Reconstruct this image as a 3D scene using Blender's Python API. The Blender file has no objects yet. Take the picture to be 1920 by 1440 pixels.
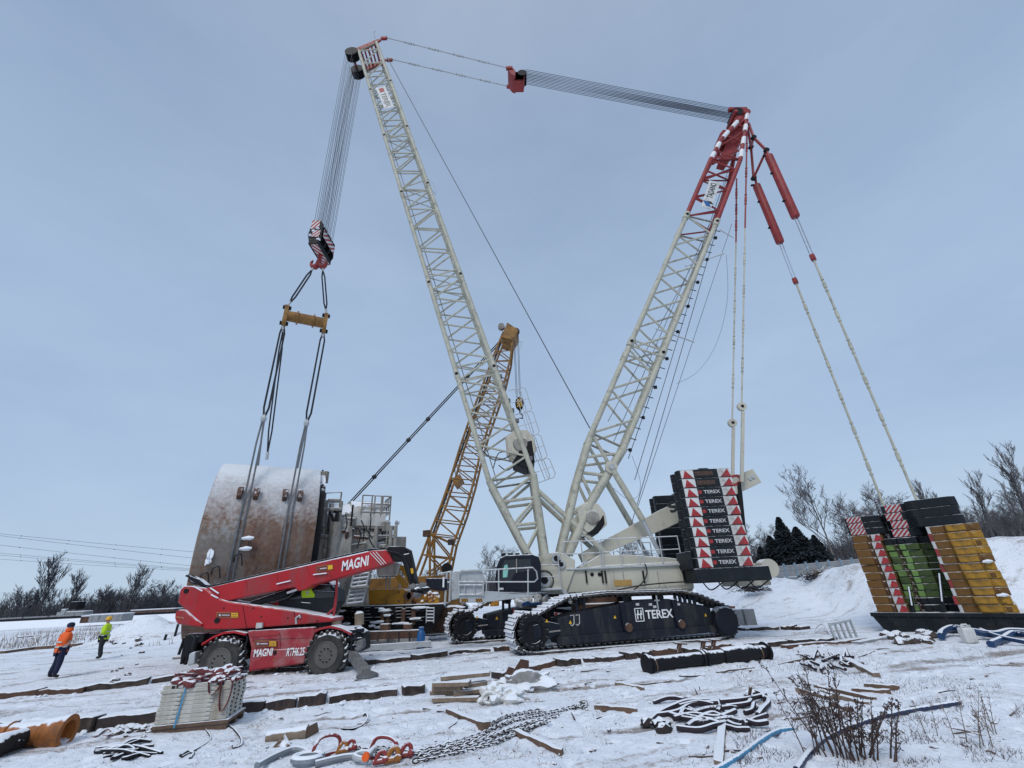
import bpy, bmesh, math, random
from math import sin, cos, pi, radians, sqrt, atan2, hypot
from mathutils import Vector, Matrix, noise as mnoise
random.seed(7)
scene = bpy.context.scene
COL = scene.collection
V = Vector

# ------------------------------------------------------------------ camera model
FPX = 815.0
PITCH, ROLL, CAMH = radians(24.9), radians(2.7), 2.5
_c, _s = cos(ROLL), sin(ROLL)
_r0, _u0 = V((1, 0, 0)), V((0, -sin(PITCH), cos(PITCH)))
CF = V((0, cos(PITCH), sin(PITCH)))
CR = _r0 * _c - _u0 * _s
CU = _r0 * _s + _u0 * _c
CAM = V((0, 0, CAMH))

def ray(px, py):
    return CR * ((px - 960) / FPX) + CU * ((720 - py) / FPX) + CF

def on_plane(px, py, p, n):
    d = ray(px, py); p = V(p); n = V(n)
    return CAM + d * ((p - CAM).dot(n) / d.dot(n))

def at(px, py, Y):
    return on_plane(px, py, (0, Y, 0), (0, 1, 0))

def slope(x, y):
    return -0.012 * max(0.0, min(x, 22.0))

def gp(px, py):
    """the ground point seen at a pixel of the photograph"""
    z = 0.0
    for _ in range(12):
        p = on_plane(px, py, (0, 0, z), (0, 0, 1)); z = slope(p.x, p.y)
    return V((p.x, p.y, z))

# ------------------------------------------------------------------ materials
def nd(nt, kind, loc=None, **kw):
    n = nt.nodes.new(kind)
    for k, v in kw.items():
        if k in n.inputs.keys(): n.inputs[k].default_value = v
        else: setattr(n, k, v)
    return n

def newmat(name):
    m = bpy.data.materials.new(name); m.use_nodes = True
    nt = m.node_tree
    return m, nt, nt.nodes['Principled BSDF'], nt.links.new

def ramp(nt, fac, stops):
    r = nt.nodes.new('ShaderNodeValToRGB')
    els = r.color_ramp.elements
    while len(els) < len(stops): els.new(0.5)
    for e, (p, c) in zip(els, stops):
        e.position = p
        e.color = (c, c, c, 1) if not hasattr(c, '__len__') else (*c, 1)
    nt.links.new(fac, r.inputs['Fac'])
    return r.outputs['Color']

def mix(nt, fac, a, b, mode='MIX'):
    n = nt.nodes.new('ShaderNodeMix'); n.data_type = 'RGBA'; n.blend_type = mode
    for sock, v in ((n.inputs[0], fac), (n.inputs[6], a), (n.inputs[7], b)):
        if hasattr(v, 'is_linked'): nt.links.new(v, sock)
        elif hasattr(v, '__len__'): sock.default_value = (*v, 1)
        else: sock.default_value = v
    return n.outputs[2]

def math_(nt, op, a, b=0.0):
    n = nt.nodes.new('ShaderNodeMath'); n.operation = op
    for i, v in enumerate((a, b)):
        if hasattr(v, 'is_linked'): nt.links.new(v, n.inputs[i])
        else: n.inputs[i].default_value = v
    return n.outputs[0]

SNOW = (0.80, 0.83, 0.88)

def noise_tex(nt, coord, scale, detail=4, rough=.6, stretch=None):
    n = nd(nt, 'ShaderNodeTexNoise', Scale=scale, Detail=detail, Roughness=rough)
    if stretch:
        mp = nd(nt, 'ShaderNodeMapping'); mp.inputs['Scale'].default_value = stretch
        nt.links.new(coord, mp.inputs['Vector']); coord = mp.outputs['Vector']
    nt.links.new(coord, n.inputs['Vector'])
    return n.outputs['Fac']

def snow_mask(nt, coord, amt, scale=5.0, dirv=(0, 0, 1)):
    geo = nt.nodes.new('ShaderNodeNewGeometry')
    dot = nt.nodes.new('ShaderNodeVectorMath'); dot.operation = 'DOT_PRODUCT'
    nt.links.new(geo.outputs['Normal'], dot.inputs[0]); dot.inputs[1].default_value = dirv
    nz = dot.outputs['Value']
    nn = noise_tex(nt, coord, scale, 5, .65)
    lo = 0.95 - amt * 0.5
    t = math_(nt, 'ADD', nz, math_(nt, 'MULTIPLY', math_(nt, 'SUBTRACT', nn, .5), 0.9))
    return ramp(nt, t, [(max(0, lo - .06), 0.0), (min(1, lo + .06), 1.0)])

def M(name, col, rough=.6, metal=0.0, var=.25, vs=2.5, dirt=None, damt=.35, ds=1.6, streak=False,
      snow=0.0, snows=5.0, bump=0.0, bs=25.0, sdir=(0, 0, 1), spec=.4):
    m, nt, b, L = newmat(name)
    tc = nt.nodes.new('ShaderNodeTexCoord').outputs['Object']
    n1 = noise_tex(nt, tc, vs, 6, .65)
    dark = tuple(c * (1 - var) for c in col); lite = tuple(min(1, c * (1 + var * .6)) for c in col)
    c = ramp(nt, n1, [(.3, dark), (.7, lite)])
    if dirt:
        n2 = noise_tex(nt, tc, ds, 8, .7, (1, 1, .22) if streak else None)
        f = ramp(nt, n2, [(.62 - damt * .4, 0.0), (.74 - damt * .2, 1.0)])
        c = mix(nt, f, c, dirt)
    if snow > 0:
        sm = snow_mask(nt, tc, snow, snows, sdir)
        c = mix(nt, sm, c, SNOW)
        rr = mix(nt, sm, (rough,) * 3, (.8,) * 3); L(rr, b.inputs['Roughness'])
        if metal: L(mix(nt, sm, (metal,) * 3, (0, 0, 0)), b.inputs['Metallic'])
    else:
        rv = ramp(nt, n1, [(.3, max(0, rough - .12)), (.7, min(1, rough + .12))]); L(rv, b.inputs['Roughness'])
        b.inputs['Metallic'].default_value = metal
    b.inputs['Specular IOR Level'].default_value = spec
    L(c, b.inputs['Base Color'])
    if bump:
        bn = nd(nt, 'ShaderNodeBump', Strength=bump, Distance=.02)
        L(noise_tex(nt, tc, bs, 6, .7), bn.inputs['Height']); L(bn.outputs['Normal'], b.inputs['Normal'])
    return m

MT = {}
MT['boomgrey'] = M('cream lattice paint', (.45, .435, .35), .55, var=.18, vs=1.5, dirt=(.21, .195, .165), damt=.22, ds=2.2, snow=.28, snows=9)
MT['cream'] = M('cream body paint', (.49, .465, .38), .5, var=.10, vs=.8, dirt=(.29, .255, .20), damt=.2, streak=True, snow=.6)
MT['creamdirty'] = M('weathered grey steel', (.30, .28, .25), .7, var=.3, dirt=(.10, .072, .05), damt=.38, streak=True, snow=.55)
MT['red'] = M('red crane paint', (.27, .030, .030), .55, var=.28, dirt=(.085, .025, .022), damt=.25, snow=.2)
MT['magni'] = M('telehandler red', (.40, .006, .011), .36, var=.20, vs=.9, dirt=(.23, .045, .045), damt=.27, ds=1.1, streak=True, snow=.5, snows=4, spec=.45)
MT['magnidirty'] = M('dusty red', (.33, .02, .03), .55, var=.2, dirt=(.30, .14, .135), damt=.36, ds=1.2, snow=.4)
MT['navy'] = M('dark navy paint', (.008, .011, .020), .5, var=.35, dirt=(.028, .028, .03), damt=.2, streak=True, snow=.5, spec=.22)
MT['navyplate'] = M('dark slab paint', (.011, .015, .019), .55, var=.35, dirt=(.032, .031, .03), damt=.2, snow=.38, spec=.22)
MT['black'] = M('black steel', (.009, .009, .011), .6, var=.3, snow=.42, spec=.22)
MT['blackclean'] = M('black cable', (.013, .014, .018), .5)
MT['rope'] = M('steel rope', (.10, .115, .14), .45, metal=.4, var=.2)
MT['darkrope'] = M('greased rope', (.045, .05, .062), .5, var=.25)
MT['grey'] = M('galvanised grey', (.42, .44, .45), .5, metal=.2, var=.12, dirt=(.26, .26, .25), damt=.15, snow=.7)
MT['greyrail'] = M('grey rail', (.46, .47, .47), .45, metal=.2, var=.1, snow=.5)
MT['white'] = M('white panel', (.62, .62, .60), .6, var=.12, vs=4, dirt=(.33, .31, .28), damt=.28)
MT['lett'] = M('white lettering', (.78, .78, .78), .5, var=.05)
MT['lettdim'] = M('faded white lettering', (.50, .50, .50), .6, var=.3, vs=8)
MT['warnred'] = M('warning red', (.36, .03, .035), .6, var=.3, vs=5, dirt=(.12, .04, .04), damt=.25)
MT['darklett'] = M('dark lettering', (.03, .035, .04), .5)
MT['blue'] = M('blue plastic', (.02, .11, .30), .45, var=.2, snow=.45)
MT['hoseblue'] = M('pale blue hose', (.06, .26, .44), .55, var=.2, snow=.62, snows=20)
MT['hosenavy'] = M('navy hose', (.012, .025, .075), .5, var=.25, snow=.72, snows=14)
MT['ropecoil'] = M('frosted dark rope', (.030, .021, .028), .85, var=.35, snow=.52, snows=26)
MT['yellow'] = M('ochre crane paint', (.29, .145, .036), .6, var=.3, dirt=(.085, .045, .02), damt=.32, snow=.2)
MT['yellowbeam'] = M('amber steel', (.48, .22, .018), .5, var=.15, vs=1.2, dirt=(.20, .09, .02), damt=.2, snow=.45)
MT['orangepipe'] = M('orange pipe paint', (.36, .12, .025), .6, var=.3, dirt=(.12, .05, .02), damt=.38, snow=.45)
MT['cwyellow'] = M('worn yellow slab', (.40, .205, .018), .65, var=.38, vs=2.2, dirt=(.085, .05, .018), damt=.50, ds=1.7, snow=.28, bump=.3)
MT['cwbrown'] = M('rusty brown slab', (.20, .095, .02), .75, var=.42, vs=2.2, dirt=(.055, .03, .014), damt=.5, ds=2.2, snow=.28, bump=.3)
MT['cwgreen'] = M('dull green slab', (.060, .105, .025), .7, var=.4, vs=2.5, dirt=(.025, .03, .014), damt=.45, ds=2.4, snow=.28)
MT['cwlime'] = M('lime slab', (.16, .29, .075), .65, var=.35, vs=2.5, dirt=(.045, .06, .025), damt=.45, snow=.28)
MT['rust'] = M('rusty steel', (.115, .060, .038), .8, var=.45, dirt=(.05, .03, .025), damt=.4, snow=.75, snows=7)
MT['darkrust'] = M('dark rusty steel', (.045, .032, .03), .75, var=.4, dirt=(.10, .06, .04), damt=.25, snow=.85, snows=6)
MT['mat'] = M('wet timber mat', (.038, .027, .024), .85, var=.5, vs=3, dirt=(.10, .075, .058), damt=.35, streak=False, snow=1.15, snows=3, bump=.5)
MT['plank'] = M('pale plank', (.24, .18, .13), .8, var=.3, vs=4, dirt=(.12, .085, .06), damt=.3, snow=.95, snows=4, bump=.3)
MT['oldplank'] = M('old brown plank', (.135, .085, .058), .85, var=.35, vs=4, snow=.85, snows=5, bump=.3)
MT['whitewood'] = M('white painted planks', (.52, .50, .44), .75, var=.22, vs=4, dirt=(.27, .22, .16), damt=.36, ds=2.4, snow=.45)
MT['sack'] = M('white woven sack', (.62, .60, .56), .8, var=.15, vs=5, snow=.85, bump=.3, bs=60)
MT['strap'] = M('faded red strap', (.17, .045, .045), .85, var=.45, vs=9, snow=.42, snows=16, bump=.4, bs=60)
MT['chain'] = M('rusty chain', (.034, .025, .024), .75, var=.4, snow=.85, snows=9)
MT['shackle'] = M('red shackle paint', (.27, .035, .035), .6, var=.35, dirt=(.09, .035, .025), damt=.35, snow=.62, snows=12)
MT['hookorange'] = M('orange hook paint', (.36, .13, .02), .6, var=.4, dirt=(.10, .045, .02), damt=.4, snow=.62, snows=10)
MT['wire'] = M('frosted wire rope', (.24, .26, .29), .6, metal=.3, var=.25, snow=.72, snows=20)
MT['tyre'] = M('muddy tyre', (.032, .031, .030), .85, var=.3, dirt=(.075, .068, .06), damt=.4, snow=.4, snows=6)
MT['rim'] = M('dusty rim', (.105, .098, .088), .7, var=.25, dirt=(.09, .08, .07), damt=.3)
MT['glass'] = M('dark glass', (.012, .015, .018), .10, var=.1, spec=.6)
MT['chrome'] = M('chrome rod', (.62, .64, .66), .2, metal=.9, var=.05)
MT['hivis_orange'] = M('orange hi-vis cloth', (.85, .13, .02), .7, var=.15, vs=7)
MT['hivis_yellow'] = M('yellow hi-vis cloth', (.50, .75, .02), .7, var=.15, vs=7)
MT['silver'] = M('grey reflective band', (.55, .55, .52), .5, var=.1)
MT['navycloth'] = M('navy work trousers', (.012, .018, .05), .85, var=.3, vs=8)
MT['darkcloth'] = M('charcoal work trousers', (.018, .020, .026), .85, var=.3, vs=8)
MT['boot'] = M('black boots', (.015, .013, .012), .7)
MT['skin'] = M('skin', (.42, .22, .16), .55, var=.1)
MT['helmet'] = M('yellow helmet', (.75, .42, .02), .4, var=.1)
MT['concrete'] = M('grey concrete', (.27, .28, .29), .85, var=.18, vs=2, dirt=(.17, .17, .17), damt=.25, snow=.7, bump=.3)
MT['bark'] = M('dark bark', (.052, .047, .051), .9, var=.3, vs=4)
MT['barkfar'] = M('hazed winter twigs', (.060, .060, .072), .95, var=.25, vs=.3)  # lighter and bluish: distance haze put into the far wood's colour
MT['birch'] = M('birch bark', (.22, .20, .18), .85, var=.4, vs=5)
MT['birchtwig'] = M('birch and hazed twigs', (.13, .12, .122), .9, var=.25)  # birch crown, and the hazed tone of the right-hand trees
MT['needles'] = M('dark needles', (.026, .034, .040), .9, var=.4, vs=1.5)
MT['weed'] = M('dry weed', (.075, .05, .045), .9, var=.35, vs=6)
MT['drygrass'] = M('dry grass', (.17, .125, .085), .9, var=.4, vs=6, snow=.3)
MT['stone'] = M('rubble', (.17, .14, .125), .9, var=.4, vs=4, snow=.95, snows=4, bump=.4)
MT['debris'] = M('dark debris', (.085, .065, .056), .9, var=.5, vs=4, snow=.55, snows=5, bump=.5)
MT['frosttank'] = M('frosted tank paint', (.50, .49, .46), .65, var=.2, dirt=(.26, .23, .19), damt=.3, streak=True, snow=.6)
MT['teal'] = M('pale green jacket', (.25, .55, .48), .8)
MT['outr'] = M('worn dark grey steel', (.13, .13, .135), .6, var=.3, dirt=(.24, .23, .22), damt=.3)
MT['navydry'] = M('dusty navy paint', (.012, .015, .024), .55, var=.35, dirt=(.05, .047, .044), damt=.35, streak=True, spec=.22)
MT['snowlump'] = M('snow clump', SNOW, .8, var=.04)
MT['charred'] = M('charred log', (.016, .014, .013), .95, var=.4, vs=8, snow=.45, bump=.8, bs=12)
MT['tail'] = M('red tail light', (.45, .015, .02), .25)
MT['tarp'] = M('tan hull', (.46, .45, .40), .6, var=.1)

# ------------------------------------------------------------------ mesh collector
ORG = {}

class MB:
    def __init__(s): s.v = []; s.f = []
    def add(s, vs, fs):
        o = len(s.v); s.v += [V(p) for p in vs]; s.f += [tuple(i + o for i in f) for f in fs]
        return s
    def box(s, c, d, rot=None):
        c = V(c); hx, hy, hz = d[0] / 2, d[1] / 2, d[2] / 2
        vs = [V((x, y, z)) for x in (-hx, hx) for y in (-hy, hy) for z in (-hz, hz)]
        if rot is not None: vs = [rot @ p for p in vs]
        return s.add([c + p for p in vs], [(0, 1, 3, 2), (4, 6, 7, 5), (0, 4, 5, 1), (2, 3, 7, 6), (0, 2, 6, 4), (1, 5, 7, 3)])
    def span(s, a, b):
        a, b = V(a), V(b)
        return s.box((a + b) / 2, [abs(q) for q in (b - a)])
    def tube(s, p, q, r, n=8, r2=None, cap=True):
        return s.path([p, q], [r, r if r2 is None else r2], n, cap)
    def path(s, pts, r, n=8, cap=True, closed=False):
        pts = [V(p) for p in pts]; k = len(pts)
        rs = r if hasattr(r, '__len__') else [r] * k
        o = len(s.v); prev = None
        for i, p in enumerate(pts):
            a = pts[i - 1] if (i > 0 or closed) else p
            b = pts[(i + 1) % k] if (i < k - 1 or closed) else p
            t = (b - a)
            if t.length < 1e-9: t = V((0, 0, 1))
            t.normalize()
            if prev is None:
                x = t.orthogonal().normalized()
            else:
                x = prev - t * prev.dot(t)
                x = x.normalized() if x.length > 1e-6 else t.orthogonal().normalized()
            prev = x; y = t.cross(x)
            for j in range(n):
                an = 2 * pi * j / n
                s.v.append(p + (x * cos(an) + y * sin(an)) * rs[i])
        m = k if closed else k - 1
        for i in range(m):
            for j in range(n):
                a = o + i * n + j; b = o + i * n + (j + 1) % n
                i2 = (i + 1) % k
                s.f.append((a, b, o + i2 * n + (j + 1) % n, o + i2 * n + j))
        if cap and not closed:
            s.f.append(tuple(o + j for j in reversed(range(n))))
            s.f.append(tuple(o + (k - 1) * n + j for j in range(n)))
        return s
    def bar(s, p, q, w, h=None, up=(0, 0, 1)):
        p, q = V(p), V(q); h = h or w
        t = (q - p).normalized(); x = t.cross(V(up))
        if x.length < 1e-4: x = t.orthogonal()
        x.normalize(); y = x.cross(t)
        c = [x * (w / 2) * a + y * (h / 2) * b for a, b in ((-1, -1), (1, -1), (1, 1), (-1, 1))]
        return s.add([p + e for e in c] + [q + e for e in c],
                     [(0, 1, 2, 3)[::-1], (4, 5, 6, 7), (0, 1, 5, 4), (1, 2, 6, 5), (2, 3, 7, 6), (3, 0, 4, 7)])
    def prism(s, poly, d):
        """extrude the 3-D polygon by the vector d"""
        poly = [V(p) for p in poly]; d = V(d); n = len(poly)
        return s.add(poly + [p + d for p in poly],
                     [tuple(reversed(range(n))), tuple(range(n, 2 * n))] + [(i, (i + 1) % n, n + (i + 1) % n, n + i) for i in range(n)])
    def lathe(s, prof, org, axis, n=24):
        """prof: (radius, distance along axis) pairs"""
        org, ax = V(org), V(axis).normalized(); x = ax.orthogonal().normalized(); y = ax.cross(x)
        o = len(s.v)
        for r, h in prof:
            for j in range(n):
                an = 2 * pi * j / n
                s.v.append(org + ax * h + (x * cos(an) + y * sin(an)) * r)
        for i in range(len(prof) - 1):
            for j in range(n):
                s.f.append((o + i * n + j, o + i * n + (j + 1) % n, o + (i + 1) * n + (j + 1) % n, o + (i + 1) * n + j))
        s.f.append(tuple(o + j for j in reversed(range(n)))); e = o + (len(prof) - 1) * n
        s.f.append(tuple(e + j for j in range(n)))
        return s
    def blob(s, c, d, seed=0, amp=.3, sub=2, rot=None):
        bm = bmesh.new(); bmesh.ops.create_icosphere(bm, subdivisions=sub, radius=1)
        vs = []
        for v in bm.verts:
            k = 1 + amp * mnoise.noise(v.co * 1.7 + V((seed * 3.1, seed, 0)))+ amp*.5 * mnoise.noise(v.co * 4 + V((seed * 5.1, seed, 3)))
            p = V((v.co.x * d[0], v.co.y * d[1], v.co.z * d[2])) * k
            vs.append(V(c) + (rot @ p if rot is not None else p))
        s.add(vs, [tuple(v.index for v in f.verts) for f in bm.faces]); bm.free()
        return s
    def build(s, name, mat, parent=None, bevel=0, smooth=True, ang=38, seg=2, label=None):
        org = ORG[parent.name] if parent is not None else V((0, 0, 0))
        me = bpy.data.meshes.new(name)
        me.from_pydata([tuple(p - org) for p in s.v], [], s.f)
        me.materials.append(mat); me.validate()
        bm = bmesh.new(); bm.from_mesh(me); bmesh.ops.recalc_face_normals(bm, faces=bm.faces); bm.to_mesh(me); bm.free()
        if smooth:
            me.polygons.foreach_set('use_smooth', [True] * len(me.polygons)); me.set_sharp_from_angle(angle=radians(ang))
        o = bpy.data.objects.new(name, me); COL.objects.link(o)
        if parent is not None: o.parent = parent
        ORG[o.name] = org
        if bevel:
            b = o.modifiers.new('edge', 'BEVEL'); b.width = bevel; b.segments = seg; b.limit_method = 'ANGLE'; b.angle_limit = radians(40)
        if label: o['label'] = label
        return o

def tag(o, label, cat, group=None):
    o['label'] = label; o['category'] = cat; o['kind'] = 'thing'
    if group: o['group'] = group
    return o

def thing(name, loc, label, cat, group=None):
    o = bpy.data.objects.new(name, None); COL.objects.link(o); o.location = loc
    o.empty_display_size = .2; ORG[o.name] = V(loc)
    return tag(o, label, cat, group)

def solo(mb, name, mat, label, cat, group=None, **kw):
    """a thing that is one mesh: its origin is moved to its base"""
    lo = V((min(p.x for p in mb.v), min(p.y for p in mb.v), min(p.z for p in mb.v)))
    hi = V((max(p.x for p in mb.v), max(p.y for p in mb.v), max(p.z for p in mb.v)))
    c = V(((lo.x + hi.x) / 2, (lo.y + hi.y) / 2, lo.z))
    mb.v = [p - c for p in mb.v]
    o = mb.build(name, mat, None, **kw); o.location = c; ORG[o.name] = c
    return tag(o, label, cat, group)

def dup(root, loc, rotz=None, label=None, group=None, scale=None):
    r = root.copy(); COL.objects.link(r); r.location = loc
    if rotz is not None: r.rotation_euler = (0, 0, rotz)
    if scale is not None: r.scale = scale
    if label: r['label'] = label
    if group: r['group'] = group
    for ch in list(root.children):
        c = ch.copy(); COL.objects.link(c); c.parent = r
        for g in list(ch.children):
            d = g.copy(); COL.objects.link(d); d.parent = c
    return r

def text(txt, size, o, x, up, mat, parent, name='lettering', sx=1.0, thick=.006, bold=.02, proud=.004, shear=0, align='LEFT', width=None):
    """flat letters standing on origin o along direction x"""
    cu = bpy.data.curves.new('t', 'FONT'); cu.body = txt; cu.size = size / .7; cu.extrude = 0; cu.offset = bold * size; cu.shear = shear
    cu.align_x = align; cu.resolution_u = 3
    t = bpy.data.objects.new('t', cu); COL.objects.link(t)
    dg = bpy.context.evaluated_depsgraph_get(); dg.update()
    me = bpy.data.meshes.new_from_object(t.evaluated_get(dg)); me.name = name
    bpy.data.objects.remove(t); bpy.data.curves.remove(cu)
    if width:
        xs_ = [v.co.x for v in me.vertices]; x0_ = min(xs_); sx = width / (max(xs_) - x0_)
        for v in me.vertices: v.co.x -= x0_
    x, up = V(x).normalized(), V(up).normalized(); n = x.cross(up)
    org = ORG[parent.name]; o = V(o) + n * proud
    for v in me.vertices: v.co = o + x * v.co.x * sx + up * v.co.y - org
    me.materials.clear(); me.materials.append(mat)
    ob = bpy.data.objects.new(name, me); COL.objects.link(ob); ob.parent = parent; ORG[ob.name] = org
    return ob

def arc(c, x, y, r, a0, a1, n):
    c, x, y = V(c), V(x), V(y)
    return [c + (x * cos(a) + y * sin(a)) * r for a in (a0 + (a1 - a0) * i / n for i in range(n + 1))]

def lerp(a, b, t): return a + (b - a) * t

def smoothpath(pts, k=6):
    """Catmull-Rom through pts"""
    P = [V(p) for p in pts]; out = []
    for i in range(len(P) - 1):
        a, b, c, d = P[max(0, i - 1)], P[i], P[i + 1], P[min(len(P) - 1, i + 2)]
        for j in range(k):
            t = j / k
            out.append(.5 * ((2 * b) + (c - a) * t + (2 * a - 5 * b + 4 * c - d) * t * t + (3 * b - a - 3 * c + d) * t ** 3))
    return out + [P[-1]]

# ------------------------------------------------------------------ camera, light, sky
cam = bpy.data.cameras.new('camera'); co = bpy.data.objects.new('camera', cam); COL.objects.link(co)
cam.sensor_width = 36; cam.lens = FPX / 1920 * 36; cam.clip_end = 6000; cam.clip_start = .1
mw = Matrix((CR, CU, -CF)).transposed().to_4x4(); mw.translation = CAM
co.matrix_world = mw
scene.camera = co
SUN_EL, SUN_AZ = radians(48), radians(200)          # weak, wide sun behind the cloud, behind the viewer's left shoulder
w = bpy.data.worlds.new('World'); scene.world = w; w.use_nodes = True
nt = w.node_tree; bg = nt.nodes['Background']; L = nt.links.new
sky = nt.nodes.new('ShaderNodeTexSky'); sky.sky_type = 'NISHITA'; sky.sun_disc = False
sky.sun_elevation = SUN_EL; sky.sun_rotation = SUN_AZ
g = nt.nodes.new('ShaderNodeTexCoord').outputs['Generated']
sp = nt.nodes.new('ShaderNodeSeparateXYZ'); L(g, sp.inputs[0])
cloud = ramp(nt, sp.outputs['Z'], [(0.0, (5.5, 7.0, 8.75)), (.22, (4.7, 6.2, 8.45)), (.50, (4.25, 5.7, 7.9)), (.80, (3.55, 4.75, 6.7)), (.93, (4.2, 5.2, 6.9)), (1.0, (8.5, 9.6, 11.4))])
cn = noise_tex(nt, g, 1.3, 6, .6, (1, 1, 2.6))
cv = ramp(nt, cn, [(.3, (.88, .90, .93)), (.7, (1.10, 1.08, 1.05))])
cloud = mix(nt, 1.0, cloud, cv, 'MULTIPLY')
skyc = mix(nt, .93, sky.outputs[0], cloud)
L(skyc, bg.inputs['Color']); bg.inputs['Strength'].default_value = .092
sd = bpy.data.lights.new('sun', 'SUN'); sd.energy = 1.5; sd.angle = radians(22); sd.color = (1, .97, .93)
so = bpy.data.objects.new('sun', sd); COL.objects.link(so)
dirv = V((sin(SUN_AZ) * cos(SUN_EL), cos(SUN_AZ) * cos(SUN_EL), sin(SUN_EL)))
so.rotation_euler = dirv.to_track_quat('Z', 'Y').to_euler()
scene.view_settings.view_transform = 'Standard'; scene.view_settings.look = 'None'; scene.view_settings.exposure = 0

# ------------------------------------------------------------------ ground
RIDGE = [at(1330, 1103, 44), at(1385, 1092, 42), at(1450, 1076, 41), at(1498, 1088, 40), at(1530, 1079, 39), at(1560, 1073, 37), at(1600, 1052, 35),
         at(1680, 1040, 34), at(1770, 1020, 33), at(1858, 999, 31), at(1930, 1001, 30), at(2040, 1004, 29), at(2200, 1010, 28)]
RS = []
for a, b in zip(RIDGE, RIDGE[1:]):
    for i in range(8): RS.append(a.lerp(b, i / 8))
MOUND = gp(262, 1203)
def hills(x, y):
    h = 0.0
    if x > 8 and y > 18:
        best = 0
        for p in RS:
            dx, dy = x - p.x, y - p.y
            sg = 4.4 if dy < 0 else 9.0
            q = (p.z + .1) * math.exp(-(dx * dx * .35 + dy * dy) / (2 * sg * sg) - dx * dx / 9)
            best = max(best, q)
        h += best
    d2 = ((x - MOUND.x) / 2.3) ** 2 + ((y - MOUND.y) / 1.5) ** 2
    if d2 < 9: h += 1.75 * math.exp(-d2)
    d2 = ((x - MOUND.x - 3.6) / 2.2) ** 2 + ((y - MOUND.y - 1) / 1.5) ** 2
    if d2 < 9: h += .8 * math.exp(-d2)
    return h
ROWS = []
for pts_, h_ in (([(-60, 1312), (120, 1298), (330, 1276), (470, 1264), (600, 1254), (700, 1243), (800, 1232), (955, 1219)], .15), ([(-40, 1376), (135, 1372), (300, 1352), (440, 1336), (560, 1322), (690, 1309), (808, 1293)], .22),
                 ([(935, 1270), (990, 1256), (1060, 1245), (1160, 1238), (1260, 1226), (1360, 1220), (1450, 1211), (1530, 1206), (1580, 1200)], .17)):
    ROWS.append(([gp(*q) for q in pts_], h_))
def terrace(x, y):
    t = 0.0
    for P_, h_ in ROWS:
        if x < P_[0].x or x > P_[-1].x: continue
        for a, b in zip(P_, P_[1:]):
            if a.x <= x <= b.x:
                d = y - (a.y + (b.y - a.y) * (x - a.x) / (b.x - a.x)) - .16
                if 0 < d < 3.4: t = max(t, h_ * min(1, d / .14) * (1 - d / 3.4))
                break
    return t
def gz(x, y):
    n = mnoise.noise(V((x * .45, y * .45, 1))) * .07 + mnoise.noise(V((x * 1.6, y * 1.6, 4))) * .035
    far = max(0, (y - 24) / 60)
    return slope(x, y) + hills(x, y) + terrace(x, y) + n * .8 - .03 - min(1.2, far) * .3
_fr = random.Random(17); FEET = {}
def _foot(x, y, a):
    for i in range(-1, 2):
        for j in range(-1, 2): FEET.setdefault((int(x * 2) + i, int(y * 2) + j), []).append((x, y, cos(a), sin(a)))
for _ in range(90):                                   # trails of boot prints
    x, y, a = _fr.uniform(-14, 14), _fr.uniform(8, 22), _fr.uniform(0, 6.28)
    for k in range(_fr.randint(6, 22)):
        a += _fr.gauss(0, .12); x += cos(a) * .62; y += sin(a) * .62; e = .13 if k % 2 else -.13
        _foot(x - sin(a) * e, y + cos(a) * e, a)
def footfall(x, y):
    h = 0.0
    for fx, fy, c, s in FEET.get((int(x * 2), int(y * 2)), ()):
        u, v = (x - fx) * c + (y - fy) * s, -(x - fx) * s + (y - fy) * c
        d = (u / .17) ** 2 + (v / .085) ** 2
        if d < 4: h = max(h, .055 * math.exp(-d * d)) - (.012 * math.exp(-(d - 2.2) ** 2) if h == 0 else 0)
    return h
RUTS = [(gp(*a), gp(*b), w_) for a, b, w_ in (((-40, 1290), (260, 1247), .26), ((-40, 1266), (250, 1236), .22), ((440, 1290), (780, 1262), .20), ((1410, 1193), (1660, 1182), .34), ((1405, 1184), (1620, 1172), .30), ((1640, 1250), (1960, 1212), .40), ((1540, 1262), (1960, 1236), .30), ((520, 1352), (830, 1322), .16), ((880, 1305), (1320, 1266), .18), ((1000, 1380), (1500, 1330), .14), ((40, 1340), (290, 1312), .20))]
def rut(x, y):
    m = 0.0
    for a, b, w_ in RUTS:
        dx, dy = b.x - a.x, b.y - a.y; l2 = dx * dx + dy * dy; t = ((x - a.x) * dx + (y - a.y) * dy) / l2
        if -.02 < t < 1.02:
            d = abs((x - a.x) * dy - (y - a.y) * dx) / sqrt(l2)
            if d < 1.6:
                d += mnoise.noise(V((x * .9, y * .9, 31))) * .22
                m = max(m, math.exp(-(d / w_) ** 2) * min(1, (t + .02) * 9, (1.02 - t) * 9) * (.75 + .5 * mnoise.noise(V((x * 1.3, y * 1.3, 33)))))
    return max(0.0, m)
def gzf(x, y):
    n = mnoise.noise(V((x * 2.6, y * 2.6, 21))) * .018 + mnoise.noise(V((x * 5.5, y * 5.5, 2))) * .020 + mnoise.noise(V((x * 11, y * 11, 7))) * .012
    if 7 < y < 26: n -= footfall(x, y)
    rut_ = -.055 * rut(x, y)
    for y0, sl in ((19.4, .30), (24.0, .28)):
        d = y - (y0 + x * sl) + mnoise.noise(V((x * .3, y * .3, 9))) * .5
        rut_ -= .05 * math.exp(-(d / .16) ** 2) if x < -13 else 0
    hh = hills(x, y)
    if hh > .15: n += mnoise.noise(V((x * 1.1, y * 1.1, 12))) * .22 * min(1, hh) + mnoise.noise(V((x * 3.3, y * 3.3, 15))) * .08 * min(1, hh)
    return gz(x, y) + n + rut_
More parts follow.
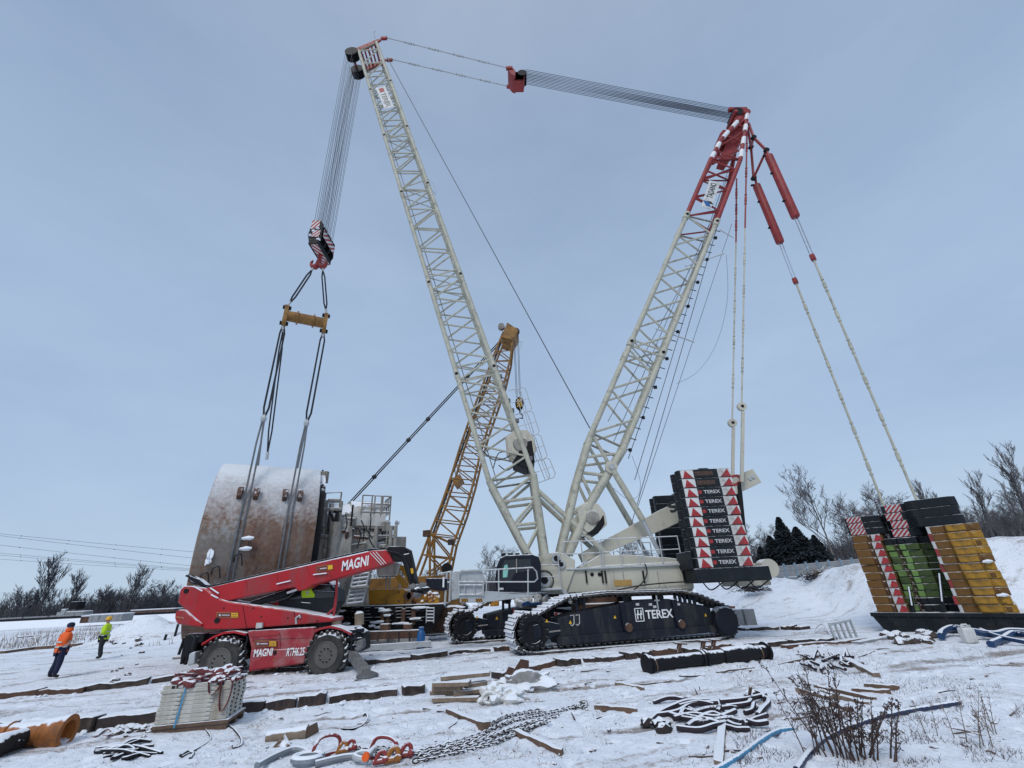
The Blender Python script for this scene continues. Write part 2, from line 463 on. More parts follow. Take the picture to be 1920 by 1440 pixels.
def graded(lo, hi, fine_lo, fine_hi, fine, g):
    xs = []; x = fine_lo
    while x < fine_hi: xs.append(x); x += fine
    st = fine
    while x < hi: xs.append(x); st *= g; x += st
    xs.append(hi)
    left = []; st = fine; x = fine_lo - st
    while x > lo: left.append(x); st *= g; x -= st
    left.append(lo)
    return left[::-1] + xs
gx = graded(-2500, 2500, -13, 15, .066, 1.045)
gy = graded(-400, 4000, 7.4, 20, .058, 1.035)
me = bpy.data.meshes.new('ground')
nx = len(gx)
me.from_pydata([(x, y, gzf(x, y) if (abs(x) < 80 and y < 110) else slope(x, y) - .4) for y in gy for x in gx], [],
               [(j * nx + i, j * nx + i + 1, (j + 1) * nx + i + 1, (j + 1) * nx + i) for j in range(len(gy) - 1) for i in range(nx - 1)])
me.polygons.foreach_set('use_smooth', [True] * len(me.polygons))
mud = me.attributes.new('mud', 'FLOAT', 'POINT')
mud.data.foreach_set('value', [rut(v.co.x, v.co.y) if (abs(v.co.x) < 40 and 5 < v.co.y < 40) else 0.0 for v in me.vertices])
m, nt, b, L = newmat('trodden snow')
tc = nt.nodes.new('ShaderNodeTexCoord').outputs['Object']
mpg = nd(nt, 'ShaderNodeMapping'); mpg.inputs['Rotation'].default_value = (0, 0, radians(-17)); L(tc, mpg.inputs['Vector']); tcr = mpg.outputs['Vector']
big = noise_tex(nt, tc, .22, 6, .62); mid = noise_tex(nt, tc, 1.7, 7, .68); fin = noise_tex(nt, tc, 9, 6, .7); lon = noise_tex(nt, tcr, .8, 7, .66, (.16, 1.3, 1)); spk = noise_tex(nt, tc, 24, 4, .75)
c = ramp(nt, fin, [(.3, (.70, .735, .80)), (.62, (.85, .885, .945))])
c = mix(nt, ramp(nt, math_(nt, 'MULTIPLY', mid, lon), [(.27, 0.0), (.42, .5)]), c, (.52, .51, .51))          # trodden, greyish snow
c = mix(nt, ramp(nt, math_(nt, 'ADD', math_(nt, 'MULTIPLY', lon, .72), math_(nt, 'MULTIPLY', fin, .34)), [(.575, 0.0), (.66, .85)]), c, (.27, .215, .18))   # muddy ruts
c = mix(nt, ramp(nt, math_(nt, 'ADD', math_(nt, 'MULTIPLY', big, .55), math_(nt, 'MULTIPLY', fin, .5)), [(.585, 0.0), (.66, .7)]), c, (.33, .27, .225))      # bare earth showing through
at_ = nt.nodes.new('ShaderNodeAttribute'); at_.attribute_name = 'mud'
c = mix(nt, ramp(nt, math_(nt, 'ADD', math_(nt, 'MULTIPLY', at_.outputs['Fac'], .8), math_(nt, 'MULTIPLY', math_(nt, 'SUBTRACT', fin, .5), .9)), [(.30, 0.0), (.62, .85)]), c, (.25, .205, .175))   # slush in the wheel ruts
c = mix(nt, ramp(nt, math_(nt, 'ADD', math_(nt, 'MULTIPLY', spk, .72), math_(nt, 'MULTIPLY', mid, .42)), [(.655, 0.0), (.69, .9)]), c, (.11, .085, .07))     # specks of dirt and straw
L(c, b.inputs['Base Color']); b.inputs['Roughness'].default_value = .75; b.inputs['Specular IOR Level'].default_value = .3
bn = nd(nt, 'ShaderNodeBump', Strength=.8, Distance=.06)
L(math_(nt, 'ADD', mid, math_(nt, 'MULTIPLY', fin, .6)), bn.inputs['Height']); L(bn.outputs['Normal'], b.inputs['Normal'])
me.materials.append(m)
go = bpy.data.objects.new('ground', me); COL.objects.link(go); go['kind'] = 'structure'

# far rise behind the wood, so that the snow does not end in a line
# ------------------------------------------------------------------ railway line at the left
mb = MB()
ra, rb = V((-125, 78, 0)), V((30, 86, 0))
dr = (rb - ra).normalized(); pr = V((-dr.y, dr.x, 0))
prof = [(-3.2, -.6), (-1.6, .75), (1.6, .75), (3.2, -.6)]
A = [ra + pr * a + V((0, 0, h)) for a, h in prof]; mb.prism(A, rb - ra)
o = mb.build('railway_embankment', M('snowy ballast', (.12, .11, .11), .9, var=.3, snow=1.0, snows=1.2)); o['kind'] = 'structure'
for k, off in enumerate((-.75, .75)):
    mb = MB(); mb.bar(ra + pr * off + V((0, 0, .92)), rb + pr * off + V((0, 0, .92)), .16, .34)
    solo(mb, 'rail', MT['black'], 'dark steel rail along the snowy embankment at left', 'rail', 'rails of the railway line')
# long low concrete barrier beside the line
root = thing('barrier_wall', (-60, 88, -.3), 'long low grey concrete wall behind the railway line at left', 'wall')
for i in range(26):
    p = V((-118 + i * 4.4, 85.0 + i * .22, 0)); MB().box(p + V((0, 0, .6)), (4.3, .2, 1.2)).build('panel', MT['concrete'], root)

# ------------------------------------------------------------------ bare trees
def bare_tree(seed, height, spread, mats, rootname, label, cat, group, levels=4, trunk=.035, lean=.0, upright=.55, nb=5, minr=.008, clear=.2):
    rnd = random.Random(seed)
    tr, cr = MB(), MB()
    def grow(p, d, ln, r, lev):
        n = 4 if lev < 2 else 3
        pts = [p]; rs = [r]; dd = d.copy()
        for i in range(n):
            j = .16 if lev == 0 else .28
            dd = (dd + V((rnd.uniform(-j, j), rnd.uniform(-j, j), rnd.uniform(-.05, .12)))).normalized()
            pts.append(pts[-1] + dd * ln / n); rs.append(max(minr, r * (1 - .72 * (i + 1) / n)))
        (tr if lev == 0 else cr).path(pts, rs, 6 if lev == 0 else 3, cap=False)
        if lev >= levels: return
        cnt = nb + (5 if lev == 0 else 0)
        for k in range(cnt):
            t = (clear if lev == 0 else .15) + (1 - (clear if lev == 0 else .15)) * (k + rnd.random()) / cnt
            q = min(n - 1, int(t * n)); pt = pts[q].lerp(pts[q + 1], t * n - q)
            a = rnd.uniform(0, 2 * pi); side = V((cos(a), sin(a), 0))
            nd_ = (dd * upright + side * spread * rnd.uniform(.6, 1.1) + V((0, 0, .25))).normalized()
            grow(pt, nd_, ln * rnd.uniform(.40, .62) * (1.15 - .45 * t if lev == 0 else 1), max(minr, r * .42), lev + 1)
    grow(V((0, 0, -.3)), V((lean, 0, 1)).normalized(), height * .80, height * trunk * .5, 0)
    root = thing(rootname, (0, 0, 0), label, cat, group)
    tr.build('trunk', mats[0], root); cr.build('crown', mats[1], root, smooth=False)
    return root

LT = 'bare dark tree in the wood behind the railway line at left'
kinds = [bare_tree(11 + k, 10, sp, (MT['bark'], MT['barkfar']), 'bare_tree', LT, 'tree', 'bare trees behind the railway', 4, up, 0.05, uu, nb, .022, cl)
         for k, (sp, up, uu, nb, cl) in enumerate(((.75, .04, .55, 5, .15), (.95, .045, .4, 5, .1), (.35, .03, 1.0, 5, .2), (.6, .035, .7, 5, .1)))]
rnd = random.Random(3)
used = set()
for i in range(72):
    x = -124 + i * 1.5 + rnd.uniform(-.9, .9); y = 98 + rnd.uniform(-4, 12)
    k = rnd.choice((0, 1, 1, 3, 0, 3)) ; hs = rnd.uniform(.42, .72)
    if i in (19, 20, 31, 42, 43, 52, 60): k = 2; hs = rnd.uniform(.85, 1.15)
    root = kinds[k]
    if k not in used: used.add(k); root.location = (x, y, -.6); root.scale = (hs, hs, hs); continue
    dup(root, (x, y, -.6), rnd.uniform(0, 6), scale=(hs, hs, hs))
# dense undergrowth of the wood: one mass
mb = MB()
for i in range(9000):
    x = rnd.uniform(-135, 10); y = rnd.uniform(97, 112); h = rnd.uniform(1.5, 5.4) * (.75 + .5 * mnoise.noise(V((x * .09, 0, 5))) + .2)
    p = V((x, y, -.5)); t = V((rnd.uniform(-.5, .5), rnd.uniform(-.3, .3), 1)).normalized()
    q = p + t * h
    mb.add([p + V((-.10, 0, 0)), p + V((.10, 0, 0)), q + V((.02, 0, 0)), q - V((.02, 0, 0))], [(0, 1, 2, 3)])
    for k in range(4):
        s = p.lerp(q, rnd.uniform(.3, .95)); e = s + V((rnd.uniform(-.9, .9), rnd.uniform(-.3, .3), rnd.uniform(.2, 1.0)))
        mb.add([s + V((-.045, 0, 0)), s + V((.045, 0, 0)), e], [(0, 1, 2)])
o = mb.build('undergrowth', MT['barkfar'], smooth=False); o['kind'] = 'stuff'; o['label'] = 'dark leafless undergrowth of the wood behind the railway'; o['category'] = 'undergrowth'

# trees at the right
RT = 'bare grey tree in the row behind the snow heap at right'
def place(root, px, py, Y, sc, rot=0, label=None):
    p = at(px, py, Y)
    if not root.get('_used'):
        root['_used'] = 1; root.location = p; root.scale = (sc,) * 3; root.rotation_euler = (0, 0, rot)
        if label: root['label'] = label
        return root
    r = dup(root, p, rot, label, scale=(sc,) * 3); return r
birch = bare_tree(31, 10, .62, (MT['birch'], MT['birchtwig']), 'birch_tree', 'tall bare birch with pale trunk behind the concrete fence', 'tree', None, 5, .028, -.06, .55, 4, .011, .25)
place(birch, 1572, 1062, 52, .93)
rt = [bare_tree(41 + k, 10, sp, (MT['birchtwig'], MT['birchtwig']), 'bare_tree', RT, 'tree', 'bare trees behind the right snow heap', 4, .03, ln, uu, 5, .018, .12)  # trunks share the pale twig tone, distance haze put into the colour
      for k, (sp, uu, ln) in enumerate(((.8, .5, 0), (.3, 1.1, -.22), (1.0, .4, 0)))]
for px, py, Y, k, sc in ((1425, 1088, 60, 2, .5), (1452, 1085, 58, 0, .55), (1415, 1090, 66, 0, .75), (1470, 1085, 62, 2, .55), (1630, 1060, 60, 0, .78), (1600, 1065, 66, 2, .80), (1660, 1050, 64, 2, .75), (1690, 1045, 62, 0, .85), (1720, 1040, 60, 2, .8), (1655, 1056, 56, 0, .62),
                         (1768, 1016, 48, 1, 0.52), (1790, 1015, 50, 1, 0.43), (1835, 1012, 50, 0, 0.31), (1862, 1008, 48, 1, 0.55), (1884, 1008, 48, 2, 0.30), (1905, 1008, 46, 2, 0.34), (1942, 1006, 42, 1, 0.68), (1960, 1005, 44, 2, 0.46), (1820, 1012, 48, 2, 0.27), (1892, 1010, 46, 0, 0.25), (1845, 1010, 46, 2, 0.28), (1918, 1008, 44, 0, 0.37), (1875, 1008, 44, 2, 0.24)):
    place(rt[k], px, py, Y, sc, random.uniform(0, .6) if k == 1 else random.uniform(0, 6))
for px, py, Y, k, sc in ((915, 1112, 90, 0, .75), (960, 1108, 95, 2, .85), (1180, 1098, 90, 0, .7), (1225, 1096, 84, 2, .6), (1195, 1098, 100, 0, .8), (700, 1118, 75, 2, .6), (722, 1118, 80, 0, .65), (745, 1118, 78, 2, .6)):
    place(rt[k], px, py, Y, sc, random.uniform(0, 6), 'bare twiggy tree far behind the crane body')
# dark conifers
def conifer(seed, h, r):
    rd = random.Random(seed); tr, cr = MB(), MB()
    tr.path([V((0, 0, -.4)), V((0, 0, h * .5)), V((0, 0, h))], [.13, .08, .02], 6)
    for i in range(2600):
        t = rd.random() ** .8; z = h * (.06 + .94 * t); rr = r * (1 - t) ** .8 * rd.uniform(.3, 1.1) * (1 + .12 * sin(z * 5 + 2 * sin(a_ := rd.uniform(0, 6.28)))) + .05
        a = a_; d = V((cos(a), sin(a), 0)); p = d * rr * .45 + V((0, 0, z)); q = d * rr + V((0, 0, z - .25 * rr))
        sd_ = V((-d.y, d.x, 0)) * rd.uniform(.05, .13)
        cr.add([p - sd_ * .5, q - sd_ + V((0, 0, rd.uniform(-.15, .1))), q + d * .15, q + sd_ + V((0, 0, rd.uniform(-.15, .1))), p + sd_ * .5], [(0, 1, 2, 3, 4)])
    root = thing('conifer_tree', (0, 0, 0), '', 'tree', 'dark conifers before the birch')
    tr.build('trunk', MT['bark'], root); cr.build('crown', MT['needles'], root, smooth=False)
    return root
cf = [conifer(5, 5.4, 1.7), conifer(6, 4.3, 1.9)]
for px, py, Y, k, sc, lab in ((1488, 1072, 49, 0, 1.0, 'tallest dark conifer left of the pale birch trunk'), (1462, 1078, 50, 1, .9, 'short dark conifer at the left end of the conifer clump'),
                              (1516, 1072, 48, 1, 1.0, 'broad dark conifer close to the left of the birch trunk'), (1440, 1084, 52, 1, .75, 'small dark conifer nearest the crane counterweights'), (1545, 1068, 50, 1, .8, 'low dark conifer just beside the birch trunk')):
    r = place(cf[k], px, py, Y, sc, random.uniform(0, 6)); r['label'] = lab
# dense shrubs under the right-hand trees
mb = MB()
for i in range(5200):
    px = random.uniform(1395, 1960); p = at(px, 1090 - (px - 1400) * .16, random.uniform(52, 58)); h = random.uniform(.8, 3.4) * (1 + .5 * mnoise.noise(V((px * .02, 0, 3))))
    q = p + V((random.uniform(-.6, .6), 0, 1)) * h
    mb.add([p + V((-.06, 0, 0)), p + V((.06, 0, 0)), q], [(0, 1, 2)])
    for k in range(3):
        s = p.lerp(q, random.uniform(.3, .95)); e = s + V((random.uniform(-.5, .5), random.uniform(-.3, .3), random.uniform(.1, .6)))
        mb.add([s + V((-.03, 0, 0)), s + V((.03, 0, 0)), e], [(0, 1, 2)])
o = mb.build('undergrowth', M('hazy shrub twigs', (.088, .083, .092), .95, var=.25, vs=.5), smooth=False); o['kind'] = 'stuff'; o['label'] = 'dark leafless shrubs behind the concrete fence'; o['category'] = 'undergrowth'

# concrete panel fence at right
fa, fb = at(1395, 1092, 46), at(1625, 1066, 43)
fa.z -= 1.05; fb.z -= 1.35
root = thing('panel_fence', (fa + fb) / 2 - V((0, 0, .4)), 'grey concrete panel fence at the foot of the birch, right of the crane', 'fence')
fd = (fb - fa); n = 11
for i in range(n):
    a = fa + fd * (i / n); b2 = fa + fd * ((i + .97) / n)
    for k in range(4): MB().bar(a + V((0, 0, .45 + k * .5)), b2 + V((0, 0, .45 + k * .5)), .08, .47).build('panel', MT['concrete'], root, bevel=.02)
    MB().box(a + V((0, -.02, 1.1)), (.14, .16, 2.5)).build('post', M('pale blue post', (.22, .30, .36), .8) if i == 0 else bpy.data.materials['pale blue post'], root)

# overhead wires at left
for i, (y0, y1, yy) in enumerate(((1000, 1034, 70), (1003, 1046, 70), (1021, 1061, 74), (1037, 1066, 78), (1041, 1068, 80), (1049, 1070, 82))):
    sl = (y1 - y0) / 356
    a = at(-420, y0 - 420 * sl * .85 - 12, yy); c = at(640, y0 + 640 * sl * .92, yy + 12)
    pts = [a.lerp(c, t / 24) - V((0, 0, 4 * .55 * (t / 24) * (1 - t / 24))) for t in range(25)]
    mb = MB(); mb.path(pts, .028, 4)
    for t in range(2, 24, 2): mb.blob(pts[t], (.07, .07, .09), t, 0, 1)
    solo(mb, 'overhead_wire', MT['blackclean'], ('topmost', 'second from the top', 'third from the top', 'fourth from the top', 'second lowest', 'lowest')[i] + ' dark overhead wire sagging across the sky above the left wood', 'wire', 'overhead wires at left')

# small things along the railway
def boxthing(name, p, d, mat, label, cat, lid=None):
    r = thing(name, p, label, cat)
    MB().box(V(p) + V((0, 0, d[2] / 2)), d).build('body', mat, r, bevel=.05)
    MB().box(V(p) + V((0, 0, d[2] + .06)), (d[0] * 1.02, d[1] * 1.02, .12)).build('lid', lid or MT['snowlump'], r, bevel=.04)
    for k in range(5): MB().box(V(p) + V((d[0] * (k - 2) / 5, -d[1] / 2 - .02, d[2] / 2)), (.1, .06, d[2] * .9)).build('rib', mat, r)
    return r
p = at(209, 1158, 74); p.z = .2; boxthing('container', p, (5.0, 2.2, 1.0), MT['concrete'], 'grey ribbed container beyond the railway line', 'container')
p = at(174, 1160, 74); p.z = .2; boxthing('skip', p, (2.0, 2, .9), MT['rust'], 'small rust red skip left of the grey container', 'skip')
p = at(296, 1143, 88); p.z = .3; boxthing('goods_wagon', p, (8, 2.4, 1.1), MT['rust'], 'rusty low goods wagon before the far wood at left', 'wagon')
p = at(135, 1160, 90); p.z = .1
r = thing('lorry', p, 'small lorry with white cab parked beyond the railway line', 'lorry')
MB().box(p + V((-1.6, 0, 1.3)), (1.5, 2, 1.6)).build('cab', MT['grey'], r, bevel=.15); MB().box(p + V((1, 0, 1.1)), (3.6, 2, 1.1)).build('load_bed', MT['concrete'], r, bevel=.2)
MB().box(p + V((-2.0, -1.01, 1.9)), (.7, .05, .6)).build('window', MT['glass'], r); MB().box(p + V((.2, 0, 2.6)), (1.6, 1.6, 1.3)).build('crane_unit', MT['black'], r, bevel=.1)
for dx in (-1.6, 1.6):
    for dy in (-1, 1): MB().lathe([(.5, -.15), (.5, .15)], p + V((dx, dy * .95, .5)), (0, 1, 0), 14).build('wheel', MT['tyre'], r)

# ================================================================== the big crawler crane
YC = 24.6
crane = thing('crawler_crane', (4.0, YC, 0), 'huge cream lattice boom crawler crane with red mast top lifting the rusty shield', 'crane')
WN = YC - .95                                   # near lattice face
def cn(px, py, Y=WN): return at(px, py, Y)
def mir(p, w=None):                              # same point on the far lattice face
    return V((p.x, 2 * YC - p.y, p.z))

def lattice(front, back, panels, mat, name, parent, rc=.15, rl=.07, joints=(), stag=0.0):
    """four chords through the near-face points given, with zigzag lacing on all four faces; one mesh"""
    mb = MB()
    ff, bb = [mir(p) for p in front], [mir(p) for p in back]
    for ch in (front, back, ff, bb): mb.path(ch, rc, 10)
    def pt(ch, t):
        k = t * (len(ch) - 1); i = min(len(ch) - 2, int(k)); return ch[i].lerp(ch[i + 1], k - i)
    N = panels; cl = lambda t: max(0.0, min(1.0, t))
    for i in range(N + 1):
        t = i / N
        for f, b in ((front, back), (ff, bb)):
            o_ = stag if f is front else stag
            for e in (-.5, .5):
                tb_ = cl((i + e + o_) / N)
                mb.tube(pt(f, t), pt(b, tb_), rl, 6)
        for n, f in ((front, ff), (back, bb)):
            if i < N:
                mb.tube(pt(n, t), pt(f, t + .5 / N), rl * .62, 6); mb.tube(pt(f, t + .5 / N), pt(n, t + 1 / N), rl * .62, 6)
    for t in joints:
        for e in (-.012, .012):
            k = cl(t + e); mb.tube(pt(front, k), pt(back, k), rl * .9, 6); mb.tube(pt(ff, k), pt(bb, k), rl * .9, 6); mb.tube(pt(front, k), pt(ff, k), rl * .7, 6); mb.tube(pt(back, k), pt(bb, k), rl * .7, 6)
            mb.tube(pt(front, k), pt(bb, k), rl * .6, 6)
    for f, b in ((front, back), (ff, bb)): mb.tube(f[-1], b[-1], rl, 6); mb.tube(f[0], b[0], rl, 6)
    return mb.build(name, mat, parent)

def resample(pts, n):
    d = [0]
    for a, b in zip(pts, pts[1:]): d.append(d[-1] + (b - a).length)
    out = []; j = 0
    for i in range(n + 1):
        s = d[-1] * i / n
        while j < len(pts) - 2 and s > d[j + 1]: j += 1
        out.append(pts[j].lerp(pts[j + 1], min(1, (s - d[j]) / max(1e-6, d[j + 1] - d[j]))))
    return out

# ---- main boom
bf = [cn(917, 902), cn(868, 750), cn(815, 580), cn(756, 400), cn(724, 287), cn(673, 96)]
bb_ = [cn(1000, 890), cn(945, 735), cn(892, 580), cn(827, 400), cn(778, 272), cn(706, 80)]
# straighten along the line knee -> tip
def straight(pts):
    a, b = pts[0], pts[-1]; n = len(pts)
    return [a.lerp(b, i / (n - 1)) for i in range(n)]
bF, bB = straight(bf), straight(bb_)
boom = lattice(bF, bB, 20, MT['boomgrey'], 'main_boom', crane, .150, .060, joints=(.16, .33, .54, .70, .85))
# joint pins between boom sections
for t in (.16, .33, .54, .70, .85):
    for ch in (bF, bB):
        for p in (ch[0].lerp(ch[-1], t),):
            MB().lathe([(.08, -.20), (.10, -.18), (.10, .18), (.08, .20)], p, (0, 1, 0), 12).build('pin', MT['black'], boom)
            d = (bF[-1] - bF[0]).normalized()
            MB().path([p - d * .35, p - d * .3, p + d * .3, p + d * .35], [.15, .175, .175, .15], 10).build('lug', MT['boomgrey'], boom)
            q = mir(p); MB().path([q - d * .35, q - d * .3, q + d * .3, q + d * .35], [.15, .175, .175, .15], 10).build('lug', MT['boomgrey'], boom)
# boom foot section: two legs that taper to the pivots
fl = [cn(917, 902), cn(990, 1040)]; bl = [cn(1000, 890), cn(1022, 1040)]
mb = MB()
for s in (0, 1):
    g_ = (lambda p: mir(p)) if s else (lambda p: p)
    A, B = [g_(p) for p in fl], [g_(p) for p in bl]
    mb.path(A, .19, 10); mb.path(B, .21, 10)
    for t0, t1 in ((0, .30), (.30, .30), (.30, .62), (.62, .62), (.62, .95)):
        if t0 == t1: mb.tube(A[0].lerp(A[1], t0), B[0].lerp(B[1], t1), .085, 6)
        else: mb.tube(B[0].lerp(B[1], t0), A[0].lerp(A[1], t1), .085, 6)
    foot = A[1].lerp(B[1], .5)
    mb.bar(A[1] - V((.05, 0, -.1)), foot - V((-.05, 0, .55)), .45, .3); mb.bar(B[1], foot - V((0, 0, .55)), .42, .3)
for ch in (fl, bl):
    for t in (0, .3, .62): p = ch[0].lerp(ch[1], t); mb.tube(p, mir(p), .09, 6)
    mb.tube(ch[0], mir(ch[0].lerp(ch[1], .3)), .07, 6); mb.tube(ch[0].lerp(ch[1], .3), mir(ch[0].lerp(ch[1], .62)), .07, 6)
mb.build('boom_foot', MT['boomgrey'], crane)
# walkway plank seen along the front chord
dF = (bF[-1] - bF[0]).normalized()
mb = MB(); mb.bar(bF[0] + V((.42, .35, 0)), bF[-1] + V((.3, .35, 0)), .28, .05, up=(1, 0, .2)); mb.build('cable_tray', M('dark grey tray', (.16, .155, .14), .7), boom)  # tray in a plain dark grey
# diagonal struts from the boom knee to the mast foot
mb = MB(); p, q = cn(1003, 915), cn(1150, 1050); mb.tube(p, q, .13, 8); mb.tube(mir(p), mir(q), .13, 8)
mb.tube(p.lerp(q, .25), q.lerp(p, .15) + V((0, .3, 0)), .08, 8)
mb.build('boom_stop', MT['boomgrey'], crane)
# boom sign
S0 = cn(713, 163, WN - .2); S1 = cn(730, 202, WN - .2)
ux = (S1 - S0).normalized(); uy = V((-ux.z, 0, ux.x)); uy = uy if uy.x > 0 else -uy
c = (S0 + S1) / 2; hl = (S1 - S0).length / 2
pl = MB(); pl.prism([c - ux * hl - uy * .42, c + ux * hl - uy * .42, c + ux * hl + uy * .42, c - ux * hl + uy * .42], (0, .03, 0)); pl.build('name_board', MT['white'], boom)
text('TEREX', .40, c - ux * (hl * .40) - uy * .20, ux, uy, MT['darklett'], boom, bold=.03, width=hl * 1.3)
MB().prism([c - ux * (hl * .85) - uy * .2, c - ux * (hl * .5) - uy * .2, c - ux * (hl * .5) + uy * .2, c - ux * (hl * .85) + uy * .2], (0, -.012, 0)).build('emblem', MT['warnred'], boom)

# ---- boom head
hf, hb = bF[-1], bB[-1]
mb = MB()
up = (bF[-1] - bF[0]).normalized(); fw = (hf - hb).normalized()
for s in (0, 1):
    g_ = mir if s else (lambda p: p)
    A = hf + up * .0; B = hb
    mb.prism([g_(p) for p in (A, A + up * .2 + fw * .85, A + up * .55 + fw * .95, A + up * .75 + fw * .3, B + up * .55, B + up * .4 - fw * .5, B + up * .15 - fw * .55, B)], (0, .16 if s == 0 else -.16, 0))
for k in (.1, .5, .9):
    p = hf.lerp(hb, k) + up * .35; mb.tube(p, mir(p), .10, 8)
p = hf + up * .42 + fw * .75; mb.tube(p, mir(p), .12, 8)
for k in range(4):
    a = hf.lerp(hb, .1 + .2 * k) + up * .25; mb.tube(a, mir(a) + up * .5, .09, 6)
head = mb.build('boom_head', MT['red'], boom, bevel=.03)
SHN, SHF = [], []
for s in (0, 1):
    for k in range(4):
        p = hf + up * .30 + fw * .75; p = V((p.x, YC + (-1 if s == 0 else 1) * (1.05 - k * .19), p.z))
        MB().lathe([(.2, -.07), (.60, -.07), (.60, -.05), (.52, -.01), (.52, .01), (.60, .05), (.60, .07), (.2, .07)], p, (0, 1, 0), 24).build('sheave', MT['black'], boom)
        (SHF if s else SHN).append(p)
MB().path([hb + up * .9, hb + up * 1.7, hb + up * 1.75 + V((.15, 0, .3))], .05, 6).build('aerial', MT['grey'], boom)
for p in (hb + up * .1 - fw * .9, mir(hb + up * .1 - fw * .9)):
    MB().box(p, (.6, .25, .32)).build('pendant_lug', MT['red'], boom, bevel=.05)
MB().path([hb + V((.1, .3, 0)), hb + V((.35, .9, -.9)), mir(hb) + V((.25, -.6, -1.2)), mir(hb)], .09, 6).build('cross_tie', MT['red'], boom)

# ---- hook block and hoist ropes
HB = cn(604, 452, YC)
for k in range(12):
    y = -1.12 + 2.24 * k / 11 + (.03 if k % 3 else -.03); p = SHN[0]
    for e in (-1, 1): MB().tube(V((p.x - .15 + e * .32, YC + y, p.z - .25)), V((HB.x + e * .20, YC + y * .98, HB.z + .6)), .015, 5).build('hoist_rope', MT['darkrope'], crane)
blk = thing('hook_block', HB, 'striped hook block with red double hook hanging on many ropes from the boom head', 'hook block')
mb = MB()
for y in (-1.05, -.35, .35, 1.05):
    mb.prism([HB + V((x, y - .05, z)) for x, z in ((-.55, 1.1), (.3, 1.25), (.75, .7), (.8, -.9), (.4, -1.5), (-.5, -1.5), (-.85, -.5))], (0, .1, 0))
mb.box(HB + V((0, 0, -1.35)), (1.1, 2.3, .5)); mb.tube(HB + V((0, -1.15, .1)), HB + V((0, 1.15, .1)), .2, 10)
mb.build('side_plates', MT['black'], blk, bevel=.04)
for y in (-.62, 0, .62):
    MB().lathe([(.3, -.12), (.86, -.12), (.8, 0), (.86, .12), (.3, .12)], HB + V((0, y, .1)), (0, 1, 0), 24).build('sheave', MT['black'], blk)
# striped guard plates
def stripes(c, x, y, w, h, n, parent, nrm, base=MT['white'], st=MT['warnred'], name='warning_panel'):
    """a white plate with slanted red stripes, centre c, plane x,y"""
    c, x, y, nrm = V(c), V(x).normalized(), V(y).normalized(), V(nrm).normalized()
    P = MB(); P.prism([c + x * a * w / 2 + y * b * h / 2 for a, b in ((-1, -1), (1, -1), (1, 1), (-1, 1))], nrm * .02); pan = P.build(name, base, parent)
    R_ = MB(); step = (w + h) / n
    for i in range(n):
        a0 = -w / 2 - h + i * step * 1.0 + step * .25; a1 = a0 + step * .5
        poly = []
        for (u0, v0) in ((a0, -h / 2), (a1, -h / 2), (a1 + h, h / 2), (a0 + h, h / 2)): poly.append((u0, v0))
        # clip to plate in u
        def clip(pl, s, lim):
            out = []
            for j in range(len(pl)):
                p, q = pl[j], pl[(j + 1) % len(pl)]
                ip, iq = s * p[0] <= lim, s * q[0] <= lim
                if ip: out.append(p)
                if ip != iq:
                    t = (s * lim - p[0]) / (q[0] - p[0]); out.append((s * lim, p[1] + (q[1] - p[1]) * t))
            return out
        poly = clip(clip(poly, 1, w / 2), -1, w / 2)
        if len(poly) > 2: R_.add([c + x * u + y * v + nrm * .026 for u, v in poly], [tuple(range(len(poly)))])
    if R_.v: R_.build('warning_stripe', st, pan if pan.parent == parent and parent.parent is None else parent, smooth=False)
    return pan
ds = V((.55, 0, -.83)).normalized()
stripes(HB + V((-.10, -1.13, .62)), (1, 0, 0), (0, 0, 1), .95, 1.0, 4, blk, (0, -1, 0))
stripes(HB + V((.15, -1.13, -.45)), (1, 0, -.15), (.15, 0, 1), .85, .75, 4, blk, (0, -1, 0))
stripes(HB + V((.10, 0, -1.63)), (0, 1, 0), (1, 0, 0), 2.2, .8, 6, blk, (0, 0, -1))
stripes(HB + V((.86, 0, -.2)), (0, 1, 0), (.0, 0, 1), 1.9, .8, 6, blk, (1, 0, 0))
for k, (dx, dz) in enumerate(((-.2, -.1), (.2, .15), (-.5, -.6), (.5, -1.1))):
    MB().blob(HB + V((dx, -1.10, dz)), (.24, .12, .10), k, .4, 2).build('snow_clump', MT['snowlump'], blk)
mb = MB(); hk = HB + V((.1, 0, -2.0))
mb.tube(HB + V((.1, 0, -1.4)), hk + V((0, 0, -.3)), .2, 10)
for e in (-1, 1):
    pts = [hk + V((0, 0, -.2))] + [hk + V((e * .48, 0, -.55)) + V((e * sin(a), 0, -cos(a))) * .42 for a in (-.9, -.3, .4, 1.1, 1.8, 2.5)]
    mb.path(pts, [.2, .24, .24, .21, .17, .13, .06], 10)
mb.build('double_hook', MT['shackle'], blk)
BS = V((.62, 1.0, .82)); blk.scale = BS; hk = HB + V(((hk - HB).x * BS.x, 0, (hk - HB).z * BS.z))

